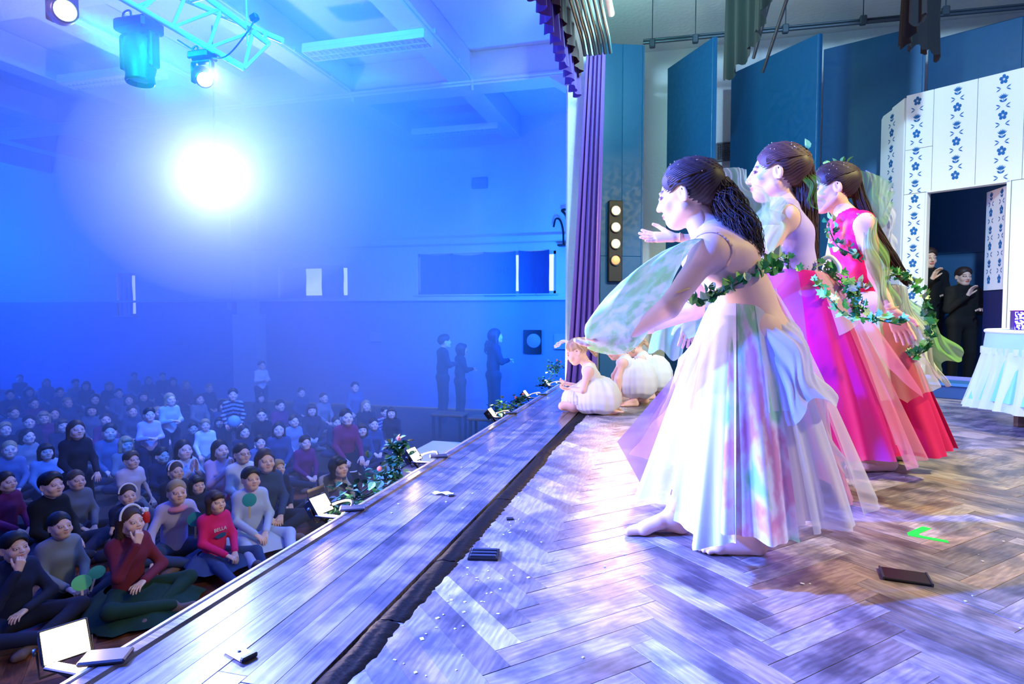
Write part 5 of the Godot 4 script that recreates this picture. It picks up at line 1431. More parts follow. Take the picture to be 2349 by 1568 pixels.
	var P := func(a0: float, a1: float, ln: Callable, m: Material, rb: Vector2, folds := 9.0, amp := 0.09, ph := 0.0, off := Vector3.ZERO):
		part(o, "skirt_panel", skirt_panel(wc, bc + off, rw + Vector2(0.006, 0.006), rb, deg_to_rad(a0), deg_to_rad(a1), ln, folds, amp, ph, tl), m)
	part(o, "skirt", skirt_panel(wc, bc, rw, Vector2(0.24, 0.27), 0, TAU, flat_len.call(0.93), 13.0, 0.06, 0.4, tl, 0.85, 150, 20), mat("skirt_white", Color(0.9, 0.85, 0.88), 0.85, {"cull_mode": BaseMaterial3D.CULL_DISABLED, "backlight_enabled": true, "backlight": Color(0.4, 0.36, 0.4)}))
	P.call(104, 150, point.call(1.02, 0.05), mat("tulle_solid_white", Color(0.9, 0.89, 0.92), 0.9, {"cull_mode": BaseMaterial3D.CULL_DISABLED}), Vector2(0.27, 0.36), 12.0, 0.08, 0.5)
	P.call(140, 185, slant.call(0.95, 0.9), thin, Vector2(0.33, 0.33), 9.0, 0.1, 0.2, V(-0.02, 0, 0))
	P.call(165, 215, slant.call(0.85, 0.95), mint, Vector2(0.34, 0.3), 9.0, 0.1, 1.2)
	P.call(28, 62, flat_len.call(0.93), white, Vector2(0.33, 0.34), 12.0, 0.08, 0.1)
	P.call(-12, 22, flat_len.call(0.9), pink, Vector2(0.33, 0.3), 12.0, 0.07, 1.1)
	P.call(-40, -8, flat_len.call(0.88), magenta, Vector2(0.34, 0.3), 10.0, 0.08, 1.3)
	P.call(-20, 30, slant.call(0.91, 0.86), thin, Vector2(0.39, 0.34), 9.0, 0.06, 0.6, V(0.02, 0, 0))
	sheet(o, "skirt_panel", [V(0.17, 0.85, -2.02), V(0.3, 0.89, -2.08), V(0.475, 0.54, -2.05), V(0.335, 0.5, -1.93)], tulle("tulle_snow", Color(0.86, 0.86, 0.96), 0.9), 0.06, 0.006)
	sheet(o, "skirt_panel", [V(0.24, 0.85, -2.04), V(0.31, 0.88, -2.12), V(0.545, 0.26, -2.15), V(0.41, 0.4, -2.0)], thin, 0.04, 0.012)
	var dye := Gradient.new()
	dye.offsets = PackedFloat32Array([0.25, 0.4, 0.5, 0.58, 0.7])
	dye.colors = PackedColorArray([Color(0.66, 0.9, 0.7), Color(0.93, 0.95, 0.93), Color(0.95, 0.9, 0.93), Color(0.95, 0.78, 0.84), Color(0.93, 0.62, 0.74)])
	var organza := tulle("organza_dyed", Color.WHITE, 0.85)
	organza.albedo_texture = noise(0.011, 5, 17, dye)
	organza.uv1_scale = V(0.3, 0.5, 1)
	P.call(64, 112, slant.call(0.91, 0.94), organza, Vector2(0.275, 0.35), 14.0, 0.08, 0.2, V(0, -0.02, 0))
	P.call(55, 76, flat_len.call(0.48), white, Vector2(0.26, 0.36), 9.0, 0.08, 0.3)
	ivy(o, [V(0.02, 0.85, -2.0) - at, V(0.1, 0.845, -1.98) - at, V(0.17, 0.885, -1.985) - at, V(0.24, 0.92, -2.02) - at, V(0.31, 0.945, -2.1) - at, V(0.3, 0.985, -2.2) - at], 74, 0.042, true, 0.02)
	# ---- middle dancer, right arm stretched to the left
	at = V(0.56, 0, -2.92)
	J = shift({"hd": V(0.42, 1.414, -2.9), "nek": V(0.465, 1.262, -2.9), "chs": V(0.482, 1.144, -2.9), "wst": V(0.5, 1.02, -2.9), "pel": V(0.53, 0.897, -2.9), "sl": V(0.44, 1.2, -2.75), "el": V(0.35, 1.005, -2.68), "wl": V(0.27, 0.87, -2.75), "sr": V(0.44, 1.222, -3.05), "er": V(0.206, 1.146, -3.1), "wr": V(-0.006, 1.17, -3.05), "hl": V(0.53, 0.88, -2.81), "kl": V(0.5, 0.47, -2.8), "al": V(0.56, 0.1, -2.82), "hr": V(0.53, 0.88, -3.0), "kr": V(0.55, 0.45, -3.0), "ar": V(0.64, 0.1, -3.05)}, at)
	J.hdx = look(J.hd, V(-0.98, 0.02, -0.12), V(0.02, 1, 0), 1.02)
	o = thing("person", "middle dancer in a lavender leotard with long straight hair, palm held out to the left", "person", at, "dancers with tulle skirts")
	part(o, "body", skin(J, 0.92, 0.0105, [[hand(0.3, 0.25), hand_at(J.wl, V(-0.5, -0.8, 0), V(-0.3, 0.2, 1), true)], [hand(0.12, 0.28), hand_at(J.wr, V(-0.98, 0.03, 0.05), V(0.12, -0.75, -0.65), false, 1.02)]], [[foot_at(V(0.59, 0.0, -2.82) - at, V(-1, 0, 0.1), true)], [foot_at(V(0.67, 0.0, -3.05) - at, V(-1, 0, 0.1), false)]], head(false, true)), fair)
	eye_pair(o, J.hdx)
	dancer_hair(o, J.hdx, "hair_chestnut", [J.hdx * V(0, 0.03, 0.12), J.hd + V(0.12, -0.03, 0), J.hd + V(0.12, -0.18, 0.01), J.hd + V(0.12, -0.34, 0.03), J.hd + V(0.15, -0.5, 0.06)], 520, 0.003, 0.055)
	mats["hair_chestnut"].albedo_color = Color(0.35, 0.23, 0.2)
	part(o, "leotard", leotard(J, 0.92, 0.0), mat("leotard_lavender", Color(0.78, 0.7, 0.95), 0.45, {"cull_mode": BaseMaterial3D.CULL_DISABLED}))
	part(o, "hair_flower", leaf_shape(0.05, 0.035, 0.5), mat("ivy_lime", Color(0.42, 0.72, 0.3), 0.5), Transform3D(Basis.from_euler(V(1.2, 2.5, 0.3)), J.hdx * V(-0.02, 0.085, 0.12)))
	part(o, "bracelet", G.new().tube(range(13).map(func(k): return J.wr + V(0.03, 0.022 * cos(TAU * k / 12), 0.022 * sin(TAU * k / 12))), 0.002, 5), mat("armband_gold"))
	sheet(o, "veil", [V(0.503, 1.494, -2.88), V(0.572, 1.449, -2.88), V(0.61, 1.267, -2.88), V(0.512, 1.215, -2.88)], green, 0.03, 0.008)
	sheet(o, "sleeve", [V(0.375, 1.285, -2.74), V(0.446, 1.246, -2.72), V(0.386, 1.0, -2.64), V(0.285, 1.1, -2.66)], tulle("sleeve_green", Color(0.5, 0.8, 0.4), 0.62), 0.07, 0.008)
	sheet(o, "sleeve", [V(0.36, 1.26, -2.8), V(0.41, 1.23, -2.76), V(0.3, 1.02, -2.7), V(0.22, 1.1, -2.76)], mint, 0.05, 0.008)
	wc = V(0.515, 0.985, -2.9) - at
	bc = V(0.62, 0.2, -2.92) - at
	rw = Vector2(0.118, 0.135)
	tl = Vector2(-0.1, 0.0)
	var P2 := func(a0: float, a1: float, ln: Callable, m: Material, rb: Vector2, folds := 9.0, amp := 0.09, ph := 0.0, off := Vector3.ZERO):
		part(o, "skirt_panel", skirt_panel(wc, bc + off, rw + Vector2(0.008, 0.008), rb, deg_to_rad(a0), deg_to_rad(a1), ln, folds, amp, ph, tl), m)
	part(o, "skirt", skirt_panel(wc, bc, rw, Vector2(0.3, 0.28), 0, TAU, flat_len.call(0.97), 11.0, 0.06, 0.4, tl, 0.8, 120, 18), mat("skirt_magenta", Color(0.86, 0.05, 0.5), 0.8, {"cull_mode": BaseMaterial3D.CULL_DISABLED}))
	P2.call(-30, 55, flat_len.call(0.99), rose, Vector2(0.4, 0.36), 8.0, 0.07, 0.6)
	P2.call(50, 100, flat_len.call(0.96), magenta, Vector2(0.34, 0.33), 9.0, 0.07, 0.3)
	P2.call(-5, 50, point.call(0.66, 0.25), rose, Vector2(0.5, 0.36), 6.0, 0.05, 1.3, V(0.05, 0, 0))
	P2.call(10, 70, slant.call(0.34, 0.2), thin, Vector2(0.44, 0.36), 8.0, 0.08, 0.9)
	P2.call(100, 200, flat_len.call(0.97), lilac, Vector2(0.34, 0.33), 9.0, 0.07, 0.3)
	part(o, "bow", G.new().tube(spline([V(0.6, 1.03, -2.83) - at, V(0.63, 1.04, -2.82) - at, V(0.66, 1.0, -2.81) - at, V(0.66, 0.97, -2.81) - at]), 0.016, 8, true, 0.6), mat("petal_white"))
	ivy(o, [V(0.4, 1.04, -2.79) - at, V(0.5, 1.0, -2.78) - at, V(0.6, 0.985, -2.82) - at, V(0.68, 0.93, -2.8) - at, V(0.72, 0.86, -2.78) - at, V(0.73, 0.8, -2.76) - at], 90, 0.036, false, 0.024)
	ivy(o, [V(0.56, 0.93, -2.74) - at, V(0.6, 0.86, -2.68) - at, V(0.65, 0.8, -2.64) - at, V(0.75, 0.78, -2.62) - at, V(0.84, 0.76, -2.64) - at], 40, 0.036, false, 0.02)
	# ---- right dancer
	at = V(1.02, 0, -3.5)
	J = shift({"hd": V(0.765, 1.441, -3.45), "nek": V(0.836, 1.293, -3.45), "chs": V(0.875, 1.15, -3.45), "wst": V(0.9, 1.01, -3.45), "pel": V(0.945, 0.868, -3.45), "sl": V(0.88, 1.235, -3.3), "el": V(0.925, 0.985, -3.26), "wl": V(0.975, 0.81, -3.18), "sr": V(0.84, 1.26, -3.6), "er": V(0.82, 1.05, -3.7), "wr": V(0.72, 0.88, -3.6), "hl": V(0.93, 0.845, -3.36), "kl": V(0.96, 0.453, -3.4), "al": V(1.062, 0.1, -3.487), "hr": V(0.964, 0.847, -3.55), "kr": V(1.04, 0.457, -3.6), "ar": V(1.2, 0.1, -3.75)}, at)
	J.hdx = look(J.hd, V(-0.97, -0.14, 0.02), V(-0.1, 1, 0), 1.0)
	o = thing("person", "right dancer in a crimson leotard and skirt, ivy across the chest, open hand behind", "person", at, "dancers with tulle skirts")
	part(o, "body", skin(J, 0.9, 0.0105, [[hand(0.22, 0.12), hand_at(J.wl, V(0.35, -0.85, 0.22), V(0.45, 0.25, -0.86), true, 1.05)], [hand(0.3, 0.25), hand_at(J.wr, V(-0.5, -0.8, 0), V(-0.3, 0, -1), false)]], [[foot_at(V(1.085, 0.0, -3.5) - at, V(-0.93, 0, 0.3), true, 1.02)], [foot_at(V(1.23, 0.0, -3.75) - at, V(-0.95, 0, 0.2), false, 1.0)]], head(false, true)), fair)
	eye_pair(o, J.hdx)
	dancer_hair(o, J.hdx, "hair_dark", [J.hdx * V(0, 0.02, 0.115), J.hd + V(0.14, -0.08, 0), J.hd + V(0.2, -0.22, 0.0), J.hd + V(0.27, -0.36, 0.02), J.hd + V(0.36, -0.5, 0.03)], 380, 0.002, 0.034)
	mats["hair_dark"].albedo_color = Color(0.24, 0.16, 0.15)
	part(o, "leotard", leotard(J, 0.9, 0.03), mat("leotard_crimson", Color(0.95, 0.05, 0.38), 0.45, {"cull_mode": BaseMaterial3D.CULL_DISABLED}))
	part(o, "bracelet", G.new().tube(range(13).map(func(k): return J.wl + V(0.026 * cos(TAU * k / 12), 0.02 + 0.006 * cos(TAU * k / 12), 0.024 * sin(TAU * k / 12))), 0.002, 5), mat("armband_gold"))
	part(o, "anklet", G.new().tube(range(13).map(func(k): return J.al + V(0.036 * cos(TAU * k / 12), 0.02 - 0.008 * cos(TAU * k / 12), 0.036 * sin(TAU * k / 12))), 0.002, 5), mat("armband_gold"))
	for k in 5: part(o, "hair_leaf", leaf_shape(0.04, 0.025, 0.4), mat("ivy_lime"), Transform3D(Basis.from_euler(V(0.8, k * 1.1, 0.2)), J.hdx * V(0.03 - 0.015 * k, 0.125 - 0.004 * k, 0.0 + 0.02 * k)))
	sheet(o, "veil", [V(0.88, 1.532, -3.46), V(1.052, 1.443, -3.46), V(1.051, 1.353, -3.5), V(0.959, 1.09, -3.48)], green, 0.05, 0.008)
	sheet(o, "veil", [V(0.939, 1.538, -3.52), V(1.071, 1.421, -3.52), V(1.094, 1.161, -3.56), V(1.047, 1.026, -3.54)], thin, 0.04, 0.008)
	sheet(o, "sleeve", [V(0.84, 1.285, -3.28), V(0.93, 1.25, -3.27), V(1.015, 0.843, -3.22), V(0.93, 0.786, -3.2)], tulle("sleeve_green", Color.WHITE, 0.6), 0.03, 0.007)
	sheet(o, "skirt_panel", [V(1.0, 0.95, -3.45), V(1.1, 0.94, -3.45), V(1.36, 0.62, -3.45), V(1.25, 0.5, -3.45)], tulle("tulle_lime", Color(0.5, 0.82, 0.4), 0.72), 0.05, 0.012)
	sheet(o, "skirt_panel", [V(1.0, 0.94, -3.38), V(1.1, 0.93, -3.38), V(1.285, 0.44, -3.38), V(1.12, 0.6, -3.36)], tulle("tulle_cream", Color(0.9, 0.95, 0.84), 0.72), 0.05, 0.016)
	wc = V(0.93, 0.93, -3.46) - at
	bc = V(1.05, 0.13, -3.5) - at
	rw = Vector2(0.1, 0.115)
	tl = Vector2(0.05, 0.0)
	var P3 := func(a0: float, a1: float, ln: Callable, m: Material, rb: Vector2, folds := 9.0, amp := 0.09, ph := 0.0, off := Vector3.ZERO):
		part(o, "skirt_panel", skirt_panel(wc, bc + off, rw + Vector2(0.008, 0.008), rb, deg_to_rad(a0), deg_to_rad(a1), ln, folds, amp, ph, tl), m)
	part(o, "skirt", skirt_panel(wc, bc, rw, Vector2(0.28, 0.26), 0, TAU, flat_len.call(1.0), 7.0, 0.16, 0.9, tl, 0.9, 130, 18), mat("skirt_crimson", Color(0.84, 0.01, 0.36), 0.8, {"cull_mode": BaseMaterial3D.CULL_DISABLED}))
	P3.call(85, 175, slant.call(0.72, 0.66), tulle("tulle_cream", Color(0.9, 0.95, 0.84), 0.75), Vector2(0.4, 0.36), 8.0, 0.08, 0.6, V(-0.06, 0, 0))
	P3.call(60, 100, point.call(0.68, 0.1), tulle("tulle_amber", Color(0.82, 0.6, 0.5), 0.4), Vector2(0.33, 0.36), 8.0, 0.08, 0.2)
	P3.call(90, 140, slant.call(0.3, 0.34), green, Vector2(0.36, 0.36), 8.0, 0.1, 0.9)
	P3.call(30, 62, slant.call(0.62, 0.58), thin, Vector2(0.36, 0.36), 8.0, 0.1, 1.4)
	ivy(o, [V(0.735, 1.26, -3.36) - at, V(0.745, 1.2, -3.34) - at, V(0.77, 1.13, -3.3) - at, V(0.83, 1.09, -3.29) - at, V(0.87, 1.05, -3.28) - at], 30, 0.045, true, 0.022)
	ivy(o, [V(1.0, 0.99, -3.36) - at, V(1.06, 0.985, -3.33) - at, V(1.13, 0.9, -3.3) - at, V(1.16, 0.8, -3.28) - at, V(1.17, 0.7, -3.27) - at, V(1.13, 0.62, -3.26) - at, V(1.07, 0.6, -3.25) - at], 90, 0.038, false, 0.022)
	ivy(o, [V(0.82, 0.94, -3.32) - at, V(0.88, 0.93, -3.31) - at, V(0.96, 0.95, -3.33) - at], 14, 0.045, true, 0.022)
	# ---- dancer bowing low behind the front one
	at = V(0.3, 0, -2.92)
	J = shift({"hd": V(0.2, 0.93, -2.92), "nek": V(0.275, 0.86, -2.92), "chs": V(0.302, 0.763, -2.92), "wst": V(0.331, 0.665, -2.92), "pel": V(0.36, 0.567, -2.92), "sl": V(0.227, 0.811, -2.8), "el": V(0.135, 0.87, -2.8), "wl": V(0.069, 0.79, -2.85), "sr": V(0.237, 0.802, -3.05), "er": V(0.051, 0.58, -3.0), "wr": V(-0.022, 0.37, -2.95), "hl": V(0.349, 0.565, -2.83), "kl": V(0.291, 0.31, -2.83), "al": V(0.333, 0.1, -2.85), "hr": V(0.37, 0.551, -3.0), "kr": V(0.289, 0.3, -3.0), "ar": V(0.312, 0.1, -3.0)}, at)
	J.hdx = look(J.hd, V(-0.9, -0.35, -0.2), V(-0.3, 1, 0), 0.92)
	o = thing("person", "dancer bent low, mostly hidden behind the front dancer, lilac tulle spread to the left", "person", at, "dancers with tulle skirts")
	part(o, "body", skin(J, 0.78, 0.012, [[hand(0.22, 0.12), hand_at(J.wl, V(-0.1, -0.97, 0.1), V(0.3, 0.1, 1), true, 0.9)], [hand(0.5, 0.12), hand_at(J.wr, V(-0.3, -0.95, 0.1), V(-0.6, 0.2, 0.75), false, 0.9)]], [[foot_at(V(0.36, 0.0, -2.85) - at, V(-1, 0, 0), true, 0.9)], [foot_at(V(0.34, 0.0, -3.0) - at, V(-1, 0, 0), false, 0.9)]], head(false)), fair)
	part(o, "hair", hair_cap("short"), hair_mat("hair_dark", Color(0.24, 0.16, 0.15)), J.hdx)
	part(o, "leotard", leotard(J, 0.78, 0.0), mat("leotard_white", Color(0.95, 0.95, 0.98), 0.5, {"cull_mode": BaseMaterial3D.CULL_DISABLED}))
	veil(o, [V(0.16, 0.86, -2.76) - at, V(0.1, 0.8, -2.74) - at, V(0.0, 0.74, -2.78) - at, V(-0.04, 0.62, -2.84) - at], [0.1, 0.16], mint)
	wc = V(0.3, 0.74, -2.92) - at
	bc = V(0.25, 0.12, -2.92) - at
	var P4 := func(a0: float, a1: float, ln: Callable, m: Material, rb: Vector2, folds := 9.0, amp := 0.09, ph := 0.0, off := Vector3.ZERO):
		part(o, "skirt_panel", skirt_panel(wc, bc + off, Vector2(0.12, 0.13), rb, deg_to_rad(a0), deg_to_rad(a1), ln, folds, amp, ph, Vector2(-0.2, 0)), m)
	part(o, "skirt", skirt_panel(wc, bc, Vector2(0.11, 0.12), Vector2(0.2, 0.22), 0, TAU, flat_len.call(0.7), 9.0, 0.1, 0.9, Vector2(-0.2, 0), 0.9, 80, 12), mat("skirt_white"))
	P4.call(110, 200, flat_len.call(0.62), white, Vector2(0.3, 0.3), 9.0, 0.1, 0.3)
	var q := [V(0.0, 0.52, -2.86) - at, V(-0.25, 0.204, -2.84) - at, V(-0.13, 0.02, -2.8) - at, V(0.1, 0.05, -2.82) - at]
	part(o, "skirt_panel", G.new().grid(14, 14, func(i: int, j: int):
		var s := i / 14.0
		var t := j / 14.0
		var a: Vector3 = q[0].lerp(q[1], s)
		var b: Vector3 = q[3].lerp(q[2], s)
		return a.lerp(b, t) + V(0, 0, 0.02 * sin(s * 5.0 + t * 2.0) + 0.012 * sin(s * 11.0))), tulle("tulle_purple", Color(0.45, 0.2, 0.85), 0.65))
	P4.call(120, 170, flat_len.call(0.95), lilac, Vector2(0.42, 0.32), 7.0, 0.08, 0.2)
	kneelers()
	shadows_in_door()

func puff(ce: Vector3, r: Vector3, pl: float, ph: float) -> G:
	# a gathered bubble of cloth, drawn in at the hem
	var prof := [[0.1, 1.0], [0.5, 0.88], [0.78, 0.55], [0.96, 0.1], [1.0, -0.35], [0.93, -0.72], [0.72, -0.95], [0.5, -1.0]]
	return G.new().grid(96, 28, func(i: int, j: int):
		var a := -TAU * i / 96.0
		var f := (28 - j) / 4.0
		var k := mini(int(f), 6)
		var q := lerpf(prof[k][0], prof[k + 1][0], f - k)
		var y := lerpf(prof[k][1], prof[k + 1][1], f - k)
		var w := 1.0 + pl * (0.7 * sin(a * 9.0 + ph + sin(a * 2.0) * 2.0) + 0.5 * sin(a * 23.0 + 3.0 * sin(a * 3.0) + f * 0.4) + 0.5 * sin(a * 3.0 + y * 2.0)) * (0.35 + 0.65 * absf(y))
		return ce + V(cos(a) * q * w, y + 0.04 * sin(a * 5.0 + ph), sin(a) * q * w) * r, true)

func kneelers() -> void:
	var fair := skin_mat()
	var dress := mat("bubble_white", Color(0.86, 0.85, 0.83), 0.8, {"cull_mode": BaseMaterial3D.CULL_DISABLED, "subsurf_scatter_enabled": true, "subsurf_scatter_strength": 0.1})
	var at := V(-0.6, 0, -4.95)
	# (joints below are world places, moved to the girl)
	var J := shift({"hd": V(-0.675, 0.495, -4.95), "nek": V(-0.575, 0.375, -4.95), "chs": V(-0.55, 0.29, -4.95), "wst": V(-0.531, 0.2, -4.95), "pel": V(-0.506, 0.13, -4.95), "sl": V(-0.565, 0.345, -4.84), "el": V(-0.6, 0.2, -4.79), "wl": V(-0.71, 0.195, -4.88), "sr": V(-0.6, 0.33, -5.06), "er": V(-0.65, 0.19, -5.1), "wr": V(-0.735, 0.222, -5.0), "hl": V(-0.508, 0.12, -4.87), "kl": V(-0.77, 0.06, -4.85), "al": V(-0.475, 0.035, -4.89), "hr": V(-0.525, 0.12, -5.03), "kr": V(-0.785, 0.06, -5.05), "ar": V(-0.498, 0.035, -5.05)}, at)
	J.hdx = look(J.hd, V(-0.88, -0.42, 0.12), V(-0.4, 1, 0), 0.9)
	var o := thing("person", "girl in a white bubble dress kneeling at the stage edge, head bowed, hands held out", "person", at + V(-0.09, 0, 0), "kneeling girls in white")
	part(o, "body", skin(J, 0.68, 0.0105, [[hand(0.9, 0.1, true), hand_at(J.wl, V(-0.9, 0.0, -0.15), V(0.1, -1, 0.1), true, 0.72)], [hand(0.9, 0.1, true), hand_at(J.wr, V(-0.9, 0.1, 0.15), V(0.1, -1, 0), false, 0.72)]], [[Transform3D(Basis.looking_at(V(0.95, -0.2, 0.05), V(-0.2, -1, 0)) * Basis.from_scale(V(-0.75, 0.75, 0.75)), J.al + V(0.03, 0.03, 0.0))], [Transform3D(Basis.looking_at(V(0.95, -0.2, 0.05), V(-0.2, -1, 0)) * Basis.from_scale(V(0.75, 0.75, 0.75)), J.ar + V(0.03, 0.03, 0.0))]], head(true)), fair)
	eye_pair(o, J.hdx)
	var hb := part(o, "hair", hair_cap("tail"), hair_mat("hair_fair", Color(0.8, 0.66, 0.5)), J.hdx)
	part(hb, "feather", hank([V(0, 0.11, -0.03), V(0, 0.14, -0.07), V(0.0, 0.13, -0.13), V(0, 0.125, -0.17)], 0.008, 0.02, 24, 0.004, 0.003), mat("feather_white", Color(0.95, 0.95, 0.97), 0.8))
	part(o, "dress", puff(J.wst + V(0.02, -0.045, 0), V(0.2, 0.15, 0.2), 0.05, 0.3), dress)
	part(o, "bodice", leotard(J, 0.7, 0.0), dress)
	part(o, "dress_front", puff(J.wst + V(-0.13, -0.06, 0), V(0.13, 0.085, 0.15), 0.06, 1.3), dress)
	# second and third girl, crouching behind
	for k in 2:
		at = V(-0.33, 0, -5.5) if k == 0 else V(-0.2, 0, -6.0)
		J = {"hd": V(-0.17, 0.5, 0), "nek": V(-0.093, 0.408, 0), "chs": V(-0.042, 0.335, 0), "wst": V(-0.01, 0.25, 0), "pel": V(0.03, 0.17, 0), "sl": V(-0.099, 0.377, 0.11), "el": V(-0.135, 0.24, 0.15), "wl": V(-0.115, 0.1, 0.15), "sr": V(-0.127, 0.361, -0.1), "er": V(-0.2, 0.24, -0.15), "wr": V(-0.2, 0.126, -0.12), "hl": V(0.03, 0.165, 0.07), "kl": V(-0.12, 0.25, 0.11), "al": V(-0.01, 0.06, 0.1), "hr": V(0.03, 0.165, -0.07), "kr": V(-0.11, 0.24, -0.1), "ar": V(0.07, 0.06, -0.1)}
		J.hdx = look(J.hd, V(-0.9, -0.4, -0.1), V(-0.4, 1, 0), 0.9)
		o = thing("person", "second girl in white crouching behind the kneeling one, bare feet showing under the puffed skirt" if k == 0 else "third girl in white, farthest back, only puffed skirt and foot showing", "person", at, "kneeling girls in white")
		part(o, "body", skin(J, 0.66, 0.012, [[hand(0.5, 0.15, true), hand_at(J.wl, V(-0.1, -1, 0), V(-0.5, 0, 1), true, 0.7)], [hand(0.5, 0.15, true), hand_at(J.wr, V(-0.3, -1, 0), V(-0.5, 0, -1), false, 0.7)]], [[foot_at(V(0.02, 0.0, 0.1), V(-0.9, 0, 0.4), true, 0.75)], [foot_at(V(0.1, 0.0, -0.1), V(-0.95, 0, 0.3), false, 0.75)]], head(true)), fair)
		part(o, "hair", hair_cap("tail"), hair_mat("hair_fair", Color.WHITE), J.hdx)
		part(o, "dress", puff(J.wst + V(0.02, -0.01, 0), V(0.19, 0.17, 0.19), 0.05, 1.3 + k), dress)
		part(o, "bodice", leotard(J, 0.68, 0.0), dress)

func shadows_in_door() -> void:
	var q := [[V(2.8, 0, -8.0), 1.54, "taller stagehand in black standing left in the dark doorway"], [V(3.0, 0, -7.6), 1.29, "shorter stagehand in black standing right in the dark doorway, one hand raised"]]
	for d in q:
		var s: float = d[1] / 1.55
		var J := {"hd": V(0, 1.45, 0), "nek": V(0, 1.3, 0), "chs": V(0, 1.16, 0), "wst": V(0, 1.02, 0), "pel": V(0, 0.88, 0), "sl": V(-0.16, 1.25, 0), "el": V(-0.2, 1.0, -0.05), "wl": V(-0.08, 1.02, -0.22), "sr": V(0.16, 1.25, 0), "er": V(0.22, 1.02, -0.06), "wr": V(0.06, 1.2, -0.2), "hl": V(-0.09, 0.86, 0), "kl": V(-0.1, 0.48, -0.02), "al": V(-0.1, 0.09, 0.02), "hr": V(0.09, 0.86, 0), "kr": V(0.1, 0.48, -0.02), "ar": V(0.1, 0.09, 0.02)}
		J.hdx = look(J.hd, V(0, -0.05, -1), Vector3.UP)
		var o := thing("person", d[2], "person", d[0], "stagehands in the doorway")
		o.rotation.y = 3.3
		o.scale = V(s, s, s)
		part(o, "body", skin(J, 0.95, 0.016, [[hand(0.4, 0.15, true), hand_at(J.wl, V(0.3, 0.1, -1), V(0, 1, 0), true)], [hand(0.4, 0.15, true), hand_at(J.wr, V(-0.3, 0.8, -0.2), V(0.5, 0.2, 0.8), false)]], [[foot_at(V(-0.1, 0, 0.03), V(-0.1, 0, -1), true)], [foot_at(V(0.1, 0, 0.03), V(0.1, 0, -1), false)]], head(false)), skin_mat())
		eye_pair(o, J.hdx)
		part(o, "hair", hair_cap("short"), hair_mat("hair_dark", Color.WHITE), J.hdx)
		part(o, "clothes", outfit(J, 0.95, true, true, 0.018), mat("stage_black", Color(0.03, 0.03, 0.04), 0.9))

# clothing over the same joints: sleeves, legs, loose by a little
func outfit(J: Dictionary, g: float, sleeves: bool, trousers: bool, cell: float, colfn = null, loose := 0.014, only_legs := false) -> G:
	var b := bounds(J, 0.15)
	var s := Sdf.new(b[0], b[1], cell)
	if not only_legs:
		torso_caps(s, J, g, loose)
		for q in ["l", "r"]:
			s.cap(J["s" + q], J["e" + q] if sleeves else J["s" + q].lerp(J["e" + q], 0.55), 0.044 * g + loose, 0.036 * g + loose, 0.03)
			if sleeves: s.cap(J["e" + q], J["w" + q].lerp(J["e" + q], 0.08), 0.036 * g + loose, 0.026 * g + loose, 0.02)
	if trousers:
		s.cap(J.hl, J.hr, 0.088 * g + loose, 0.088 * g + loose, 0.03)
		for q in ["l", "r"]:
			s.cap(J["h" + q], J["k" + q], 0.08 * g + loose, 0.054 * g + loose, 0.03).cap(J["k" + q], J["a" + q], 0.054 * g + loose, 0.042 * g + loose, 0.02)
	return s.net(colfn)
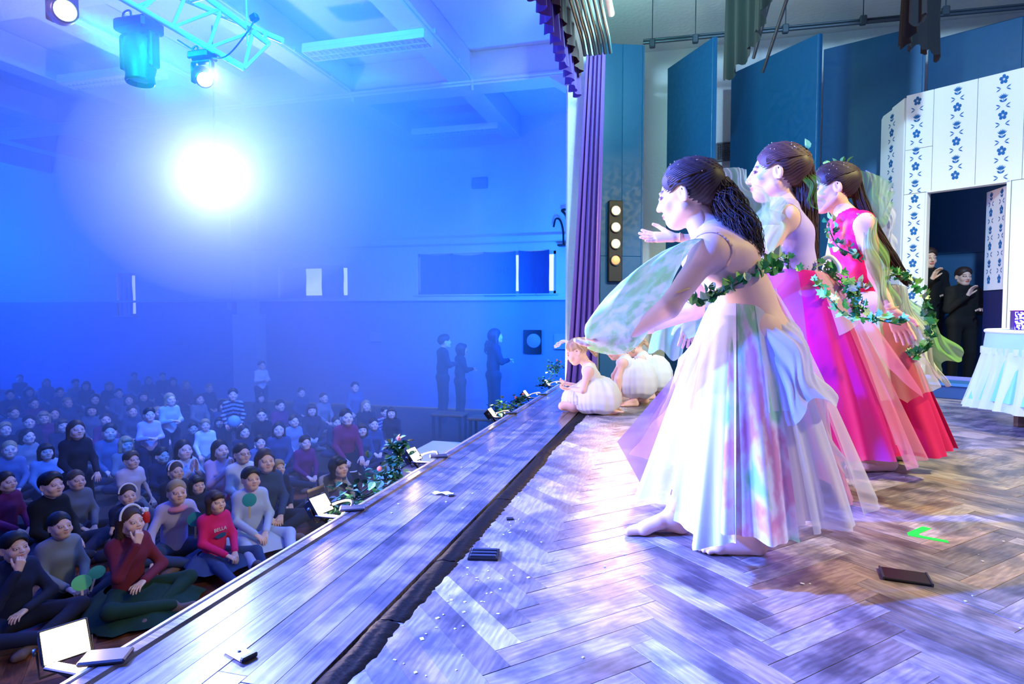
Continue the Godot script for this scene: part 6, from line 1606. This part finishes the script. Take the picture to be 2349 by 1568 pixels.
# ---------------------------------------------------------------- children on the hall floor
func pose(k: int) -> Dictionary:
	var J := {"pel": V(0, 0.1, 0), "wst": V(0, 0.21, 0.005), "chs": V(0, 0.32, -0.01), "nek": V(0, 0.415, -0.005), "hd": V(0, 0.525, -0.03), "sl": V(-0.085, 0.39, 0), "sr": V(0.085, 0.39, 0), "el": V(-0.128, 0.24, -0.05), "er": V(0.128, 0.24, -0.05), "wl": V(-0.05, 0.15, -0.2), "wr": V(0.05, 0.16, -0.2), "hl": V(-0.07, 0.085, 0), "hr": V(0.07, 0.085, 0), "kl": V(-0.25, 0.12, -0.2), "kr": V(0.25, 0.12, -0.2), "al": V(0.03, 0.045, -0.27), "ar": V(-0.03, 0.06, -0.33)}
	match k:
		1: J.merge({"kl": V(-0.08, 0.33, -0.22), "kr": V(0.08, 0.33, -0.22), "al": V(-0.08, 0.045, -0.3), "ar": V(0.08, 0.045, -0.3), "wl": V(0.02, 0.24, -0.33), "wr": V(-0.02, 0.26, -0.34), "el": V(-0.2, 0.26, -0.12), "er": V(0.2, 0.26, -0.12)}, true)
		2: J.merge({"kl": V(-0.2, 0.12, -0.24), "kr": V(0.13, 0.1, -0.27), "al": V(-0.12, 0.05, -0.46), "ar": V(0.16, 0.05, -0.52), "wl": V(-0.03, 0.16, -0.22), "wr": V(0.04, 0.16, -0.23)}, true)
		4: J.merge({"el": V(-0.17, 0.25, -0.09), "wl": V(-0.16, 0.07, -0.17), "er": V(0.19, 0.24, -0.12), "wr": V(0.2, 0.1, -0.25), "chs": V(0, 0.32, -0.03), "nek": V(0, 0.42, -0.06), "hd": V(0, 0.52, -0.095), "sl": V(-0.087, 0.39, -0.045), "sr": V(0.087, 0.39, -0.045)}, true)
		5: J.merge({"er": V(0.15, 0.26, -0.13), "wr": V(0.05, 0.43, -0.16), "el": V(-0.16, 0.22, -0.08), "wl": V(0.03, 0.2, -0.17)}, true)
		6: J.merge({"el": V(-0.14, 0.25, -0.12), "er": V(0.14, 0.25, -0.12), "wl": V(-0.025, 0.37, -0.2), "wr": V(0.025, 0.37, -0.2)}, true)
		9: J.merge({"pel": V(0, 0.11, 0.05), "chs": V(0, 0.27, -0.1), "wst": V(0, 0.2, -0.02), "nek": V(0, 0.35, -0.19), "hd": V(0, 0.45, -0.25), "sl": V(-0.09, 0.335, -0.16), "sr": V(0.09, 0.335, -0.16), "el": V(-0.16, 0.19, -0.24), "er": V(0.16, 0.2, -0.28), "wl": V(-0.16, 0.05, -0.35), "wr": V(0.14, 0.06, -0.44)}, true)
		3, 8:
			var up := 0.0 if k == 3 else 0.26
			for q in ["pel", "wst", "chs", "nek", "hd", "sl", "sr", "el", "er", "hl", "hr"]: J[q] += V(0, 0.1 + up, 0.04)
			J.merge({"wl": V(-0.09, 0.24 + up, -0.16), "wr": V(0.09, 0.24 + up, -0.16), "kl": V(-0.09, 0.055, -0.24 + up * 0.8), "kr": V(0.09, 0.055, -0.24 + up * 0.8), "al": V(-0.09, 0.045, 0.12 + up * 0.6), "ar": V(0.09, 0.045, 0.12 + up * 0.6)}, true)
		7:
			for q in ["pel", "wst", "chs", "nek", "hd", "sl", "sr", "el", "er", "hl", "hr"]: J[q] += V(0, 0.495, 0)
			J.merge({"wl": V(-0.04, 0.74, -0.17), "wr": V(0.04, 0.75, -0.17), "kl": V(-0.07, 0.31, -0.01), "kr": V(0.07, 0.31, -0.01), "al": V(-0.075, 0.05, 0.01), "ar": V(0.075, 0.05, 0.01)}, true)
	J.hdx = look(J.hd, V(0, 0.14, -1), Vector3.UP, 0.76)
	return J

func pose_mesh(k: int, what: String, colfn = null) -> ArrayMesh:
	var key := "pose%d%s" % [k, what]
	if cache.has(key): return cache[key]
	var J := pose(k)
	var g := G.new()
	if what == "body":
		var hands := []
		for q in ["l", "r"]:
			var sg := -1.0 if q == "l" else 1.0
			var d: Vector3 = (J["w" + q] - J["e" + q]).normalized()
			var h := hand(0.55, 0.15, true)
			var up := V(0, 1, 0)
			if k == 5 and q == "r":
				h = hand(1.25, 0.0, true); up = V(0.3, 0.2, -1)
				d = V(-0.3, 0.9, 0.1)
			elif k == 6:
				h = hand(0.1, 0.05, true); d = V(-sg * 0.1, 0.9, -0.3); up = V(sg, 0, 0)
			elif k in [4, 9]:
				d = V(sg * 0.2, -0.35, -0.9)
			hands.append([h, hand_at(J["w" + q], d, up, q == "l", 0.66)])
		g = skin(J, 0.54, 0.0135, hands, [], head(true))
		if k < 7 and k != 3:
			for q in ["l", "r"]:
				var d: Vector3 = J["a" + q] - J["k" + q]
				g.add(shoe(), Transform3D(Basis.looking_at(V(d.x, 0.25 if k == 2 else 0.0, d.z - 0.05).normalized(), Vector3.UP).scaled(V(0.7, 0.7, 0.7)), V(J["a" + q].x, 0.0, J["a" + q].z)))
	elif what == "top": g = outfit(J, 0.55, true, false, 0.0125, colfn, 0.012)
	elif what.begins_with("stripe"): g = outfit(J, 0.55, true, false, 0.0095, colfn, 0.013)
	elif what == "tee": g = outfit(J, 0.55, false, false, 0.0125, null, 0.013)
	elif what == "legs": g = outfit(J, 0.58, false, true, 0.0145, null, 0.012, true)
	cache[key] = g.mesh()
	return cache[key]

func shoe() -> G:
	if cache.has("shoe"): return cache["shoe"]
	var s := Sdf.new(V(-0.07, -0.01, -0.25), V(0.07, 0.13, 0.06), 0.009)
	s.cap(V(0, 0.045, 0), V(0, 0.04, -0.15), 0.042, 0.038, 0.03).cap(V(0, 0.09, -0.01), V(0, 0.05, -0.02), 0.04, 0.04, 0.03).cap(V(-0.01, 0.035, -0.16), V(0.015, 0.03, -0.185), 0.036, 0.034, 0.02)
	s.plane(V(0, 0.003, 0), V(0, -1, 0), 0.004)
	cache["shoe"] = s.net(func(_p): return Color(0.2, 0.2, 0.24))
	return cache["shoe"]

const TOPS := {"navy": Color(0.1, 0.13, 0.25), "navyv": Color(0.12, 0.15, 0.28), "navyv2": Color(0.07, 0.09, 0.2), "grey": Color(0.5, 0.52, 0.55), "greysoft": Color(0.42, 0.44, 0.5), "maroon": Color(0.45, 0.12, 0.2), "green": Color(0.03, 0.2, 0.16), "lavender": Color(0.74, 0.7, 0.84), "magenta": Color(0.88, 0.08, 0.42), "paleblue": Color(0.72, 0.77, 0.88), "denim": Color(0.2, 0.28, 0.42), "jeans": Color(0.2, 0.28, 0.45), "white": Color(0.85, 0.86, 0.9), "rosegrey": Color(0.75, 0.62, 0.72), "lace": Color(0.72, 0.75, 0.82), "tee": Color(0.84, 0.78, 0.82), "black": Color(0.03, 0.035, 0.05), "whiteblouse": Color(0.6, 0.66, 0.76), "plum": Color(0.42, 0.1, 0.36), "dark": Color(0.06, 0.08, 0.16), "darkwhite": Color(0.06, 0.08, 0.16), "bluegrey": Color(0.36, 0.42, 0.55), "hoodie": Color(0.88, 0.9, 0.92), "sleeves": Color(0.5, 0.56, 0.68), "maroon2": Color(0.5, 0.12, 0.3)}
const STRIPES := {"striped_grey": [Color(0.68, 0.66, 0.66), Color(0.26, 0.27, 0.32)], "striped_blue": [Color(0.08, 0.1, 0.2), Color(0.55, 0.6, 0.7)], "striped_pink": [Color(0.55, 0.14, 0.34), Color(0.75, 0.7, 0.78)]}
const HAIRS := [Color(0.1, 0.075, 0.06), Color(0.3, 0.2, 0.13), Color(0.36, 0.27, 0.18), Color(0.75, 0.62, 0.42)]

func child(x: float, z: float, k: int, s: float, hair: String, hc: int, top: String, bot: String, label: String, group := "") -> Node3D:
	var at := V(x, HF, z)
	var o := thing("person", label, "person", at, group if group else "children of the audience")
	var d := V(0.3, 0, -2.6) - at
	o.rotation.y = atan2(-d.x, -d.z) + rr(-0.28, 0.28)
	o.scale = V(s, s, s)
	var J := pose(k)
	part(o, "body", pose_mesh(k, "body"), skin_mat())
	eye_pair(o, J.hdx)
	var hm := hair_mat("child_hair_%d" % hc, HAIRS[hc])
	if not cache.has("hm" + hair): cache["hm" + hair] = hair_cap(hair).mesh()
	var hr := part(o, "hair", cache["hm" + hair], hm, J.hdx)
	if hair == "long":
		if not cache.has("hm_hank"): cache["hm_hank"] = hank([V(0, -0.06, 0.09), V(0.0, -0.15, 0.12), V(0, -0.26, 0.13)], 0.07, 0.085, 60, 0.006, 0.006).mesh()
		part(hr, "strands", cache["hm_hank"], hm)
	if top.begins_with("striped"):
		var cs: Array = STRIPES[top]
		part(o, "sweater", pose_mesh(k, "stripe" + top, func(p: Vector3): return (cs[0] as Color).srgb_to_linear() if fposmod((p.y + 0.25 * absf(p.x) + 0.1 * p.z) if k != 9 else (0.5 * p.y - 0.9 * p.z), 0.055) < 0.028 else (cs[1] as Color).srgb_to_linear()), mat("stripes", Color.WHITE, 0.9, {"vertex_color_use_as_albedo": true}))
	else: part(o, "shirt", pose_mesh(k, "tee" if top in ["tee", "navyv", "paleblue2"] else "top"), mat("cloth_" + top, TOPS[top], 0.9))
	part(o, "trousers", pose_mesh(k, "legs"), mat("cloth_" + bot, TOPS[bot], 0.9))
	return o

func audience() -> void:
	# [x, z, pose, scale, hair, hair colour, top, bottom, label]
	var rows := [
		[-3.75, -2.66, 5, 1.02, "short", 0, "navy", "navy", "child in dark clothes at the far lower left, chin on one hand"],
		[-3.89, -3.05, 0, 0.99, "tail", 0, "grey", "navy", "girl in a grey hooded sweater holding green paper fans, dark hair tied back"],
		[-3.40, -3.12, 5, 1.08, "long", 1, "maroon", "green", "girl with white bow headband and long wavy hair, maroon sweater, chin on fist"],
		[-4.15, -3.81, 0, 0.92, "tail", 1, "navyv", "navy", "child with hairband just behind the maroon-sweater girl, dark vest with white sleeves"],
		[-3.73, -3.84, 4, 1.05, "tail", 3, "lavender", "jeans", "blonde girl in a pale lavender sweatshirt and pink scarf, hand on the floor"],
		[-3.31, -3.78, 2, 0.96, "bob", 1, "magenta", "jeans", "girl with a brown fringe in a magenta printed shirt, denim skirt and dark socks"],
		[-3.33, -4.21, 2, 1.08, "short", 0, "paleblue", "paleblue", "child in a pale blue pinafore over a white turtleneck, hands in lap"],
		[-3.21, -5.02, 9, 1.12, "bob", 0, "striped_grey", "navy", "child in a grey striped sweater leaning forward on one arm beside the second footlight"],
		[-3.47, -4.58, 0, 1.18, "long", 1, "denim", "navy", "girl with long straight brown hair in a dark waistcoat over pale sleeves"],
		[-3.61, -4.95, 0, 0.87, "short", 3, "navy", "navy", "small fair-haired toddler between the long-haired girl and the striped leaning child"],
		[-3.98, -4.91, 0, 1.10, "tail", 0, "white", "navy", "child with glasses in a fluffy light top behind the turtleneck child"],
		[-4.32, -5.02, 6, 1.09, "long", 0, "rosegrey", "magenta", "dark long-haired girl in a dusty pink top holding something red"],
		[-4.65, -4.91, 6, 1.10, "long", 0, "lace", "navy", "dark-haired girl clasping her hands, white lace dress"],
		[-4.99, -4.98, 0, 0.92, "short", 0, "navy", "navy", "child tilting the head, mostly hidden behind the girl with the hair band"],
		[-4.31, -4.45, 0, 0.95, "tail", 1, "navy", "navy", "child with a pale hair band directly behind the blonde scarf girl"],
		[-3.89, -4.24, 0, 0.89, "bob", 0, "navy", "navy", "dark head just behind the magenta-shirt girl, face hidden"],
		[-4.73, -4.41, 3, 0.93, "short", 2, "tee", "grey", "boy in a pale T-shirt with short brown hair, sitting upright"],
		[-5.64, -5.18, 0, 0.99, "bob", 3, "grey", "navy", "child with a blonde bowl cut right behind the pale T-shirt boy"],
		[-4.84, -3.95, 0, 0.98, "tail", 2, "greysoft", "navy", "girl in a grey cardigan, hair pulled back, between the black-top boy and the maroon girl"],
		[-4.65, -3.58, 0, 1.12, "short", 0, "black", "navy", "boy in a black top with a thin white stripe, behind the grey hooded girl"],
		[-5.84, -4.49, 3, 0.92, "bob", 0, "whiteblouse", "navy", "small girl in a white patterned blouse above the boy in black"],
		[-5.31, -3.72, 0, 1.00, "long", 0, "plum", "navy", "long-haired girl in plum at the left edge of the frame"],
		[-5.15, -4.24, 8, 0.98, "long", 1, "dark", "dark", "tall long-haired girl in a dark dress with a small white badge"],
		[-6.15, -5.45, 0, 1.10, "short", 0, "bluegrey", "navy", "boy in a blue-grey jacket with a pale strap over the shoulder"],
		[-5.75, -5.52, 3, 0.92, "short", 0, "navyv2", "navy", "boy in a dark V-neck sweater with a small badge on the chest"],
		[-5.89, -6.40, 0, 0.87, "short", 0, "navy", "navy", "dark-haired boy left of the boy in the white hoodie"],
		[-5.53, -6.21, 3, 0.87, "short", 3, "hoodie", "grey", "fair boy in a bright white printed hoodie"],
		[-5.99, -6.98, 0, 0.82, "bob", 0, "navy", "navy", "small child right behind the white hoodie"],
		[-5.61, -6.80, 8, 0.95, "short", 0, "striped_blue", "navy", "standing child in a striped shirt holding a pale ball"],
		[-5.03, -6.25, 0, 0.92, "long", 0, "navy", "navy", "long-haired child behind the child with glasses"],
		[-4.48, -5.84, 0, 0.90, "short", 0, "bluegrey", "navy", "boy with a bowed head above the long-haired waistcoat girl"],
		[-5.16, -6.78, 3, 0.95, "tail", 0, "dark", "navy", "child with glasses in a dark top with a round white collar"],
		[-6.84, -8.96, 0, 0.90, "bob", 0, "dark", "dark", "dark-haired child behind the white-collared child"],
		[-4.61, -6.68, 3, 0.89, "tail", 1, "sleeves", "navy", "child in a dark vest with light sleeves, arms down"],
		[-3.95, -5.90, 0, 0.92, "short", 0, "plum", "navy", "boy in a dark top with magenta sleeves in front of the light-sleeved child"],
		[-3.65, -6.30, 3, 1.13, "tail", 0, "maroon2", "darkwhite", "tall kneeling girl in a maroon top and dark skirt with a white hem"],
		[-4.32, -7.17, 0, 0.90, "short", 1, "navy", "navy", "child peeping out just left of the kneeling maroon-top girl"],
		[-3.69, -6.72, 0, 0.93, "bob", 1, "denim", "navy", "small child just right of the kneeling maroon-top girl, hand at mouth"],
		[-3.75, -7.13, 0, 0.92, "tail", 0, "denim", "navy", "girl in dark blue beside the child in the striped pink jumper"],
		[-3.95, -7.87, 3, 0.82, "short", 0, "striped_pink", "navy", "child in a pink jumper with white stripes near the wall side"],
		[-3.69, -7.54, 3, 0.90, "bob", 1, "dark", "navy", "dark figure half hidden behind the striped pink jumper"],
		[-7.28, -9.57, 7, 0.95, "short", 2, "white", "navy", "standing child in a light top by the hall column"],
		[-5.76, -5.90, 7, 0.88, "long", 3, "paleblue", "navy", "standing child in a light blue shirt in the blue haze"],
		[-5.29, -5.15, 7, 0.84, "short", 0, "lavender", "navy", "child in a lilac shirt turned away, left of the standing light blue child"],
		[-5.25, -9.35, 3, 1.05, "short", 1, "bluegrey", "navy", "person in a pale hood bending, alone in the rear haze at right"],
	]
	var made := []
	var seen := []
	for r in rows: made.append(child(r[0], r[1], r[2], r[3], r[4], r[5], r[6], r[7], r[8]))
	var i := 0
	for p in [V(-10.99, 1.00, -7.86), V(-11.11, 1.00, -8.26), V(-9.57, 1.00, -7.18), V(-12.18, 1.00, -9.41), V(-11.55, 1.00, -9.50), V(-10.98, 1.00, -9.26), V(-9.14, 1.00, -7.37), V(-9.06, 1.00, -7.78), V(-8.95, 1.00, -6.43), V(-8.13, 1.00, -6.23), V(-7.91, 1.02, -5.87), V(-8.38, 0.98, -6.56), V(-7.76, 1.00, -5.47), V(-8.09, 1.00, -6.90), V(-7.19, 1.00, -6.31), V(-8.46, 1.00, -7.87), V(-11.58, 1.00, -10.91), V(-8.59, 1.00, -8.27), V(-7.44, 1.00, -6.95), V(-9.24, 1.00, -9.88), V(-10.97, 1.00, -11.07), V(-9.98, 1.00, -10.33), V(-6.99, 1.00, -6.95), V(-4.54, 1.02, -6.27), V(-10.47, 1.00, -8.31), V(-10.49, 1.00, -9.32), V(-9.36, 1.00, -8.48), V(-7.46, 1.00, -8.24), V(-8.39, 1.00, -9.52), V(-6.58, 1.00, -7.74), V(-13.56, 1.00, -9.91), V(-10.60, 1.00, -10.33), V(-5.75, 1.00, -7.96), V(-5.03, 1.00, -7.71), V(-5.59, 1.00, -8.90), V(-4.48, 1.00, -8.29), V(-6.34, 1.00, -9.40), V(-7.35, 1.00, -5.84), V(-6.55, 1.00, -4.66), V(-7.07, 1.00, -5.21)]:
		# every one its own mix of hair and top
		var h := i % 4
		var hc := (i / 4 + i) % 4
		var tp := (i / 3 + i / 7 + 2 * i) % 6
		if i >= 24: tp = (tp + 3) % 6
		var lb := "faint child far back with %s %s hair and a %s top" % [["black", "brown", "light brown", "fair"][hc], ["short", "bobbed", "tied-back", "long"][h], ["navy", "blue-grey", "denim blue", "grey", "plum", "near-black"][tp]]
		while lb in seen:
			tp = (tp + 1) % 6
			lb = "faint child far back with %s %s hair and a %s top" % [["black", "brown", "light brown", "fair"][hc], ["short", "bobbed", "tied-back", "long"][h], ["navy", "blue-grey", "denim blue", "grey", "plum", "near-black"][tp]]
		seen.append(lb)
		child(p.x, p.z, 0, p.y, ["short", "bob", "tail", "long"][h], hc, ["navy", "bluegrey", "denim", "grey", "plum", "dark"][tp], "navy", lb, "faint children at the back")
		i += 1
	extras(made)
	# adults at the rear
	for q in [[V(-3.87, HF, -9.9), 1.4, "dark standing adult at the rear, left of the taller one", "short"], [V(-2.95, HF, -9.9), 1.5, "tall long-haired adult in dark clothes standing at the rear by the clock", "long"], [V(-3.62, HF, -10.1), 1.26, "shorter dark figure standing right behind the left adult", "bob"]]:
		var o := child(q[0].x, q[0].z, 7, q[1], q[3], 0, "dark", "dark", q[2], "adults standing at the rear")
		o.rotation.y = -0.9

func extras(m: Array) -> void:
	var J := pose(2)
	# print on the magenta shirt
	var tm := TextMesh.new()
	tm.text = "BELLA"; tm.font_size = 32; tm.pixel_size = 0.0011; tm.depth = 0.003
	var pr := part(m[5], "shirt_print", tm, mat("print_white", Color(0.92, 0.9, 0.92), 0.8), Transform3D(Basis(Vector3.UP, PI) * Basis(Vector3.RIGHT, -0.06), V(0, 0.325, -0.083)))
	part(pr, "emblem", G.new().prism(PackedVector2Array([Vector2(-0.05, -0.03), Vector2(-0.02, -0.05), Vector2(0.04, -0.045), Vector2(0.05, -0.02), Vector2(0.01, -0.012), Vector2(-0.02, -0.02)]), 0.0, 0.003), mat("print_blue", Color(0.1, 0.3, 0.5), 0.8), Transform3D(Basis.IDENTITY, V(0, -0.02, -0.004)))
	# scarf
	part(m[4], "scarf", G.new().lathe([Vector2(0.06, 0.0), Vector2(0.08, 0.012), Vector2(0.078, 0.03), Vector2(0.06, 0.045), Vector2(0.046, 0.055), Vector2(0.042, 0.05)], 24, Transform3D(Basis(Vector3.RIGHT, -0.15), V(0, 0.385, -0.055))), mat("scarf_pink", Color(0.85, 0.55, 0.68), 0.95))
	# turtleneck, sleeves of the pinafore
	part(m[6], "collar", G.new().lathe([Vector2(0.048, 0.0), Vector2(0.042, 0.045), Vector2(0.036, 0.047)], 20, Transform3D(Basis.IDENTITY, V(0, 0.42, -0.015))), mat("collar_pink", Color(0.9, 0.76, 0.8), 0.9))
	# hair bands
	for q in [[2, "white"], [3, "pale"], [14, "pale"]]:
		var c: Node3D = m[q[0]]
		var hx: Transform3D = pose(5 if q[0] == 2 else 0).hdx
		var hb := part(c, "hair_band", G.new().tube(range(15).map(func(k): return V(0.09 * cos(PI * k / 14), 0.034 + 0.1 * sin(PI * k / 14), -0.02)), 0.006, 6, true, 1.6), mat("band_white", Color(0.9, 0.9, 0.95), 0.5), hx)
		if q[0] == 2: part(hb, "bow", G.new().box(V(-0.085, 0.075, -0.03), V(0.02, 0.03, 0.03), Basis.IDENTITY, 0.008).box(V(-0.08, 0.06, -0.05), V(0.02, 0.025, 0.03), Basis.IDENTITY, 0.008), mat("band_white"))
	part(m[2], "skirt", skirt_panel(V(0, 0.13, 0.0), V(0, 0.02, -0.1), Vector2(0.13, 0.12), Vector2(0.34, 0.3), 0, TAU, func(_u: float): return 1.0, 9.0, 0.06, 0.3, Vector2.ZERO, 0.6, 60, 8), mat("cloth_green", TOPS.green, 0.9))
	part(m[5], "skirt", skirt_panel(V(0, 0.13, 0.0), V(0, 0.07, -0.1), Vector2(0.125, 0.11), Vector2(0.27, 0.24), 0, TAU, func(_u: float): return 1.0, 9.0, 0.05, 0.3, Vector2.ZERO, 0.6, 60, 8), mat("cloth_jeans", TOPS.jeans, 0.9))
	part(m[6], "skirt", skirt_panel(V(0, 0.14, 0.0), V(0, 0.06, -0.12), Vector2(0.125, 0.11), Vector2(0.25, 0.24), 0, TAU, func(_u: float): return 1.0, 9.0, 0.05, 0.3, Vector2.ZERO, 0.6, 60, 8), mat("cloth_paleblue", TOPS.paleblue, 0.9))
	var sk := part(m[35], "skirt", skirt_panel(V(0, 0.27, 0.04), V(0, 0.1, 0.0), Vector2(0.1, 0.09), Vector2(0.17, 0.16), 0, TAU, func(_u: float): return 1.0, 7.0, 0.06, 0.3, Vector2.ZERO, 0.8, 60, 8), mat("cloth_dark", TOPS.dark, 0.9))
	part(sk, "hem", G.new().tube(range(49).map(func(k): return V(0.172 * cos(TAU * k / 48) * (1.0 + 0.06 * sin(TAU * k / 48 * 7.0 + 0.3)), 0.1, 0.162 * sin(TAU * k / 48) * (1.0 + 0.06 * sin(TAU * k / 48 * 7.0 + 0.3)))), 0.008, 6, false), mat("band_white"))
	# hood of the white hoodie, glasses
	part(m[26], "hood", G.new().lathe([Vector2(0.055, 0.0), Vector2(0.085, 0.02), Vector2(0.08, 0.04), Vector2(0.055, 0.05)], 20, Transform3D(Basis(Vector3.RIGHT, 0.3), V(0, 0.5, 0.05))), mat("cloth_hoodie", TOPS.hoodie, 0.9))
	for k in [10, 31]:
		var gl := G.new()
		for q in [-1.0, 1.0]:
			gl.tube(range(13).map(func(i): return V(q * 0.032 + 0.021 * cos(TAU * i / 12), 0.001 + 0.015 * sin(TAU * i / 12), -0.104)), 0.0018, 5, false)
			gl.tube([V(q * 0.053, 0.004, -0.104), V(q * 0.08, 0.002, 0.0)], 0.0016, 5)
		part(m[k], "glasses", gl, mat("lamp_black"), pose(0 if k == 10 else 3).hdx)
	# paper fans, a ball and a toy held in the hands
	var fan := func(at: Vector3, nrm: Vector3, label: String, col: Color, r: float):
		var b := Basis.looking_at(nrm, Vector3.UP)
		var o := thing("paper_fan", label, "fan", at, "round paper fans")
		part(o, "disc", G.new().lathe([Vector2(0, 0.002), Vector2(r, 0.002), Vector2(r, -0.002), Vector2(0, -0.002)], 28, Transform3D(b * Basis(Vector3.RIGHT, PI / 2), Vector3.ZERO)), mat("fan_%d" % int(col.h * 100), col, 0.7))
		part(o, "handle", G.new().box(b * V(0, -r - 0.04, 0), V(0.014, 0.09, 0.005), b, 0.001), mat("fan_stick", Color(0.8, 0.7, 0.5), 0.7))
	var g0: Transform3D = m[1].transform
	fan.call(g0 * V(0.02, 0.21, -0.31), V(0.5, 0.75, 0.4), "lime paper fan held flat by the girl in grey, nearer of her two", Color(0.45, 0.85, 0.4), 0.055)
	fan.call(g0 * V(-0.08, 0.235, -0.29), V(0.3, 0.8, 0.5), "lime paper fan held by the girl in grey, farther of her two", Color(0.4, 0.78, 0.38), 0.05)
	fan.call(V(-3.13, -0.62, -3.95), V(0.6, 0.2, 0.75), "turquoise round fan between the magenta shirt and the pale blue pinafore", Color(0.1, 0.62, 0.6), 0.052)
	fan.call(V(-3.42, -0.72, -3.72), V(0.6, 0.2, 0.75), "turquoise round fan left of the magenta shirt girl", Color(0.12, 0.55, 0.55), 0.055)
	var t := thing("toy", "red and white toy held up behind the girl with the bow headband", "toy", V(-3.42, -0.55, -3.28))
	part(t, "body", G.new().lathe([Vector2(0, -0.05), Vector2(0.025, -0.045), Vector2(0.03, 0), Vector2(0.02, 0.03), Vector2(0, 0.032)], 16), mat("toy_red", Color(0.85, 0.15, 0.15), 0.5))
	part(t, "cap", G.new().lathe([Vector2(0.02, 0.03), Vector2(0.022, 0.05), Vector2(0, 0.06)], 16), mat("band_white"))
	var bm: Transform3D = m[28].transform
	one("ball", SphereMesh.new(), mat("ball_pale", Color(0.5, 0.7, 0.85), 0.5), "pale ball held by the standing striped child", "ball", "", bm * V(0, 0.56, -0.3)).scale = V(0.16, 0.16, 0.16)
	# low benches by the wall
	for q in [[V(-3.25, HF, -8.6), "dark low bench at the rear, left of two"], [V(-2.6, HF, -8.4), "dark low bench at the rear, right of two"]]:
		var b := thing("bench", q[1], "bench", q[0])
		part(b, "seat", G.new().box(V(0, 0.4, 0), V(0.5, 0.04, 0.35), Basis.IDENTITY, 0.01), mat("bench_wood", Color(0.35, 0.25, 0.18), 0.5))
		for s in [-1, 1]:
			for r in [-1, 1]: part(b, "leg", G.new().box(V(s * 0.21, 0.19, r * 0.13), V(0.035, 0.38, 0.035)), mat("pipe_grey"))
